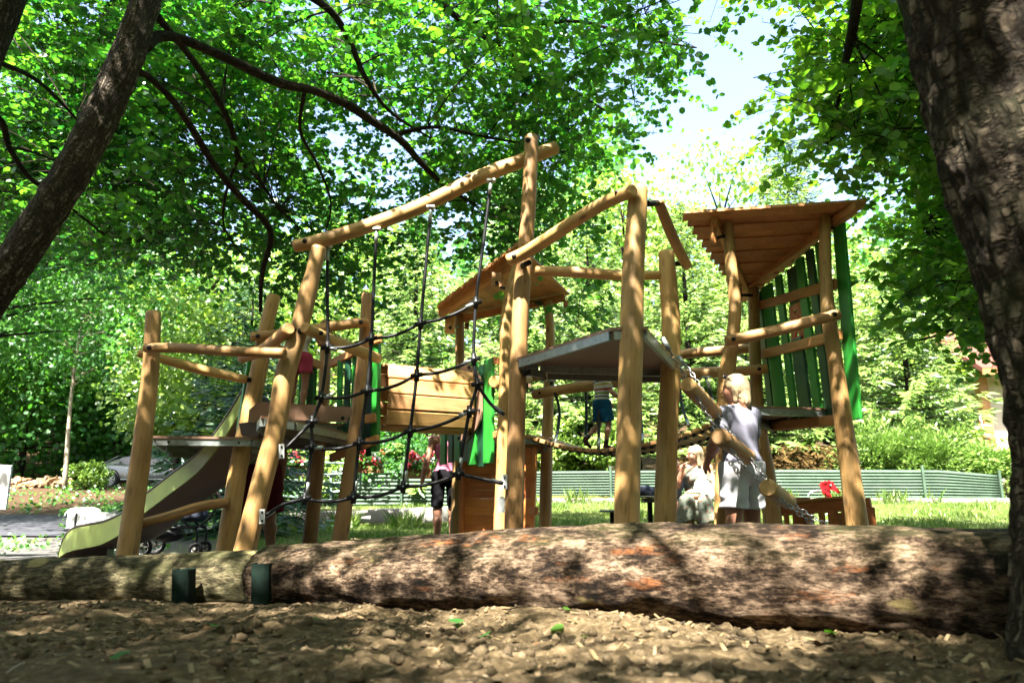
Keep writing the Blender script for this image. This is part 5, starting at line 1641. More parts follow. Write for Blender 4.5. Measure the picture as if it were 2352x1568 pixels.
def surface_nets(D, lo_, h):
    S = D < 0
    n = np.array(D.shape)
    acc = np.zeros(tuple(n - 1) + (3,)); cnt = np.zeros(tuple(n - 1))
    for axn in range(3):
        o = [i for i in range(3) if i != axn]
        a = [slice(None)] * 3; b = [slice(None)] * 3
        a[axn] = slice(0, -1); b[axn] = slice(1, None)
        d0, d1 = D[tuple(a)], D[tuple(b)]
        cr = (d0 < 0) != (d1 < 0)
        t = np.where(cr, d0 / np.where(cr, d0 - d1, 1), 0)
        for i in (0, 1):
            for j in (0, 1):
                sl_ = [slice(None)] * 3
                sl_[o[0]] = slice(i, n[o[0]] - 1 + i); sl_[o[1]] = slice(j, n[o[1]] - 1 + j)
                c = cr[tuple(sl_)]; tt = t[tuple(sl_)]
                off = [0, 0, 0]; off[o[0]] = i; off[o[1]] = j
                for q in range(3):
                    acc[..., q] += np.where(c, tt if q == axn else off[q], 0)
                cnt += c
    act = cnt > 0
    idx = np.full(act.shape, -1); idx[act] = np.arange(act.sum())
    cell = np.argwhere(act)
    v = lo_ + h * (cell + acc[act] / cnt[act][:, None])
    F = []
    for axn in range(3):
        o = [(axn + 1) % 3, (axn + 2) % 3]
        a = [slice(1, -1)] * 3; b = [slice(1, -1)] * 3
        a[axn] = slice(0, -1); b[axn] = slice(1, None)
        s0, s1 = S[tuple(a)], S[tuple(b)]
        e = np.argwhere(s0 != s1)
        if not len(e): continue
        base = e + 1; base[:, axn] -= 1
        inside0 = s0[tuple(e.T)]
        def cid(d0, d1):
            c = base.copy(); c[:, o[0]] -= d0; c[:, o[1]] -= d1
            return idx[tuple(c.T)]
        q = np.stack([cid(1, 1), cid(0, 1), cid(0, 0), cid(1, 0)], 1)
        q[~inside0] = q[~inside0][:, ::-1]
        F.append(q)
    return v, np.concatenate(F)


def skin_mat(name, col):
    t = NT(name)
    pa = t.attr('paint').outputs['Fac']
    co = t.n('ShaderNodeTexCoord').outputs['Object']
    c = t.ramp(t.noise(co, 14, 4), [(.3, tuple(x * .86 for x in col)), (.7, tuple(min(1, x * 1.1) for x in col))])
    c = t.mix(t.ramp(pa, [(0.3, (0, 0, 0)), (0.5, (1, 1, 1))]), c, t.ramp(pa, [(0.5, (0.42, 0.10, 0.08)), (0.9, (0.03, 0.02, 0.015))]))
    return t.pbsdf(c, 0.5, 0, None, **{'Subsurface Weight': 0.08, 'Subsurface Radius': (0.02, 0.008, 0.004)})


def cloth_mat(name, col, var=0.08, stripes=None, spots=None, rough=0.85):
    t = NT(name)
    co = t.n('ShaderNodeTexCoord').outputs['Object']
    n1 = t.noise(t.mapv(co, (1, 1, .45)), 11, 5, .6)
    c = t.ramp(n1, [(.3, tuple(x * (1 - var) for x in col)), (.7, tuple(min(1, x * (1 + var)) for x in col))])
    if stripes:
        z = t.n('ShaderNodeSeparateXYZ', {0: co}).outputs[2]
        fr = t.math('FRACT', t.math('MULTIPLY', z, 1 / stripes[0]))
        c = t.ramp(fr, stripes[1], 'CONSTANT')
    if spots:
        v = t.n('ShaderNodeTexVoronoi', {'Vector': co, 'Scale': spots[0]})
        m = t.ramp(v.outputs['Distance'], [(spots[1], (1, 1, 1)), (spots[1] + .12, (0, 0, 0))])
        sc_ = t.ramp(t.n('ShaderNodeSeparateColor', {0: v.outputs['Color']}).outputs[0], [(0.0, spots[2]), (0.5, spots[3]), (0.51, spots[4])], 'CONSTANT')
        c = t.mix(m, c, sc_)
    return t.pbsdf(c, rough, 0, t.bump(n1, 0.25, 0.02))


SKIN = skin_mat('skin', (0.30, 0.145, 0.088)); SKIN2 = skin_mat('tanned_skin', (0.24, 0.11, 0.062))
HAIR_B = plain('blond_hair', (0.30, 0.225, 0.125), 0.55, 0, 0.5, 60); HAIR_D = plain('brown_hair', (0.02, 0.011, 0.007), 0.5, 0, 0.35, 40); HAIR_L = plain('light_brown_hair', (0.19, 0.095, 0.04), 0.5, 0, 0.3, 40)
GLASS_D = plain('dark_lens', (0.01, 0.01, 0.012), 0.15)

JOINTS = dict(pel=(0, 0, .95), waist=(0, .005, 1.10), chest=(0, .01, 1.27), neck=(0, -.015, 1.44), head=(0, .015, 1.585),
              shL=(-.175, -.005, 1.39), elL=(-.235, -.03, 1.11), wrL=(-.25, .02, .87), shR=(.175, -.005, 1.39), elR=(.235, -.03, 1.11), wrR=(.25, .02, .87),
              hiL=(-.092, 0, .91), knL=(-.10, .015, .49), anL=(-.10, -.03, .085), hiR=(.092, 0, .91), knR=(.10, .015, .49), anR=(.10, -.03, .085),
              toL=(-.115, .12, .03), toR=(.115, .12, .03))


class Body:
    def __init__(self, label, loc, rz, scale=1.0, hw=1.0, female=True, headk=1.0, skin=None, hand=(), head_rz=0.0, head_tilt=0.0, height_adj=None, h=0.011, face=True, **pose):
        self.o = thing('person', label, 'person', loc, rz)
        J = {k: np.array(v, float) for k, v in JOINTS.items()}
        for k, v in pose.items(): J[k] = np.array(v, float)
        self.J, self.s, self.h = J, scale, h
        s = scale
        self.w = hw
        F_ = Field()
        A = {k: v * s for k, v in J.items()}
        self.A = A
        ww = hw * s
        F_.ell(A['pel'] + np.array([0, -.01, -.01]) * s, np.array([.165, .12, .13]) * ww)
        F_.cap(A['pel'], A['waist'], .115 * ww, .105 * ww); F_.cap(A['waist'], A['chest'], .108 * ww, .12 * ww)
        F_.ell(A['chest'], np.array([.158, .112, .17]) * ww)
        F_.cap(A['shL'], A['shR'], .062 * ww); F_.cap(A['chest'] + np.array([0, -.02, .1]) * s, A['neck'], .075 * ww, .055 * s)
        if female:
            for sx in (-1, 1): F_.ell(A['chest'] + np.array([sx * .07, .09, -.02]) * s, np.array([.062, .06, .065]) * ww)
        hk = s * headk
        ch = A['head']
        ca, sa = math.cos(head_rz), math.sin(head_rz); ct, st = math.cos(head_tilt), math.sin(head_tilt)
        Rz = np.array([[ca, -sa, 0], [sa, ca, 0], [0, 0, 1]]); Rx = np.array([[1, 0, 0], [0, ct, -st], [0, st, ct]])
        HR = Rz @ Rx
        self.HR, self.ch, self.hk = HR, ch, hk
        H = lambda x, y, z: ch + HR @ (np.array([x, y, z]) * hk)
        self.H = H
        F_.cap(A['neck'] - np.array([0, 0, .03]) * s, H(0, -.01, -.05), .056 * s, .052 * s)
        F_.ell(H(0, -.008, .022), np.array([.074, .094, .092]) * hk, HR)
        F_.ell(H(0, .025, -.045), np.array([.056, .062, .062]) * hk, HR)
        F_.cap(H(0, .045, -.088), H(0, .062, -.085), .020 * hk, .016 * hk)
        F_.cap(H(0, .086, .012), H(0, .106, -.022), .009 * hk, .0135 * hk)
        F_.cap(H(-.012, .082, -.058), H(.012, .082, -.058), .009 * hk)
        for sx in (-1, 1):
            F_.ell(H(sx * .076, -.005, -.008), np.array([.010, .018, .030]) * hk, HR)
            F_.cap(H(sx * .015, .083, .028), H(sx * .045, .070, .030), .010 * hk)
            F_.ell(H(sx * .038, .062, -.03), np.array([.022, .02, .022]) * hk, HR)
        for q in 'LR':
            a, b, c = A['sh' + q], A['el' + q], A['wr' + q]
            F_.cap(a, b, .050 * ww, .040 * ww)
            m = b + (c - b) * .3
            F_.cap(b, m, .040 * ww, .041 * ww); F_.cap(m, c, .041 * ww, .026 * s)
            d = (c - b) / np.linalg.norm(c - b)
            self.hand_(F_, c, d, q, s, pose.get('hn' + q))
            a, b, c = A['hi' + q], A['kn' + q], A['an' + q]
            F_.cap(a, a + (b - a) * .5, .090 * ww, .074 * ww); F_.cap(a + (b - a) * .5, b, .074 * ww, .054 * ww)
            dk = (c - b)
            back = np.cross(np.array([1., 0, 0]), dk); back /= np.linalg.norm(back); back = back if back[1] < 0 or True else -back
            calf = b + dk * .3 - np.array([0, 1, 0]) * .012 * s
            F_.cap(b, calf, .054 * ww, .056 * ww); F_.cap(calf, c, .056 * ww, .035 * s)
            F_.cap(c + np.array([0, -.02, -.03]) * s, A['to' + q], .040 * s, .028 * s)
        eyes = [H(-.032, .082, .012), H(.032, .082, .012)]
        lips = H(0, .088, -.056)
        def paint(v):
            p = np.zeros(len(v))
            for e in eyes: p[np.linalg.norm(v - e, axis=1) < .0135 * hk] = 1.0
            p[(np.linalg.norm((v - lips) @ HR * np.array([.55, .6, 1.3]), axis=1) < .0125 * hk)] = 0.5
            return p
        F_.mesh('body', skin or SKIN, self.o, h, .028 * s, paint=paint if face else (lambda v: np.zeros(len(v))))

    def hand_(self, F_, w, d, q, s, nrm=None):
        sx = -1 if q == 'L' else 1
        n = np.array(nrm if nrm is not None else (-sx, 0.15, 0), float)       # palm side
        n = n - d * (n @ d); n /= np.linalg.norm(n)
        t = np.cross(d, n)                                     # across the palm
        if t @ np.array([0, 1., 0]) < 0 and nrm is None: t = -t  # thumb forwards
        pc = w + d * .045 * s
        Rm = np.stack([t, n, d], 1)
        F_.ell(pc, np.array([.038, .016, .048]) * s, Rm)
        for k, (off, L, b) in enumerate(((.029, .066, .35), (.010, .075, .5), (-.010, .070, .62), (-.028, .055, .75))):
            a = w + d * .082 * s + t * off * s
            m = a + (d * .9 + n * b * .5) * L * .5 * s
            e = m + (d * .7 + n * b * 1.3) * L * .5 * s
            F_.cap(a - d * .015 * s, m, .0092 * s, .0085 * s); F_.cap(m, e, .0085 * s, .007 * s)
        a = w + d * .025 * s + t * .03 * s; m = a + (t * .75 + d * .65 + n * .2) * .035 * s; e = m + (d * .85 + t * .25 + n * .4) * .03 * s
        F_.cap(a, m, .011 * s, .0095 * s); F_.cap(m, e, .0095 * s, .008 * s)

    def top(self, mat, name='shirt', hem=.93, sleeve=0.55, loose=.016, neckz=1.45, fem=True, straps=False, wide=0.0):
        A, s, w = self.A, self.s, self.w * self.s
        F_ = Field(); lo_ = loose
        F_.ell(A['pel'] + np.array([0, -.01, -.0]) * s, np.array([.170 + lo_, .122 + lo_, .13 + lo_]) * w)
        F_.cap(A['pel'], A['waist'], (.117 + lo_ + wide) * w, (.107 + lo_ + wide) * w); F_.cap(A['waist'], A['chest'], (.11 + lo_ + wide) * w, (.124 + lo_) * w)
        F_.ell(A['chest'], np.array([.160 + lo_, .115 + lo_, .17]) * w)
        if fem:
            for sx in (-1, 1): F_.ell(A['chest'] + np.array([sx * .07, .09, -.02]) * s, np.array([.062, .06, .065]) * w * 1.1 + lo_ * .4)
        if not straps: F_.cap(A['shL'], A['shR'], (.063 + lo_ * .7) * w)
        else:
            F_.cap(A['shL'] * .62 + A['shR'] * .38, A['shR'] * .62 + A['shL'] * .38, (.064) * w)
        if sleeve:
            for q in 'LR':
                a, b = A['sh' + q], A['el' + q]
                F_.cap(a, a + (b - a) * sleeve, (.052 + lo_ * .8) * w, (.05 + lo_ * 1.3) * w)
        rs = np.random.default_rng(3)
        cut = [lambda X, Y, Z: hem * s - Z, lambda X, Y, Z: np.maximum(Z - neckz * s, -1) ]
        dsp = lambda X, Y, Z: .0075 * s * np.sin(X * 26 / s + Z * 17 / s + 2 * np.sin(Z * 9 / s)) * np.sin(Y * 15 / s + Z * 6 / s)
        return F_.mesh(name, mat, self.o, self.h, .03 * s, cut, dsp)

    def shorts(self, mat, length=0.5, loose=.02, waist=1.02, name='shorts', flare=1.0):
        A, s, w = self.A, self.s, self.w * self.s
        F_ = Field()
        F_.ell(A['pel'] + np.array([0, -.012, -.01]) * s, np.array([.172 + loose, .13 + loose, .135 + loose]) * w)
        F_.cap(A['pel'] + np.array([0, 0, .0]), A['waist'], (.118 + loose * .6) * w, (.11 + loose * .5) * w)
        for q in 'LR':
            a, b = A['hi' + q], A['kn' + q]
            F_.cap(a, a + (b - a) * length, (.095 + loose) * w, (.082 + loose * 1.3 * flare) * w)
        cut = [lambda X, Y, Z: Z - waist * s]
        ends = []
        for q in 'LR':
            a, b = A['hi' + q], A['kn' + q]; d = (b - a) / np.linalg.norm(b - a); e = a + (b - a) * length
            ends.append((e, d, a))
        def hemcut(X, Y, Z):
            r = np.full(X.shape, -1.0)
            for e, d, a in ends:
                pd = (X - e[0]) * d[0] + (Y - e[1]) * d[1] + (Z - e[2]) * d[2]
                near = np.sqrt((X - e[0]) ** 2 + (Y - e[1]) ** 2 + (Z - e[2]) ** 2) < .2 * s
                side_ = (X * np.sign(a[0]) > -0.02)
                r = np.where(near & side_, np.maximum(r, pd), r)
            return r
        cut.append(hemcut)
        if A['hiL'][2] > .8 * s: cut.append(lambda X, Y, Z: np.where(Z < .80 * s, .007 * s + .03 * s * np.clip((.80 * s - Z) / (.3 * s), 0, 1) - np.abs(X - .5 * (A['hiL'][0] + A['hiR'][0])), -1))
        dsp = lambda X, Y, Z: .009 * s * np.sin(X * 30 / s - Z * 26 / s + 2 * np.sin(Z * 14 / s)) * np.sin(Y * 16 / s + 1 + Z * 9 / s)
        return F_.mesh(name, mat, self.o, self.h, .025 * s, cut, dsp)

    def hair(self, mat, length=.10, back=.02, bun=False, vol=1.0):
        H, hk = self.H, self.hk
        F_ = Field()
        F_.ell(H(0, -.018, .036), np.array([.086, .098, .092]) * hk * vol, self.HR)
        if length > 0:
            F_.cap(H(0, -.065, .0), H(0, -.075, -length), .058 * hk * vol, .05 * hk)
            for sx in (-1, 1): F_.cap(H(sx * .072, -.015, .02), H(sx * .070, -.02, -length * .95), .026 * hk, .024 * hk)
        if bun: F_.ell(H(0, -.10, .055), np.array([.04, .04, .04]) * hk)
        HRi, ch = self.HR, self.ch
        def facecut(X, Y, Z):
            P = (np.stack([X, Y, Z], -1) - ch) @ HRi / hk
            # keep hair away from the face: a rounded window in front
            d = .066 - np.sqrt((P[..., 0] * .98) ** 2 + ((P[..., 2] + .028) * .74) ** 2)
            return np.where(P[..., 1] > -.012 + .0 * d, d * hk, -1) if length > 0 else np.where(P[..., 1] > .0, d * hk, np.where(P[..., 2] < -.045, .01, -1))
        dsp = lambda X, Y, Z: .0035 * np.sin((np.arctan2(Y - ch[1], X - ch[0])) * 26 + 3 * np.sin(Z * 20))
        return F_.mesh('hair', mat, self.o, min(self.h, .009), .02 * hk, [facecut], dsp)

    def shoes(self, mat, sole=None):
        s = self.s
        for q in 'LR':
            F_ = Field(); c = self.A['an' + q]; t = self.A['to' + q]
            d = t - c
            F_.cap(c + np.array([0, -.02, -.035]) * s, t, .047 * s, .038 * s); F_.cap(c + np.array([0, -.0, -.0]) * s, c + np.array([0, 0, .03]) * s, .044 * s)
            F_.mesh('shoe', mat, self.o, .009, .02 * s)

    def socks(self, mat):
        for q in 'LR':
            c, k = self.A['an' + q], self.A['kn' + q]
            mb = MB(); mb.tube([V(c), V(c + (k - c) * .25)], [.042 * self.s, .048 * self.s], 10, 2)
            mb.build('sock', mat, self.o)


TEE_G = cloth_mat('grey_tee', (0.15, 0.15, 0.19)); SHORT_W = cloth_mat('white_cotton', (0.42, 0.415, 0.43), .05)
PINK_T = cloth_mat('dusty_pink_top', (0.30, 0.10, 0.15)); BLK = cloth_mat('black_lycra', (0.004, 0.0037, 0.005), .1, None, None, .9)
MAROON = cloth_mat('maroon_cotton', (0.075, 0.006, 0.014)); WHT_T = cloth_mat('white_tee', (0.34, 0.34, 0.35), .06)
PINK_S = cloth_mat('pink_cotton', (0.34, 0.045, 0.09)); DOTS = cloth_mat('dotted_white', (0.38, 0.38, 0.35), .04, None, (34, .16, (.45, .48, .2), (.35, .45, .5), (.5, .42, .2)))
STRIPE = cloth_mat('striped_tee', (0.8, 0.8, 0.8), .0, (0.168, [(0.0, (.46, .46, .43)), (0.10, (.34, .26, .035)), (0.20, (.46, .46, .43)), (0.32, (.035, .045, .09)), (0.42, (.46, .46, .43)), (0.54, (.10, .20, .03)), (0.64, (.46, .46, .43)), (0.78, (.3, .015, .03)), (0.88, (.46, .46, .43))]))
BLUE_S = cloth_mat('blue_shorts', (0.006, 0.06, 0.13)); SHOE_D = cloth_mat('dark_red_shoe', (0.05, 0.02, 0.025), .1, None, (40, .2, (.35, .03, .03), (.03, .03, .04), (.25, .03, .03)))
DRESS = cloth_mat('floral_dress', (0.15, 0.165, 0.13), .08, None, (24, .24, (.26, .07, .05), (.32, .30, .24), (.05, .085, .06))); GREY_S = cloth_mat('grey_shirt', (0.2, 0.2, 0.21)); BAG = cloth_mat('knit_bag', (0.36, 0.37, 0.28), .15)
SANDAL = plain('sandal', (0.10, 0.06, 0.035), .7)

# woman in grey tee and white shorts behind the chain ladder
w1x, w1y = 1.875, 5.9
wm = Body('woman with blond hair, grey tee and white shorts standing behind the chain ladder', (w1x, w1y, tz1(w1x, w1y)), R(32), 1.0, 1.12, True, 1.0, SKIN2, h=.0095,
          head_rz=R(28), shL=(-.165, -.005, 1.365), shR=(.165, -.005, 1.365), elL=(-.33, -.04, 1.13), wrL=(-.25, .13, .99), hnL=(.8, -.4, .2), elR=(.25, .06, 1.12), wrR=(.15, .20, 1.0), knR=(.135, .04, .5), anR=(.15, -.01, .085), knL=(-.125, .0, .49), anL=(-.14, -.04, .085))
wm.top(TEE_G, 'tee', hem=.965, sleeve=.5, loose=.008, wide=.0); wm.shorts(SHORT_W, .70, .012, .99); wm.hair(HAIR_B, .10, vol=1.06); wm.shoes(SANDAL)
mb = MB()
for sx in (-1, 1):
    c = wm.H(sx * .036, .062, .108); mb.ball(V(c), .03, 10, 6, (1, .45, .7))
    mb.tube([V(wm.H(sx * .068, .05, .10)), V(wm.H(sx * .088, -.01, .05))], .004, 6, 2)
mb.tube([V(wm.H(-.02, .07, .11)), V(wm.H(.02, .07, .11))], .005, 6, 1)
mb.build('sunglasses', GLASS_D, wm.o)

# seated woman in a floral dress
s1 = at(1606, 1200, 10.2); sz = tz1(s1.x, 10.2)
sw = Body('seated woman with glasses and sleeveless floral dress holding a knitted bag on her lap', (s1.x, 10.2, sz), R(162), 1.0, 1.0, True, 1.04, SKIN, h=.0095, head_rz=R(-62), head_tilt=R(-4),
          pel=(0, 0, .53), waist=(0, .03, .67), chest=(0, .06, .84), neck=(0, .06, 1.01), head=(0.01, .10, 1.15), shL=(-.17, .05, .96), shR=(.17, .05, .96),
          elR=(.26, .20, .72), wrR=(.17, .30, .93), hnR=(-.7, .5, .2), elL=(-.25, .10, .71), wrL=(-.06, .30, .62), hnL=(.3, .2, -1),
          hiL=(-.09, .02, .52), hiR=(.09, .02, .52), knL=(-.12, .44, .50), knR=(.12, .44, .50), anL=(-.15, .40, .09), anR=(.10, .45, .09), toL=(-.17, .54, .03), toR=(.11, .60, .03))
F_ = Field()
A = sw.A
F_.ell(A['pel'], (.20, .16, .14)); F_.cap(A['pel'], A['waist'], .135, .125); F_.cap(A['waist'], A['chest'], .125, .135); F_.ell(A['chest'], (.165, .125, .16)); F_.cap(A['chest'] + [0, 0, .08], A['neck'] - [0, 0, .02], .09, .06)
for q in 'LR':
    F_.cap(A['hi' + q], A['kn' + q], .115, .095); F_.cap(A['kn' + q], A['kn' + q] + np.array([(-.03 if q == 'L' else .03), -.01, -.26]), .10, .13)
    F_.ell(A['chest'] + np.array([-.07 if q == 'L' else .07, .09, -.02]), (.068, .066, .07))
F_.cap(A['knL'] + [0, -.1, -.05], A['knR'] + [0, -.1, -.05], .09); F_.cap(A['knL'] + [0, -.1, -.2], A['knR'] + [0, -.1, -.2], .10)
F_.mesh('dress', DRESS, sw.o, .0105, .03, [lambda X, Y, Z: .235 + .03 * np.sin(X * 22) - Z], lambda X, Y, Z: .006 * np.sin(X * 34 + Z * 6))
sw.hair(HAIR_B, .15, vol=1.05); sw.shoes(SANDAL)
mb = MB()
for sx in (-1, 1):
    mb.torus(V(sw.H(sx * .034, .098, .010)), .023, .0032, V(sw.HR @ np.array([sx * .15, 1, 0])), 14, 5)
    mb.tube([V(sw.H(sx * .058, .09, .014)), V(sw.H(sx * .08, .0, .01))], .003, 5, 1)
mb.tube([V(sw.H(-.012, .10, .014)), V(sw.H(.012, .10, .014))], .003, 5, 1)
mb.build('glasses', M['black'], sw.o)
bgw = lambda x, y, z: V((s1.x, 10.2, sz)) + Matrix.Rotation(R(162), 3, 'Z') @ V((x, y, z))
bag = Field(); c = bgw(-.10, .30, .66)
bag.ell(c, (.14, .10, .13)); bag.ell(c + V((.07, 0, -.08)), (.10, .09, .09)); bag.ell(c + V((-.02, 0, .09)), (.09, .07, .07))
bo = tag(bag.mesh('knitted_bag', BAG, None, .011, .04, (), lambda X, Y, Z: .005 * np.sin(X * 80) * np.sin(Z * 80)), 'pale green knitted bag on the lap of the seated woman', 'bag')
mb = MB(); mb.tube([c + V((-.08, 0, .12)), c + V((.06, -.02, .16)), c + V((.17, -.02, .05)), c + V((.16, 0, -.06))], .014, 8, 5); mb.build('strap', BAG, bo)
hb = Field(); c = bgw(.04, .36, .60); hb.ell(c, (.10, .085, .07)); hb.cap(c + V((-.11, 0, -.01)), c + V((.03, -.05, -.02)), .02)
ho = tag(hb.mesh('sun_hat', cloth_mat('peach_cloth', (.55, .26, .18)), None, .01, .03), 'small peach cap held in the lap of the seated woman', 'hat')
mb = MB(); mb.tube([c + V((math.cos(a) * .098, math.sin(a) * .083, .028)) for a in np.linspace(0, 6.283, 16)], .012, 6, 1); mb.build('band', plain('green_band', (.18, .30, .13)), ho)

# child sitting beside her, mostly behind the post
k1 = at(1551, 1200, 10.4); kz = tz1(k1.x, 10.4)
kc = Body('seated child with tousled blond hair half hidden behind the tall middle post', (k1.x, 10.4, kz), R(195), .80, .92, False, 1.18, SKIN, h=.0105, head_rz=R(30),
          pel=(0, 0, .60), waist=(0, .03, .74), chest=(0, .05, .90), neck=(0, .05, 1.07), head=(0, .08, 1.20), shL=(-.16, .05, 1.0), shR=(.16, .05, 1.0), elL=(-.24, .1, .76), wrL=(-.2, .3, .64), elR=(.24, .1, .76), wrR=(.2, .3, .64),
          hiL=(-.09, .02, .58), hiR=(.09, .02, .58), knL=(-.12, .42, .56), knR=(.12, .42, .56), anL=(-.12, .40, .12), anR=(.12, .40, .12), toL=(-.12, .54, .06), toR=(.12, .54, .06))
kc.top(GREY_S, 'shirt', hem=.56, sleeve=.4, loose=.015, neckz=1.08, fem=False); kc.shorts(GREY_S, .7, .02, .72); kc.hair(HAIR_B, .04, vol=1.06); kc.shoes(SANDAL)

# woman in pink top and black cycling shorts
x2 = at(1024, 1100, 9.2).x
w2 = Body('woman in dusty pink tank top and black cycling shorts seen under the plank tunnel', (x2, 9.2, tz1(x2, 9.2)), R(12), 0.985, .97, True, 1.0, SKIN, h=.0105,
          elL=(-.255, -.04, 1.11), wrL=(-.30, .02, .87), knR=(.10, .05, .5))
w2.top(PINK_T, 'tank_top', hem=.99, sleeve=0, loose=.008, neckz=1.40, straps=True); w2.shorts(BLK, .88, .006, 1.02, 'cycling_shorts', .3); w2.hair(HAIR_L, .14); w2.shoes(SANDAL)
# man in maroon shorts
x3 = at(590, 1100, 7.75).x
m3 = Body('man in white tee and maroon shorts standing behind the leaning log post', (x3, 7.75, tz1(x3, 7.75)), R(18), 1.04, 1.12, False, 1.0, SKIN2, h=.0115, knR=(.15, .06, .49), anR=(.19, 0, .085), toR=(.2, .15, .03))
m3.top(WHT_T, 'tee', hem=.94, sleeve=.6, loose=.03, fem=False); m3.shorts(MAROON, .93, .04, 1.0); m3.hair(HAIR_D, 0); m3.shoes(SHOE_D)
# girl on the tower deck
gl = at(685, 900, 7.0)
g1 = Body('girl in dotted white top and pink shorts standing on the tower deck', (gl.x, 7.0, 1.462), R(-14), .64, .90, False, 1.28, SKIN2, h=.0095, head_rz=R(10), face=True,
          elL=(-.30, .10, 1.18), wrL=(-.20, .28, 1.24), elR=(.29, .08, 1.16), wrR=(.26, .14, 1.42), hnR=(-1, .3, 0))
g1.top(DOTS, 'top', hem=.98, sleeve=0, loose=.016, neckz=1.43, fem=False, straps=True); g1.shorts(PINK_S, .5, .03, 1.02); g1.hair(HAIR_D, 0, bun=True, vol=1.03); g1.shoes(SANDAL)
# boy crossing the bridge
bp, bd = along(acc[-1] * 0.385)
bl = bp + back * 0.25
b1_ = Body('boy in striped tee and blue shorts stepping along the suspension bridge', (bl.x, bl.y, bl.z + 0.022), R(-72), .535, 1.06, False, 1.45, SKIN, h=.0095,
           elR=(.27, .10, 1.13), wrR=(.26, .30, .98), elL=(-.26, .05, 1.12), wrL=(-.25, .25, 1.0), hiL=(-.09, -.01, .91), knL=(-.10, -.04, .50), anL=(-.10, -.33, .20), toL=(-.10, -.24, .06),
           hiR=(.09, .01, .91), knR=(.09, .10, .50), anR=(.09, .02, .085), toR=(.09, .17, .03))
b1_.top(STRIPE, 'striped_tee', hem=.90, sleeve=.5, loose=.028, fem=False); b1_.shorts(BLUE_S, .85, .032, 1.0); b1_.hair(HAIR_L, 0); b1_.shoes(SHOE_D); b1_.socks(M['black'])

# ------------------------------------------------------------------ fences, wall, railing, flowers
def corr_fence(label, x0, y0, x1, y1, ztop, zbot, nposts, mat='corr', rel=True):
    """sheet with horizontal corrugations between posts"""
    a, b = V((x0, y0, 0)), V((x1, y1, 0))
    d = (b - a); L = d.length; d.normalize(); n = V((d.y, -d.x, 0)); n = n if n.y < 0 else -n
    o = wthing('metal_fence', label, 'fence', ((x0 + x1) / 2, (y0 + y1) / 2, min(zbot(0), zbot(1))))
    nr = 9
    NX = 24
    us = np.linspace(0, 1, NX); prof = []
    for k in range(nr):
        for q, off in ((0.0, 0), (.12, .022), (.42, .022), (.55, 0), (.98, 0)): prof.append(((k + q) / nr, off))
    prof.append((1.0, 0.0))
    verts = []
    for v, off in prof:
        for u in us:
            p = a + d * (L * u) + n * (off + .004 * math.sin(u * 37 + v * 5))
            z0, z1 = zbot(u), ztop(u)
            verts.append((p.x, p.y, z0 + (z1 - z0) * v))
    me = arr_mesh('sheet', np.array(verts), grid_faces(len(prof), NX), {}, False)
    s = link_mesh('sheet', me, M[mat], o)
    sol = s.modifiers.new('thick', 'SOLIDIFY'); sol.thickness = 0.004; sol.offset = -1
    for k in range(nposts):
        u = k / (nposts - 1)
        p = a + d * (L * u) + n * 0.06
        mb = MB(); mb.box((p.x, p.y, (zbot(u) + ztop(u)) / 2 + .0), (0.055, 0.05, ztop(u) - zbot(u) + .22), math.atan2(d.y, d.x))
        mb.build('post', M[mat], o, .004)
    return o


def pz(px, py, Y): return at(px, py, Y).z
Yf = 18.0
fx0, fx1, fx2 = at(1235, 1080, Yf).x, at(1770, 1080, Yf).x, at(2272, 1080, Yf).x
zt_a, zt_b, zt_c = pz(1235, 1082, Yf), pz(1770, 1078, Yf), pz(2272, 1110, Yf)
zb_c = pz(2000, 1143, Yf)
corr_fence('sunlit pale green corrugated metal fence behind the picnic table', fx0 - .2, Yf, fx1, Yf, lambda u: zt_a + (zt_b - zt_a) * u, lambda u: pz(1400, 1137, Yf), 4)
corr_fence('shaded green corrugated metal fence behind the red seahorse', fx1 + .03, Yf, fx2, Yf - .3, lambda u: zt_b + (pz(2272, 1080, Yf) - zt_b) * min(1, u * 1.02) - (0.24 * max(0, u - .75) * 2), lambda u: zb_c, 4)
Yg = 16.2
corr_fence('weathered grey corrugated sheet fence behind the flower boxes', at(640, 1090, Yg).x, Yg + .1, at(1060, 1090, Yg).x, Yg + .3, lambda u: pz(900, 1078, Yg), lambda u: pz(900, 1160, Yg), 4, 'corr')
# low concrete wall
cw = MB()
wa, wb = at(612, 1190, 15.2), at(1075, 1190, 15.2)
zt0, zt1 = pz(640, 1180, 15.2), pz(1000, 1160, 15.2)
n = 14
for k in range(n):
    u0, u1 = k / n, (k + 1) / n
xs = np.linspace(wa.x, wb.x, 40)
prof = []
for i, x in enumerate(xs):
    u = i / 39
    top = zt0 + (zt1 - zt0) * u + .02 * mnoise.noise(V((x * 2, 1, 5)))
    prof.append((x, top))
vs = []
for x, top in prof:
    f = .03 * mnoise.noise(V((x * 1.5, 3, 2)))
    for (dy, z) in ((0 + f, -.12), (0.02 + f, top - .03), (.05 + f, top), (.30, top + .005), (.32, -.12)):
        vs.append((x, 15.1 + dy, z if z > -.1 else tz1(x, 15.1) - .12))
i = np.arange(40 * 5).reshape(40, 5)
fs = np.stack([i[:-1, :-1], i[1:, :-1], i[1:, 1:], i[:-1, 1:]], -1).reshape(-1, 4)
cwo = link_mesh('concrete_wall', arr_mesh('concrete_wall', np.array(vs), fs, {}, False), M['concrete'])
tag(cwo, 'low cracked concrete wall below the pipe railing', 'wall')
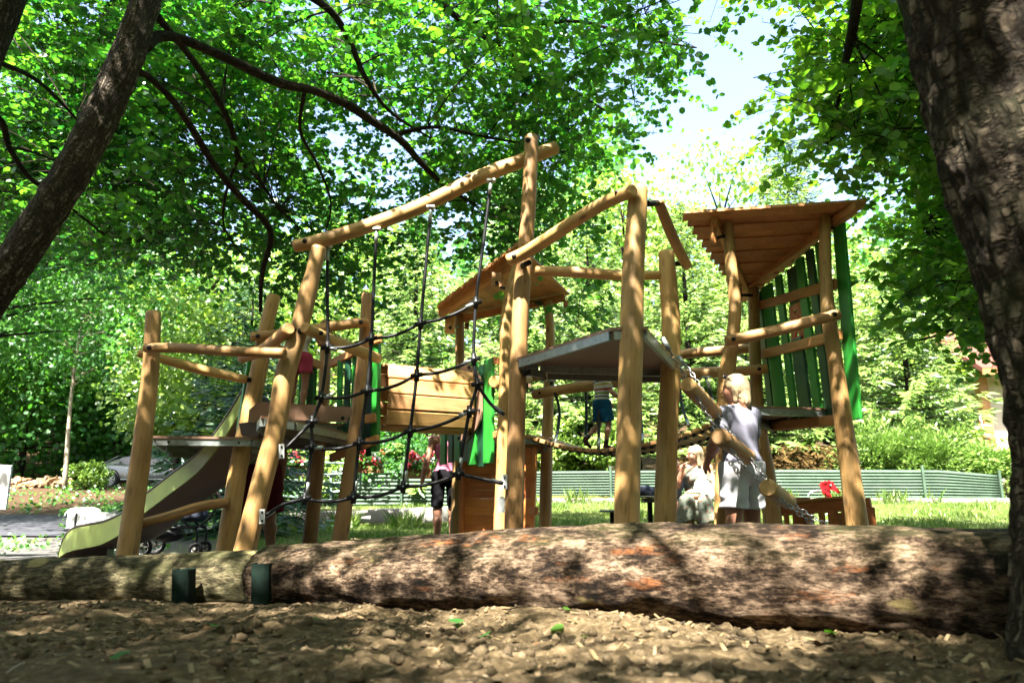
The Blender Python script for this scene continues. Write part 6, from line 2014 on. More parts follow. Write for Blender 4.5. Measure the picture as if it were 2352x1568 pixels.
# mossy stone kerb along the foot of the fence
mb = MB(); xk = np.linspace(at(1100, 1150, 17.4).x, at(2330, 1150, 17.2).x, 30)
for a, b in zip(xk[:-1], xk[1:]):
    zk = tz1((a + b) / 2, 17.3)
    mb.bar(V((a + .008, 17.35 + .03 * random.uniform(-1, 1), zk + .03)), V((b - .008, 17.35 + .03 * random.uniform(-1, 1), zk + .03 + .01 * random.uniform(-1, 1))), .22, .15)
tag(mb.build('kerb', M['stone'], None, .02), kind='structure')

# pipe railing
pr = wthing('pipe_railing', 'pale green pipe railing with bent end above the concrete wall', 'railing', at(700, 1160, 14.6))
Yp = 14.6
def pipe(pl, r=0.022, name='rail_pipe'):
    mb = MB(); mb.tube([at(*q) if len(q) > 2 else at(q[0], q[1], Yp) for q in pl], r, 8, 4, 0, 1); mb.build(name, M['pipe'], pr)
for y0, y1, y2 in ((1080, 1072, 1066), (1098, 1092, 1085), (1118, 1112, 1104), (1134, 1130, 1122)):
    pipe([(480, y0 + 10, 16.0), (640, y0 + 4, 15.2), (730, y1 + 18), (800, y1 + 14), (828, y2 + 16)])
pipe([(620, 1072, 15.5), (690, 1060, 14.9), (768, 1063), (812, 1066), (832, 1078)])
for x, y0, y1 in ((728, 1080, 1213), (736, 1062, 1160), (760, 1092, 1155), (560, 1086, 1180), (828, 1080, 1120), (420, 1050, 1180)):
    pipe([(x, y0, Yp if x > 600 else 15.8), (x, y1, Yp if x > 600 else 15.8)], .024, 'post')
pipe([(418, 1052, 17.2), (470, 1050, 17.2), (560, 1090, 16.2)])

# flower boxes hung on the railing and fence
def flower_box(label, px, py, Y, w, nfl, seed):
    c = at(px, py, Y)
    o = wthing('flower_box', label, 'flower box', (c.x, Y, c.z - .1), 'geranium boxes on the railing')
    mb = MB()
    for q in ((c.x, Y, c.z - .085, w, .20, .02), (c.x, Y - .1, c.z, w, .02, .19), (c.x, Y + .1, c.z, w, .02, .19), (c.x - w / 2 + .01, Y, c.z, .02, .18, .19), (c.x + w / 2 - .01, Y, c.z, .02, .18, .19)): mb.box(q[:3], q[3:])
    mb.box((c.x, Y, c.z + .065), (w - .05, .17, .02))
    mb.build('box', M['terracotta'], o)
    rg_ = np.random.default_rng(seed)
    n = 520
    pos = np.stack([c.x + rg_.uniform(-.55, .55, n) * w * 1.05, Y + rg_.normal(-.03, .11, n), c.z + .10 + np.abs(rg_.normal(0, .11, n)) - .16 * (rg_.random(n) < .3)], 1)
    cards_obj('foliage', leaf_cards(pos, rg_.normal(0, 1, (n, 3)), np.array([0, -.4, 1]) + rg_.normal(0, .5, (n, 3)), rg_.uniform(.04, .085, n)), M['herb'], o)
    for m, cnt in (('petal_red', nfl), ('petal_white', nfl // 2)):
        P_ = []
        for k in range(cnt):
            q = np.array([c.x + rg_.uniform(-.52, .52) * w, Y + rg_.normal(-.08, .1), c.z + rg_.uniform(.12, .36)])
            P_.append(q + rg_.normal(0, .026, (26, 3)))
        P_ = np.concatenate(P_)
        cards_obj('blossom', leaf_cards(P_, rg_.normal(0, 1, P_.shape), np.array([0, -1, .6]) + rg_.normal(0, .5, P_.shape), rg_.uniform(.03, .05, len(P_)), 'leaf', None, 1.3), M[m], o)
flower_box('flower box of red and white geraniums hooked on the pipe railing', 848, 1074, 14.4, .55, 9, 1)
flower_box('overflowing geranium box behind the woman in the pink top', 962, 1086, 14.2, .5, 16, 2)
flower_box('half hidden geranium box among leaves behind the rope net', 690, 1082, 15.0, .7, 6, 3)
flower_box('terracotta box seen under the slide beside the railing', 528, 1062, 16.6, .7, 4, 4)

# ------------------------------------------------------------------ picnic table, stool, backpack
tp_ = at(1487, 1144, 10.0); tzz = tz1(tp_.x, 10.0)
tb = wthing('picnic_table', 'small dark round topped table on one steel leg behind the middle posts', 'table', (tp_.x, 10.0, tzz))
mb = MB(); mb.tube([V((tp_.x, 10, .688)), V((tp_.x, 10, .713))], .36, 40, 1, 0, 1, True, .006); mb.build('table_top', M['galv_dull'], tb)
mb = MB(); mb.tube([V((tp_.x + .03, 10, tzz - .02)), V((tp_.x + .03, 10, .69))], .035, 12, 1); mb.build('leg', M['black'], tb)
mb = MB(); mb.box((tp_.x + .03, 10, .655), (.20, .20, .06)); mb.build('mount', M['galv_dull'], tb)
for px, lab in ((1406, 'dark round stool on one post left of the picnic table'), (1606, 'stool under the seated woman in the floral dress')):
    c = at(px, 1197, 10.0 if px < 1500 else 10.22); zz = tz1(c.x, c.y)
    st_ = wthing('round_stool', lab, 'stool', (c.x, c.y, zz), 'stools round the picnic table')
    mb = MB(); mb.tube([V((c.x, c.y, zz + .38)), V((c.x, c.y, zz + .405))], .17, 28, 1, 0, 1, True, .005); mb.build('seat', M['galv_dull'], st_)
    mb = MB(); mb.tube([V((c.x, c.y, zz - .02)), V((c.x, c.y, zz + .38))], .03, 10, 1); mb.build('leg', M['black'], st_)
k1_ = wthing('round_stool', 'stool under the child half hidden by the post', 'stool', (k1.x, 10.4, kz), 'stools round the picnic table')
mb = MB(); mb.tube([V((k1.x, 10.4, kz + .36)), V((k1.x, 10.4, kz + .385))], .17, 28, 1); mb.build('seat', M['galv_dull'], k1_)
mb = MB(); mb.tube([V((k1.x, 10.4, kz - .02)), V((k1.x, 10.4, kz + .36))], .03, 10, 1); mb.build('leg', M['black'], k1_)
c = at(1484, 1134, 9.95)
bk = Field(); bk.ell((c.x, 9.95, .765), (.155, .11, .09)); bk.ell((c.x + .07, 9.93, .75), (.10, .10, .06)); bk.ell((c.x - .08, 9.93, .75), (.08, .09, .05))
bko = tag(bk.mesh('backpack', M['navy'], None, .012, .04, [lambda X, Y, Z: .714 - Z], lambda X, Y, Z: .004 * np.sin(X * 60 + Z * 30)), 'navy backpack lying on the picnic table', 'bag')
mb = MB(); mb.tube([V((c.x + .14, 9.9, .74)), V((c.x + .25, 9.86, .72)), V((c.x + .40, 9.9, .70)), V((c.x + .46, 9.95, .60))], .012, 7, 5); mb.build('strap', M['black'], bko)

# ------------------------------------------------------------------ seahorse rider and the slatted sand counter
hc = at(1905, 1128, 12.2); hz_ = tz1(hc.x, 12.2)
sh = wthing('spring_rider', 'red seahorse spring rider with black markings on the sunny lawn', 'spring rider', (hc.x, 12.2, hz_))
pts = [(0, 0), (-7, 4), (-9, 12), (-6, 20), (-12, 28), (-16, 40), (-12, 48), (-2, 54), (8, 58), (22, 58), (26, 48), (30, 40), (28, 30), (24, 24), (20, 16), (22, 10), (34, 4), (42, -4), (40, -9), (32, -8), (22, -2), (14, 1), (8, -5), (4, -7)]
S_ = .0075
crest = []
hpts = [(1898, 1140), (1889, 1133), (1884, 1120), (1881, 1112), (1884, 1110), (1886, 1106), (1891, 1108), (1894, 1103), (1899, 1106), (1903, 1102), (1907, 1106), (1912, 1105), (1914, 1111), (1919, 1118), (1927, 1127), (1930, 1132), (1925, 1133), (1914, 1126), (1906, 1124), (1904, 1130), (1908, 1137), (1912, 1150), (1906, 1166), (1890, 1166), (1880, 1152), (1880, 1145)]
for x, y in hpts: crest.append(at(x, y, 12.2))
mb = MB(); mb.prism([V((p.x, 12.17, p.z)) for p in crest], (0, .04, 0)); ro = mb.build('body_panel', M['red'], sh, .004)
mb = MB(); e = at(1908, 1114, 12.15); mb.ball(V((e.x, 12.16, e.z)), .022, 10, 6, (1, .4, 1)); mb.build('eye', M['petal_white'], ro)
mb = MB()
for q in (((1890, 1120), (1905, 1128)), ((1886, 1135), (1905, 1138)), ((1885, 1150), (1908, 1150)), ((1896, 1108), (1892, 1160))):
    mb.bar(V((at(*q[0], 12.2).x, 12.166, at(*q[0], 12.2).z)), V((at(*q[1], 12.2).x, 12.166, at(*q[1], 12.2).z)), .008, .006, (0, -1, 0))
mb.build('markings', M['black'], ro)
mb = MB(); mb.tube([V((hc.x - .10 + .09 * math.cos(t), 12.2 + .09 * math.sin(t), hz_ + .02 + .032 * t)) for t in np.linspace(0, 9.5, 40)], .014, 7, 1); mb.build('spring', M['galv'], sh)
mb = MB(); mb.tube([V((hc.x - .38, 12.2, pz(1870, 1150, 12.2))), V((hc.x - .34, 12.2, pz(1870, 1133, 12.2))), V((hc.x - .2, 12.2, pz(1880, 1126, 12.2))), V((hc.x - .05, 12.2, pz(1890, 1130, 12.2)))], .014, 8, 5); mb.build('handle', M['galv'], sh)
cn = wthing('slatted_counter', 'low orange timber counter with upright slats at the foot of the lookout', 'play counter', at(1895, 1225, 7.4))
ya, yb = 7.95, 7.25
xa, xb = at(1790, 1170, ya).x, at(2000, 1150, yb).x
za, zb = pz(1790, 1172, ya), pz(2000, 1156, yb)
mb = MB(); mb.bar(V((xa, ya, za)), V((xb, yb, zb)), .05, .115); mb.build('top_rail', M['wallboard'], cn, .008)
mb = MB(); mb.bar(V((xa, ya + .55, za + .01)), V((xb + .05, yb + .55, zb)), .05, .1); mb.build('top_rail', M['wallboard'], cn, .008)
mb = MB(); mb.bar(V((xa, ya + .2, za + .07)), V((xb, yb + .25, zb + .07)), .42, .025); mb.build('counter_top', M['larch'], cn, .006)
for t, w in ((.06, .05), (.19, .10), (.33, .075), (.46, .06), (.58, .10), (.72, .09), (.84, .07), (.965, .085)):
    p = V((xa, ya, 0)).lerp(V((xb, yb, 0)), t); z1_ = za + (zb - za) * t - .03; z0_ = tz1(p.x, p.y) - .02
    mb = MB(); mb.bar(V((p.x, p.y - .04, z0_)), V((p.x, p.y - .04, z1_)), w, .03, (0, 1, 0)); mb.build('slat', M['wallboard'], cn, .005)
for t in (.05, .5, .95):
    p = V((xa, ya + .55, 0)).lerp(V((xb, yb + .55, 0)), t)
    mb = MB(); mb.bar(V((p.x, p.y, tz1(p.x, p.y) - .02)), V((p.x, p.y, za - .02)), .07, .07, (0, 1, 0)); mb.build('leg', M['wallboard'], cn, .005)
mb = MB(); c_ = V((xa, ya + .2, 0)).lerp(V((xb, yb + .2, 0)), .35); mb.box((c_.x, c_.y, za + .115), (.16, .1, .05)); tag(mb.build('wood_block', M['larch'], None, .008), 'small wooden block lying on the slatted counter', 'block')

# ------------------------------------------------------------------ stroller
sx, sy = at(402, 1240, 9.0).x, 9.0
gz = tz1(sx, sy)
so = thing('stroller', 'black folding stroller with teal basket bag parked behind the slide', 'stroller', (sx, sy, gz), R(8))
def spart(name, mat, fn, parent=None, bevel=0.0):
    mb = MB(); fn(mb); o = mb.build(name, mat, parent or so, bevel); return o
for x, y, r in ((-.30, -.24, .125), (-.30, .24, .125), (.30, -.20, .085), (.30, .20, .085)):
    w_ = spart('wheel', M['black'], lambda m: m.torus((x, y, r), r - .02, .022, (0, 1, 0), 24, 8))
    spart('rim', M['white_plastic'], lambda m: m.torus((x, y, r), r - .042, .006, (0, 1, 0), 20, 6), w_)
    spart('hub', M['galv_dull'], lambda m: (m.ball((x, y, r), .03, 8, 6), [m.bar((x, y, r), (x + math.cos(a) * (r - .04), y, r + math.sin(a) * (r - .04)), .014, .014, (0, 1, 0)) for a in np.linspace(0, 5.2, 5)]), w_)
for y in (-.2, .2):
    spart('frame_tube', M['black'], lambda m: m.tube([(-.30, y * 1.15, .13), (-.12, y, .40), (.02, y, .58), (.12, y, .72)], .014, 8, 5))
    spart('frame_tube', M['black'], lambda m: m.tube([(.30, y, .09), (.30, y, .30), (.20, y, .36), (-.02, y, .56)], .014, 8, 5))
    spart('frame_tube', M['black'], lambda m: m.tube([(.30, y, .34), (.05, y, .34), (-.18, y, .36)], .012, 8, 4))
spart('handle', plain('brown_leatherette', (.07, .035, .025), .5), lambda m: m.tube([(.06, -.2, .80), (.24, -.21, .84), (.42, -.2, .72), (.48, -.1, .60), (.49, 0, .58), (.48, .1, .60), (.42, .2, .72), (.24, .21, .84), (.06, .2, .80)], .018, 8, 5))
spart('side_bar', M['black'], lambda m: m.tube([(.49, -.19, .56), (.42, -.2, .44), (.30, -.2, .34)], .013, 8, 4))
fs_ = Field(); fs_.ell((.12, 0, .58), (.24, .17, .12), np.array(Matrix.Rotation(R(28), 3, 'Y'))); fs_.ell((.02, 0, .72), (.13, .16, .10)); fs_.ell((.20, 0, .47), (.16, .16, .07))
fs_.mesh('seat', M['navy'], so, .013, .05, (), lambda X, Y, Z: .006 * np.sin(X * 40 + Z * 30))
fh = Field(); fh.ell((-.02, 0, .77), (.08, .15, .12)); fh.mesh('hood', M['navy'], so, .013, .04, (), lambda X, Y, Z: .008 * np.sin(Z * 70))
fb = Field(); fb.ell((-.10, 0, .26), (.21, .17, .10)); fb.mesh('basket', M['black'], so, .013, .03)
fb = Field(); fb.ell((-.12, -.06, .36), (.14, .10, .09)); fbo = fb.mesh('folded_blanket', M['blue_cloth'], so, .012, .03, (), lambda X, Y, Z: .006 * np.sin(X * 50 + Y * 30))

# ------------------------------------------------------------------ white box by the road, white board at the edge
c = at(236, 1192, 13.0); gz = tz1(c.x, 13.0)
wb_ = wthing('storage_box', 'long white box with a black strap and rounded lid end beside the road', 'box', (c.x, 13.0, gz))
z0 = pz(200, 1212, 13.0); z1_ = pz(200, 1177, 13.0)
xl, xr = at(170, 1190, 13).x, at(300, 1190, 13).x
mb = MB(); mb.box(((xl + xr) / 2, 13.0, (z0 + z1_) / 2), (xr - xl, .42, z1_ - z0)); mb.build('body', M['white_plastic'], wb_, .015)
mb = MB(); mb.bar(V((xl + .16, 12.785, z0)), V((xl + .16, 12.785, z1_)), .035, .012, (0, -1, 0)); mb.build('strap', M['black'], wb_)
mb = MB(); mb.box(((xl + xr) / 2, 13.0, z0 - .025), (xr - xl + .04, .46, .05)); mb.build('base', M['black'], wb_, .006)
mb = MB(); mb.prism([V((xl + .16 + .22 * math.cos(t), 12.83, z1_ + .10 * math.sin(t))) for t in np.linspace(0, math.pi, 14)], (0, .34, 0)); mb.build('lid', M['white_plastic'], wb_)
for sx_ in (xl + .08, xr - .08):
    mb = MB(); mb.box((sx_, 13.0, (z0 - .05 + tz1(sx_, 13) - .02) / 2), (.08, .3, z0 - .05 - tz1(sx_, 13) + .04)); mb.build('foot', M['black'], wb_)
bd_ = wthing('sign_board', 'blank white board leaning in from the picture edge beside the road', 'board', (at(-40, 1290, 8.6).x, 8.6, tz1(-6, 8.6)))
mb = MB(); mb.prism([at(-150, 1062, 8.6), at(27, 1068, 8.6), at(12, 1170, 8.6), at(-165, 1164, 8.6)], (0, .03, 0)); mb.build('panel', M['white_plastic'], bd_, .003)
for px in (-120, -20):
    p = at(px, 1166, 8.63); mb = MB(); mb.bar(V((p.x, 8.65, tz1(p.x, 8.65) - .05)), V((p.x, 8.65, p.z + .25)), .05, .05, (0, 1, 0)); mb.build('leg', M['galv_dull'], bd_)

# ------------------------------------------------------------------ firewood heap: every split log is a thing
protos = []
rf = random.Random(5)
for k in range(5):
    mb = MB(); L = .34; r = rf.uniform(.075, .11)
    ang = [0.0, 0.5, 1.0, 1.5] if k % 2 else [0.0, .55, 1.1, 1.65, 2.2, 2.75, 3.1]
    prof = [V((0, -.02, 0))] + [V((0, r * math.cos(a) * rf.uniform(.9, 1.1), r * math.sin(a) * rf.uniform(.9, 1.1))) for a in ang]
    mb.prism(prof, (L, 0, 0))
    mb.g = [(p[1] * 1.0 + k, p[2], p[0]) for p in mb.v]
    protos.append(mb)
first = {}
hp0, hp1 = at(22, 1118, 29.5), at(178, 1118, 29.5)
cnt = 0
for k in range(150):
    u = rf.random()
    x = hp0.x + (hp1.x - hp0.x) * u
    prof_h = (0.42 * math.exp(-((u - .60) / .22) ** 2) + .38 * math.exp(-((u - .08) / .10) ** 2) + .06)
    y = 29.6 + rf.uniform(-.5, .5)
    zz = tz1(x, y) + rf.random() ** .6 * prof_h * (1 - abs(y - 29.6)) + .03
    i = k % 5
    if i not in first:
        o = protos[i].build('firewood_log', M['firewood']); first[i] = o
        tag(o, 'split log in the firewood heap beside the road bank', 'firewood', 'split logs in the firewood heap')
    else:
        o = first[i].copy(); COL.objects.link(o)
    o.location = (x, y, zz)
    o.rotation_euler = (rf.uniform(0, 6.28), rf.uniform(-.35, .35), rf.uniform(0, 6.28))

# ------------------------------------------------------------------ parked car
cx_, cy_ = at(352, 1110, 32.0).x, 32.0
cz = pz(300, 1119, 32.0)
car = thing('parked_car', 'grey metallic saloon car parked on the bank behind the slide', 'car', (cx_, cy_, cz), R(-4))
PAINT = plain('grey_car_paint', (.085, .092, .092), .3, .4, .06, 2, .6)
GLASS = plain('dark_car_glass', (.012, .016, .014), .06, 0, .1, 2)
st = [(-2.42, .46, .80, .55), (-2.36, .30, .95, .78), (-2.1, .22, 1.02, .86), (-1.5, .20, 1.02, .90), (-.8, .19, .96, .91), (0, .19, .93, .91), (.8, .19, .90, .91), (1.3, .20, .86, .90), (1.8, .21, .78, .88), (2.2, .24, .68, .80), (2.40, .32, .56, .62)]
vs = []
for x, zl, zh, hw_ in st:
    m = (zl + zh) / 2
    for yy, z in ((-hw_ * .88, zl), (-hw_ * .99, zl + .12), (-hw_, m), (-hw_ * .97, zh - .08), (-hw_ * .86, zh), (0, zh + .03), (hw_ * .86, zh), (hw_ * .97, zh - .08), (hw_, m), (hw_ * .99, zl + .12), (hw_ * .88, zl)):
        vs.append((x, yy, z))
n = len(st); i = np.arange(n * 11).reshape(n, 11)
fs = np.stack([i[:-1, :-1], i[1:, :-1], i[1:, 1:], i[:-1, 1:]], -1).reshape(-1, 4)
fl_ = [fs, np.stack([i[:-1, 10], i[1:, 10], i[1:, 0], i[:-1, 0]], -1), i[0][None, :], i[-1][None, ::-1]]
body = link_mesh('body', arr_mesh('body', np.array(vs), fl_, {}, True), PAINT, car)
sb2 = body.modifiers.new('round', 'SUBSURF'); sb2.levels = sb2.render_levels = 2
gh = [(-1.95, 1.02, .70), (-1.35, 1.34, .62), (-.6, 1.44, .60), (.1, 1.42, .60), (.6, 1.30, .62), (1.15, .92, .70)]
vs = []
for x, z, hw_ in gh:
    for yy, zz in ((-.82, .90), (-hw_ - .04, z * .5 + .48), (-hw_, z - .03), (0, z + .015), (hw_, z - .03), (hw_ + .04, z * .5 + .48), (.82, .90)): vs.append((x, yy, min(zz, z + .015) if x > .9 or x < -1.9 else zz))
n = len(gh); i = np.arange(n * 7).reshape(n, 7)
fs = np.stack([i[:-1, :-1], i[1:, :-1], i[1:, 1:], i[:-1, 1:]], -1).reshape(-1, 4)
roof = link_mesh('roof', arr_mesh('roof', np.array(vs), fs, {}, True), PAINT, car)
roof.modifiers.new('round', 'SUBSURF').render_levels = 2
def cpart(name, mat, poly, th=.02, parent=None):
    mb = MB(); mb.prism([V(p) for p in poly], (0, -th, 0)); return mb.build(name, mat, parent or car)
for pts_ in ([(-1.45, 1.0), (-1.1, 1.27), (-.62, 1.34), (-.55, .97)], [(-.48, .97), (-.5, 1.345), (.08, 1.33), (.42, 1.22), (.9, .95)]):
    cpart('side_window', GLASS, [(x, -.79 + (z - .95) * .36, z) for x, z in pts_], .025)
mb = MB(); mb.prism([V((1.18, -.62, .92)), V((.62, -.56, 1.29)), V((.62, .56, 1.29)), V((1.18, .62, .92))], (.03, 0, .03)); mb.build('windscreen', GLASS, car)
mb = MB(); mb.prism([V((-1.98, -.62, 1.01)), V((-1.38, -.56, 1.33)), V((-1.38, .56, 1.33)), V((-1.98, .62, 1.01))], (-.02, 0, .03)); mb.build('rear_window', GLASS, car)
for x in (-1.42, 1.42):
    for y in (-.86, .86):
        w_ = MB(); w_.tube([V((x, y - .10, .33)), V((x, y + .10, .33))], .335, 28, 1, 0, 1, True, .02); wo = w_.build('wheel', M['black'], car)
        sgn = -1 if y < 0 else 1
        r_ = MB(); r_.torus((x, y + sgn * .10, .33), .235, .014, (0, 1, 0), 24, 6)
        for a in np.linspace(0, 2 * math.pi, 11)[:-1]: r_.bar((x, y + sgn * .105, .33), (x + .225 * math.cos(a), y + sgn * .105, .33 + .225 * math.sin(a)), .03, .02, (0, 1, 0))
        r_.build('rim', M['galv'], wo)
        if y < 0:
            h_ = MB(); h_.torus((x, y - .045, .36), .385, .03, (0, 1, 0), 28, 6); h_.build('wheel_arch', M['black'], car)
mb = MB(); mb.ball((.86, -.98, 1.0), .10, 10, 6, (.9, .6, .62)); mb.build('mirror', PAINT, car)
mb = MB(); mb.bar((-2.33, -.74, .88), (-2.10, -.87, .90), .03, .10); mb.build('tail_light', M['red'], car)
for x in (-.75, .25):
    mb = MB(); mb.bar((x, -.925, .80), (x + .2, -.925, .805), .02, .03); mb.build('door_handle', M['galv'], car)
mb = MB(); mb.bar((-.95, -.915, .34), (.95, -.915, .34), .02, .03); mb.build('sill_trim', M['galv'], car)

# ------------------------------------------------------------------ house glimpsed beside the massive trunk
Yh = 22.0
hx0, hx1 = at(2236, 900, Yh).x, at(2236, 900, Yh).x + 5.0
ho_ = wthing('house', 'beige house with timber corner and red roof behind the leaves', 'house', (hx0 + 2, Yh + 2, tz1(hx0 + 2, Yh)))
zb0, zt0 = tz1(hx0, Yh) - .3, pz(2250, 858, Yh)
mb = MB(); mb.box(((hx0 + hx1) / 2 + .3, Yh + 2.0, (zb0 + zt0) / 2), (hx1 - hx0, 3.9, zt0 - zb0)); mb.build('wall', M['plaster'], ho_)
mb = MB(); mb.box((hx0 + .16, Yh - .15, (zb0 + zt0) / 2), (.26, .26, zt0 - zb0)); mb.build('corner_post', M['house_wood'], ho_, .01)
mb = MB(); mb.prism([V((hx0 - .25, Yh - .9, zt0 - .1)), V((hx1 + .5, Yh - .9, zt0 - .1)), V((hx1 + .5, Yh + 2, zt0 + 1.7)), V((hx0 - .25, Yh + 2, zt0 + 1.7))], (0, -.03, .14)); mb.build('roof', M['roof_tile'], ho_)
mb = MB(); mb.bar(V((hx0 - .25, Yh - .92, zt0 - .08)), V((hx1 + .5, Yh - .92, zt0 - .08)), .03, .2); mb.build('eaves_board', M['house_wood'], ho_)
wr = at(2270, 935, Yh)
lw = wthing('white_gate', 'white tubular hand rail standing before the beige house', 'railing', (at(2255, 1010, 21.2).x, 21.2, tz1(10, 21.2)))
for q in ([(2250, 955), (2268, 1018)], [(2236, 955), (2242, 990)], [(2232, 955), (2262, 955)], [(2238, 976), (2262, 978)]):
    mb = MB(); mb.tube([at(q[0][0], q[0][1], 21.2), at(q[1][0], q[1][1], 21.2)], .025, 8, 1); mb.build('pipe', M['white_plastic'], lw)
p = at(2268, 1018, 21.2); mb = MB(); mb.tube([p, V((p.x + .05, 21.2, tz1(p.x, 21.2) - .05))], .025, 8, 1); mb.build('pipe', M['white_plastic'], lw)

# ------------------------------------------------------------------ ground detail: grass, weeds, clods, chips, fallen leaves
n = 70000
x = rng.uniform(-4.2, 12.5, n); y = 8.4 + 9.3 * rng.random(n) ** 1.2
keep = (rng.random(n) < sstep(8.2, 10.0, y + .6 * np.sin(x * 1.3))) & (x < .74 * y) & (x > -.36 * y)
x, y = x[keep], y[keep]; n = len(x)
pos = np.stack([x, y, tz(x, y) - .005], 1)
ax = np.stack([rng.normal(0, .45, n), rng.normal(0, .45, n), np.ones(n)], 1)
hgt = rng.uniform(.03, .085, n) * (1 + .8 * (np.sin(x * 2.1) * np.sin(y * 1.7) > .45))
tag(cards_obj('grass', leaf_cards(pos, ax, rng.normal(0, 1, (n, 3)), hgt, 'blade', None, .55), M['grass']), kind='stuff')
n = 3400
x = np.concatenate([rng.uniform(.5, 10, n // 2), rng.uniform(-4.8, -.6, n - n // 2)]); y = np.concatenate([rng.normal(17.15, .18, n // 2), rng.normal(14.85, .16, n - n // 2)])
pos = np.stack([x, y, tz(x, y)], 1)
ax = np.stack([rng.normal(0, .5, n), rng.normal(0, .5, n), np.ones(n)], 1)
tag(cards_obj('weeds', leaf_cards(pos, ax, rng.normal(0, 1, (n, 3)), rng.uniform(.08, .34, n) * (.4 + 1.0 * (np.sin(x * 5.1) > .2)), 'blade', None, .35), M['grass']), kind='stuff')
# green cover on the bank, the verge and round the railing
def ground_cover(n, xr, yr, size, name, mat, hmax, patch=0.0):
    x = rng.uniform(*xr, n); y = rng.uniform(*yr, n)
    k = np.array([mnoise.noise(V((a * 1.1, b * 1.1, 4))) > patch + rng.normal(0, .15) for a, b in zip(x, y)])
    x, y = x[k], y[k]; m = len(x)
    pos = np.stack([x, y, tz(x, y) + hmax * rng.random(m)], 1)
    tag(cards_obj(name, leaf_cards(pos, rng.normal(0, 1, (m, 3)) + np.array([0, 0, .3]), np.array([0, -.4, 1.0]) + rng.normal(0, .5, (m, 3)), size * rng.uniform(.6, 1.3, m)), M[mat]), kind='stuff')
ground_cover(12000, (-26, -6.0), (19.6, 30), .10, 'undergrowth', 'herb', .13, .22)
ground_cover(2600, (-10, -4.4), (8.8, 12.6), .055, 'undergrowth', 'herb', .09, .1)
ground_cover(7000, (-8.5, -4.6), (13.6, 17.0), .07, 'undergrowth', 'herb', .45, -.1)
ground_cover(9000, (-1, 12), (18.7, 22), .075, 'undergrowth', 'leaf_forest', .5, -.1)
# clods and crumbs of soil
def blobs(n, xr, srange, pw):
    base = MB(); base.ball((0, 0, 0), 1, 7, 5)
    bv = np.array(base.v); bf = np.array([list(f) for f in base.f])
    xs_, ys_, ss = [], [], []
    while len(xs_) < n:
        a = rng.uniform(*xr); s = rng.uniform(-.02, 1.9)
        b = float(np.interp(a, LX, LY)) - s / .87 - .17
        if b < 1.2: continue
        d = mnoise.noise(V((a * 2.2, b * 2.2, 8)))
        if rng.random() > (.12 if a < -.5 else .28) + 1.2 * max(0, d + .05) + .4 * (s < .25): continue
        xs_.append(a); ys_.append(b); ss.append((srange[0] + (srange[1] - srange[0]) * rng.random() ** pw) * (.55 + .45 * min(1, max(0, s / .5))))
    xs_, ys_, ss = np.array(xs_), np.array(ys_), np.array(ss)
    z = tz(xs_, ys_) + ss * .25
    sc_ = rng.uniform(.6, 1.3, (n, 1, 3)) * np.array([1, 1, .72]); jit = 1 + rng.normal(0, .16, (n, len(bv), 1))
    v = bv[None] * sc_ * jit * ss[:, None, None] + np.stack([xs_, ys_, z], 1)[:, None]
    f = bf[None] + (np.arange(n) * len(bv))[:, None, None]
    return v.reshape(-1, 3), f.reshape(-1, 4)
v1, f1 = blobs(5200, (-3.6, 2.2), (.0025, .024), 5.0)
t = NT('soil_clod'); co = t.n('ShaderNodeTexCoord').outputs['Object']
nn = t.noise(co, 40, 5, .7)
CLOD = t.pbsdf(t.ramp(nn, [(.3, (.05, .035, .02)), (.55, (.068, .05, .027)), (.75, (.18, .138, .09))]), .95, 0, t.bump(nn, .5, .01))
tag(link_mesh('soil_clods', arr_mesh('soil_clods', v1, f1, {}, True), CLOD), kind='stuff')
# dry leaf bits and short twigs on the soil
n = 330
a = rng.uniform(-3.4, 2.1, n); b = np.interp(a, LX, LY) - rng.uniform(.0, 1.8, n) / .87 - .18
k = b > 1.25; a, b = a[k], b[k]; n = len(a)
cards = leaf_cards(np.stack([a, b, tz(a, b) + .008], 1), np.stack([rng.normal(0, 1, n), rng.normal(0, 1, n), rng.normal(0, .25, n)], 1), np.array([0, 0, 1.0]) + rng.normal(0, .35, (n, 3)), rng.uniform(.008, .028, n) * (.5 + rng.random(n)))
tag(cards_obj('leaf_litter', cards, leaf('dead_leaf', (.03, .016, .008), (.10, .055, .025), (.03, .015, .006), (.06, .03, .01), .2, .02)), kind='stuff')
mb = MB()
for q in range(70):
    a = rng.uniform(-3.0, 2.0); b = float(np.interp(a, LX, LY)) - rng.uniform(.05, 1.7) / .87 - .18
    if b < 1.3: continue
    yaw = rng.uniform(0, 6.28); L = rng.uniform(.05, .2); d = V((math.cos(yaw), math.sin(yaw), 0)); e = V((-d.y, d.x, 0))
    P3 = [V((a, b, 0)), V((a, b, 0)) + d * L * .5 + e * L * rng.normal(0, .12), V((a, b, 0)) + d * L]
    mb.tube([V((p.x, p.y, tz1(p.x, p.y) + .008)) for p in P3], [.003, .0025, .0015], 5, 3)
tag(mb.build('twig_litter', M['bark_twig']), kind='stuff')
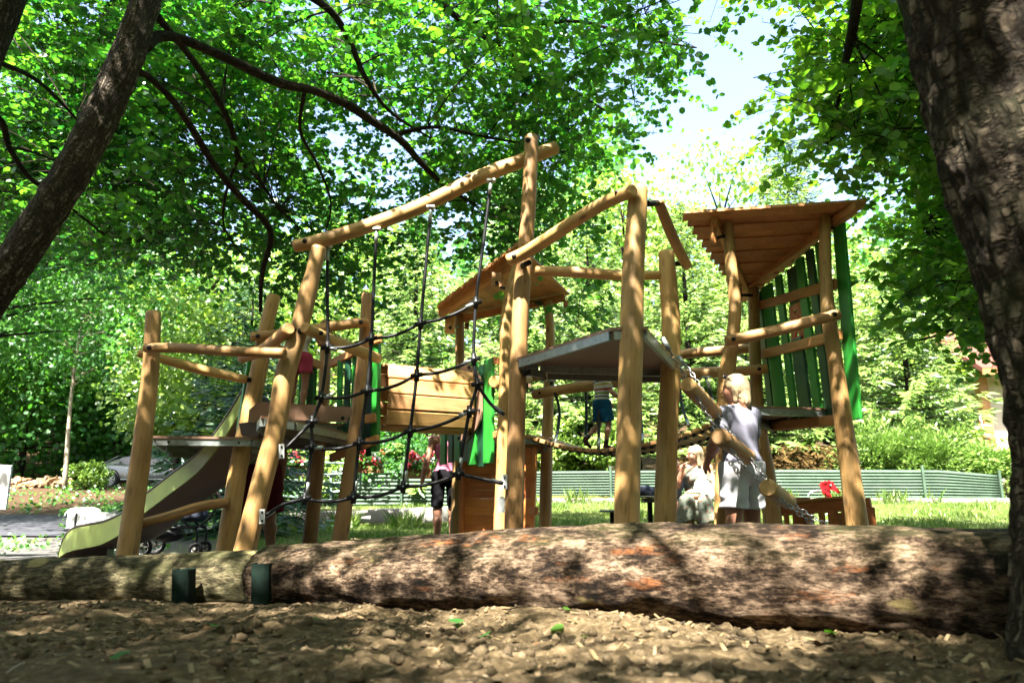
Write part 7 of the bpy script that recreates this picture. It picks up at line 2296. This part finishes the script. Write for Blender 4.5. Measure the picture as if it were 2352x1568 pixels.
# wood chips
n = 900
mb = MB()
for k in range(n):
    a = rng.uniform(-3.4, 2.1); s = rng.uniform(-.02, 1.8)
    b = float(np.interp(a, LX, LY)) - s / .87 - .17
    if b < 1.25: continue
    z = tz1(a, b) + .007
    L = rng.uniform(.012, .045); yaw = rng.uniform(0, 6.28); pit = rng.normal(0, .3)
    d = V((math.cos(yaw) * math.cos(pit), math.sin(yaw) * math.cos(pit), math.sin(pit)))
    mb.bar(V((a, b, z)) - d * L / 2, V((a, b, z)) + d * L / 2, L * rng.uniform(.2, .5), .004)
for k in range(120):       # chips and shavings resting on top of the thick log
    u = rng.random(); Pc = at(800 + 1250 * u, 1238, 3.95 - 1.2 * u)
    p = V((Pc.x, Pc.y + rng.uniform(-.03, .05), Pc.z)); yaw = rng.uniform(0, 6.28); L = rng.uniform(.01, .035)
    d = V((math.cos(yaw), math.sin(yaw), rng.normal(0, .2)))
    mb.bar(p - d * L / 2, p + d * L / 2, L * .35, .004)
tag(mb.build('wood_chips', wood('fresh_chip', (.08, .055, .025), (.15, .105, .05), (.25, .19, .10), 0)), kind='stuff')
# single fallen green leaves on the soil
lf = [(740, 1428, .075, 'leaf_alder'), (1065, 1438, .07, 'leaf_alder'), (1265, 1450, .06, 'leaf_right'), (800, 1500, .05, 'leaf_alder'), (1110, 1465, .055, 'leaf_alder'), (1330, 1470, .05, 'leaf_bright'), (505, 1445, .05, 'leaf_alder'), (250, 1520, .06, 'leaf_alder'), (1895, 1460, .05, 'leaf_alder'), (1310, 1405, .035, 'leaf_right')]
where = ['near the taller stake', 'below the middle of the thick log', 'with a yellow tint lying among chips', 'on smooth soil below the thick log end', 'near the bottom edge among clods', 'bright yellow green on crumbly soil', 'below the mossy log', 'on bare soil at the lower corner', 'in the shade of the massive trunk', 'tiny one close under the thick log']
for (px, py, s, m), wlab in zip(lf, where):
    Yl = 2.6
    for _ in range(30):
        q = at(px, py, Yl)
        Yl += (q.z - tz1(q.x, q.y)) * 2.0
    q = at(px, py, Yl)
    yaw = rng.uniform(0, 6.28)
    v, f, ti = leaf_cards(np.array([[q.x, q.y, q.z + .012]]), np.array([[math.cos(yaw), math.sin(yaw), .15]]), np.array([[rng.normal(0, .25), -.25, 1.0]]), np.array([s]), 'leaf', np.array([.7]))
    lo2 = arr_mesh('fallen_leaf', v, f, {'tint': ti}); o = link_mesh('fallen_leaf', lo2, M[m])
    tag(o, 'fallen green leaf ' + wlab, 'leaf', 'fallen leaves on the soil')
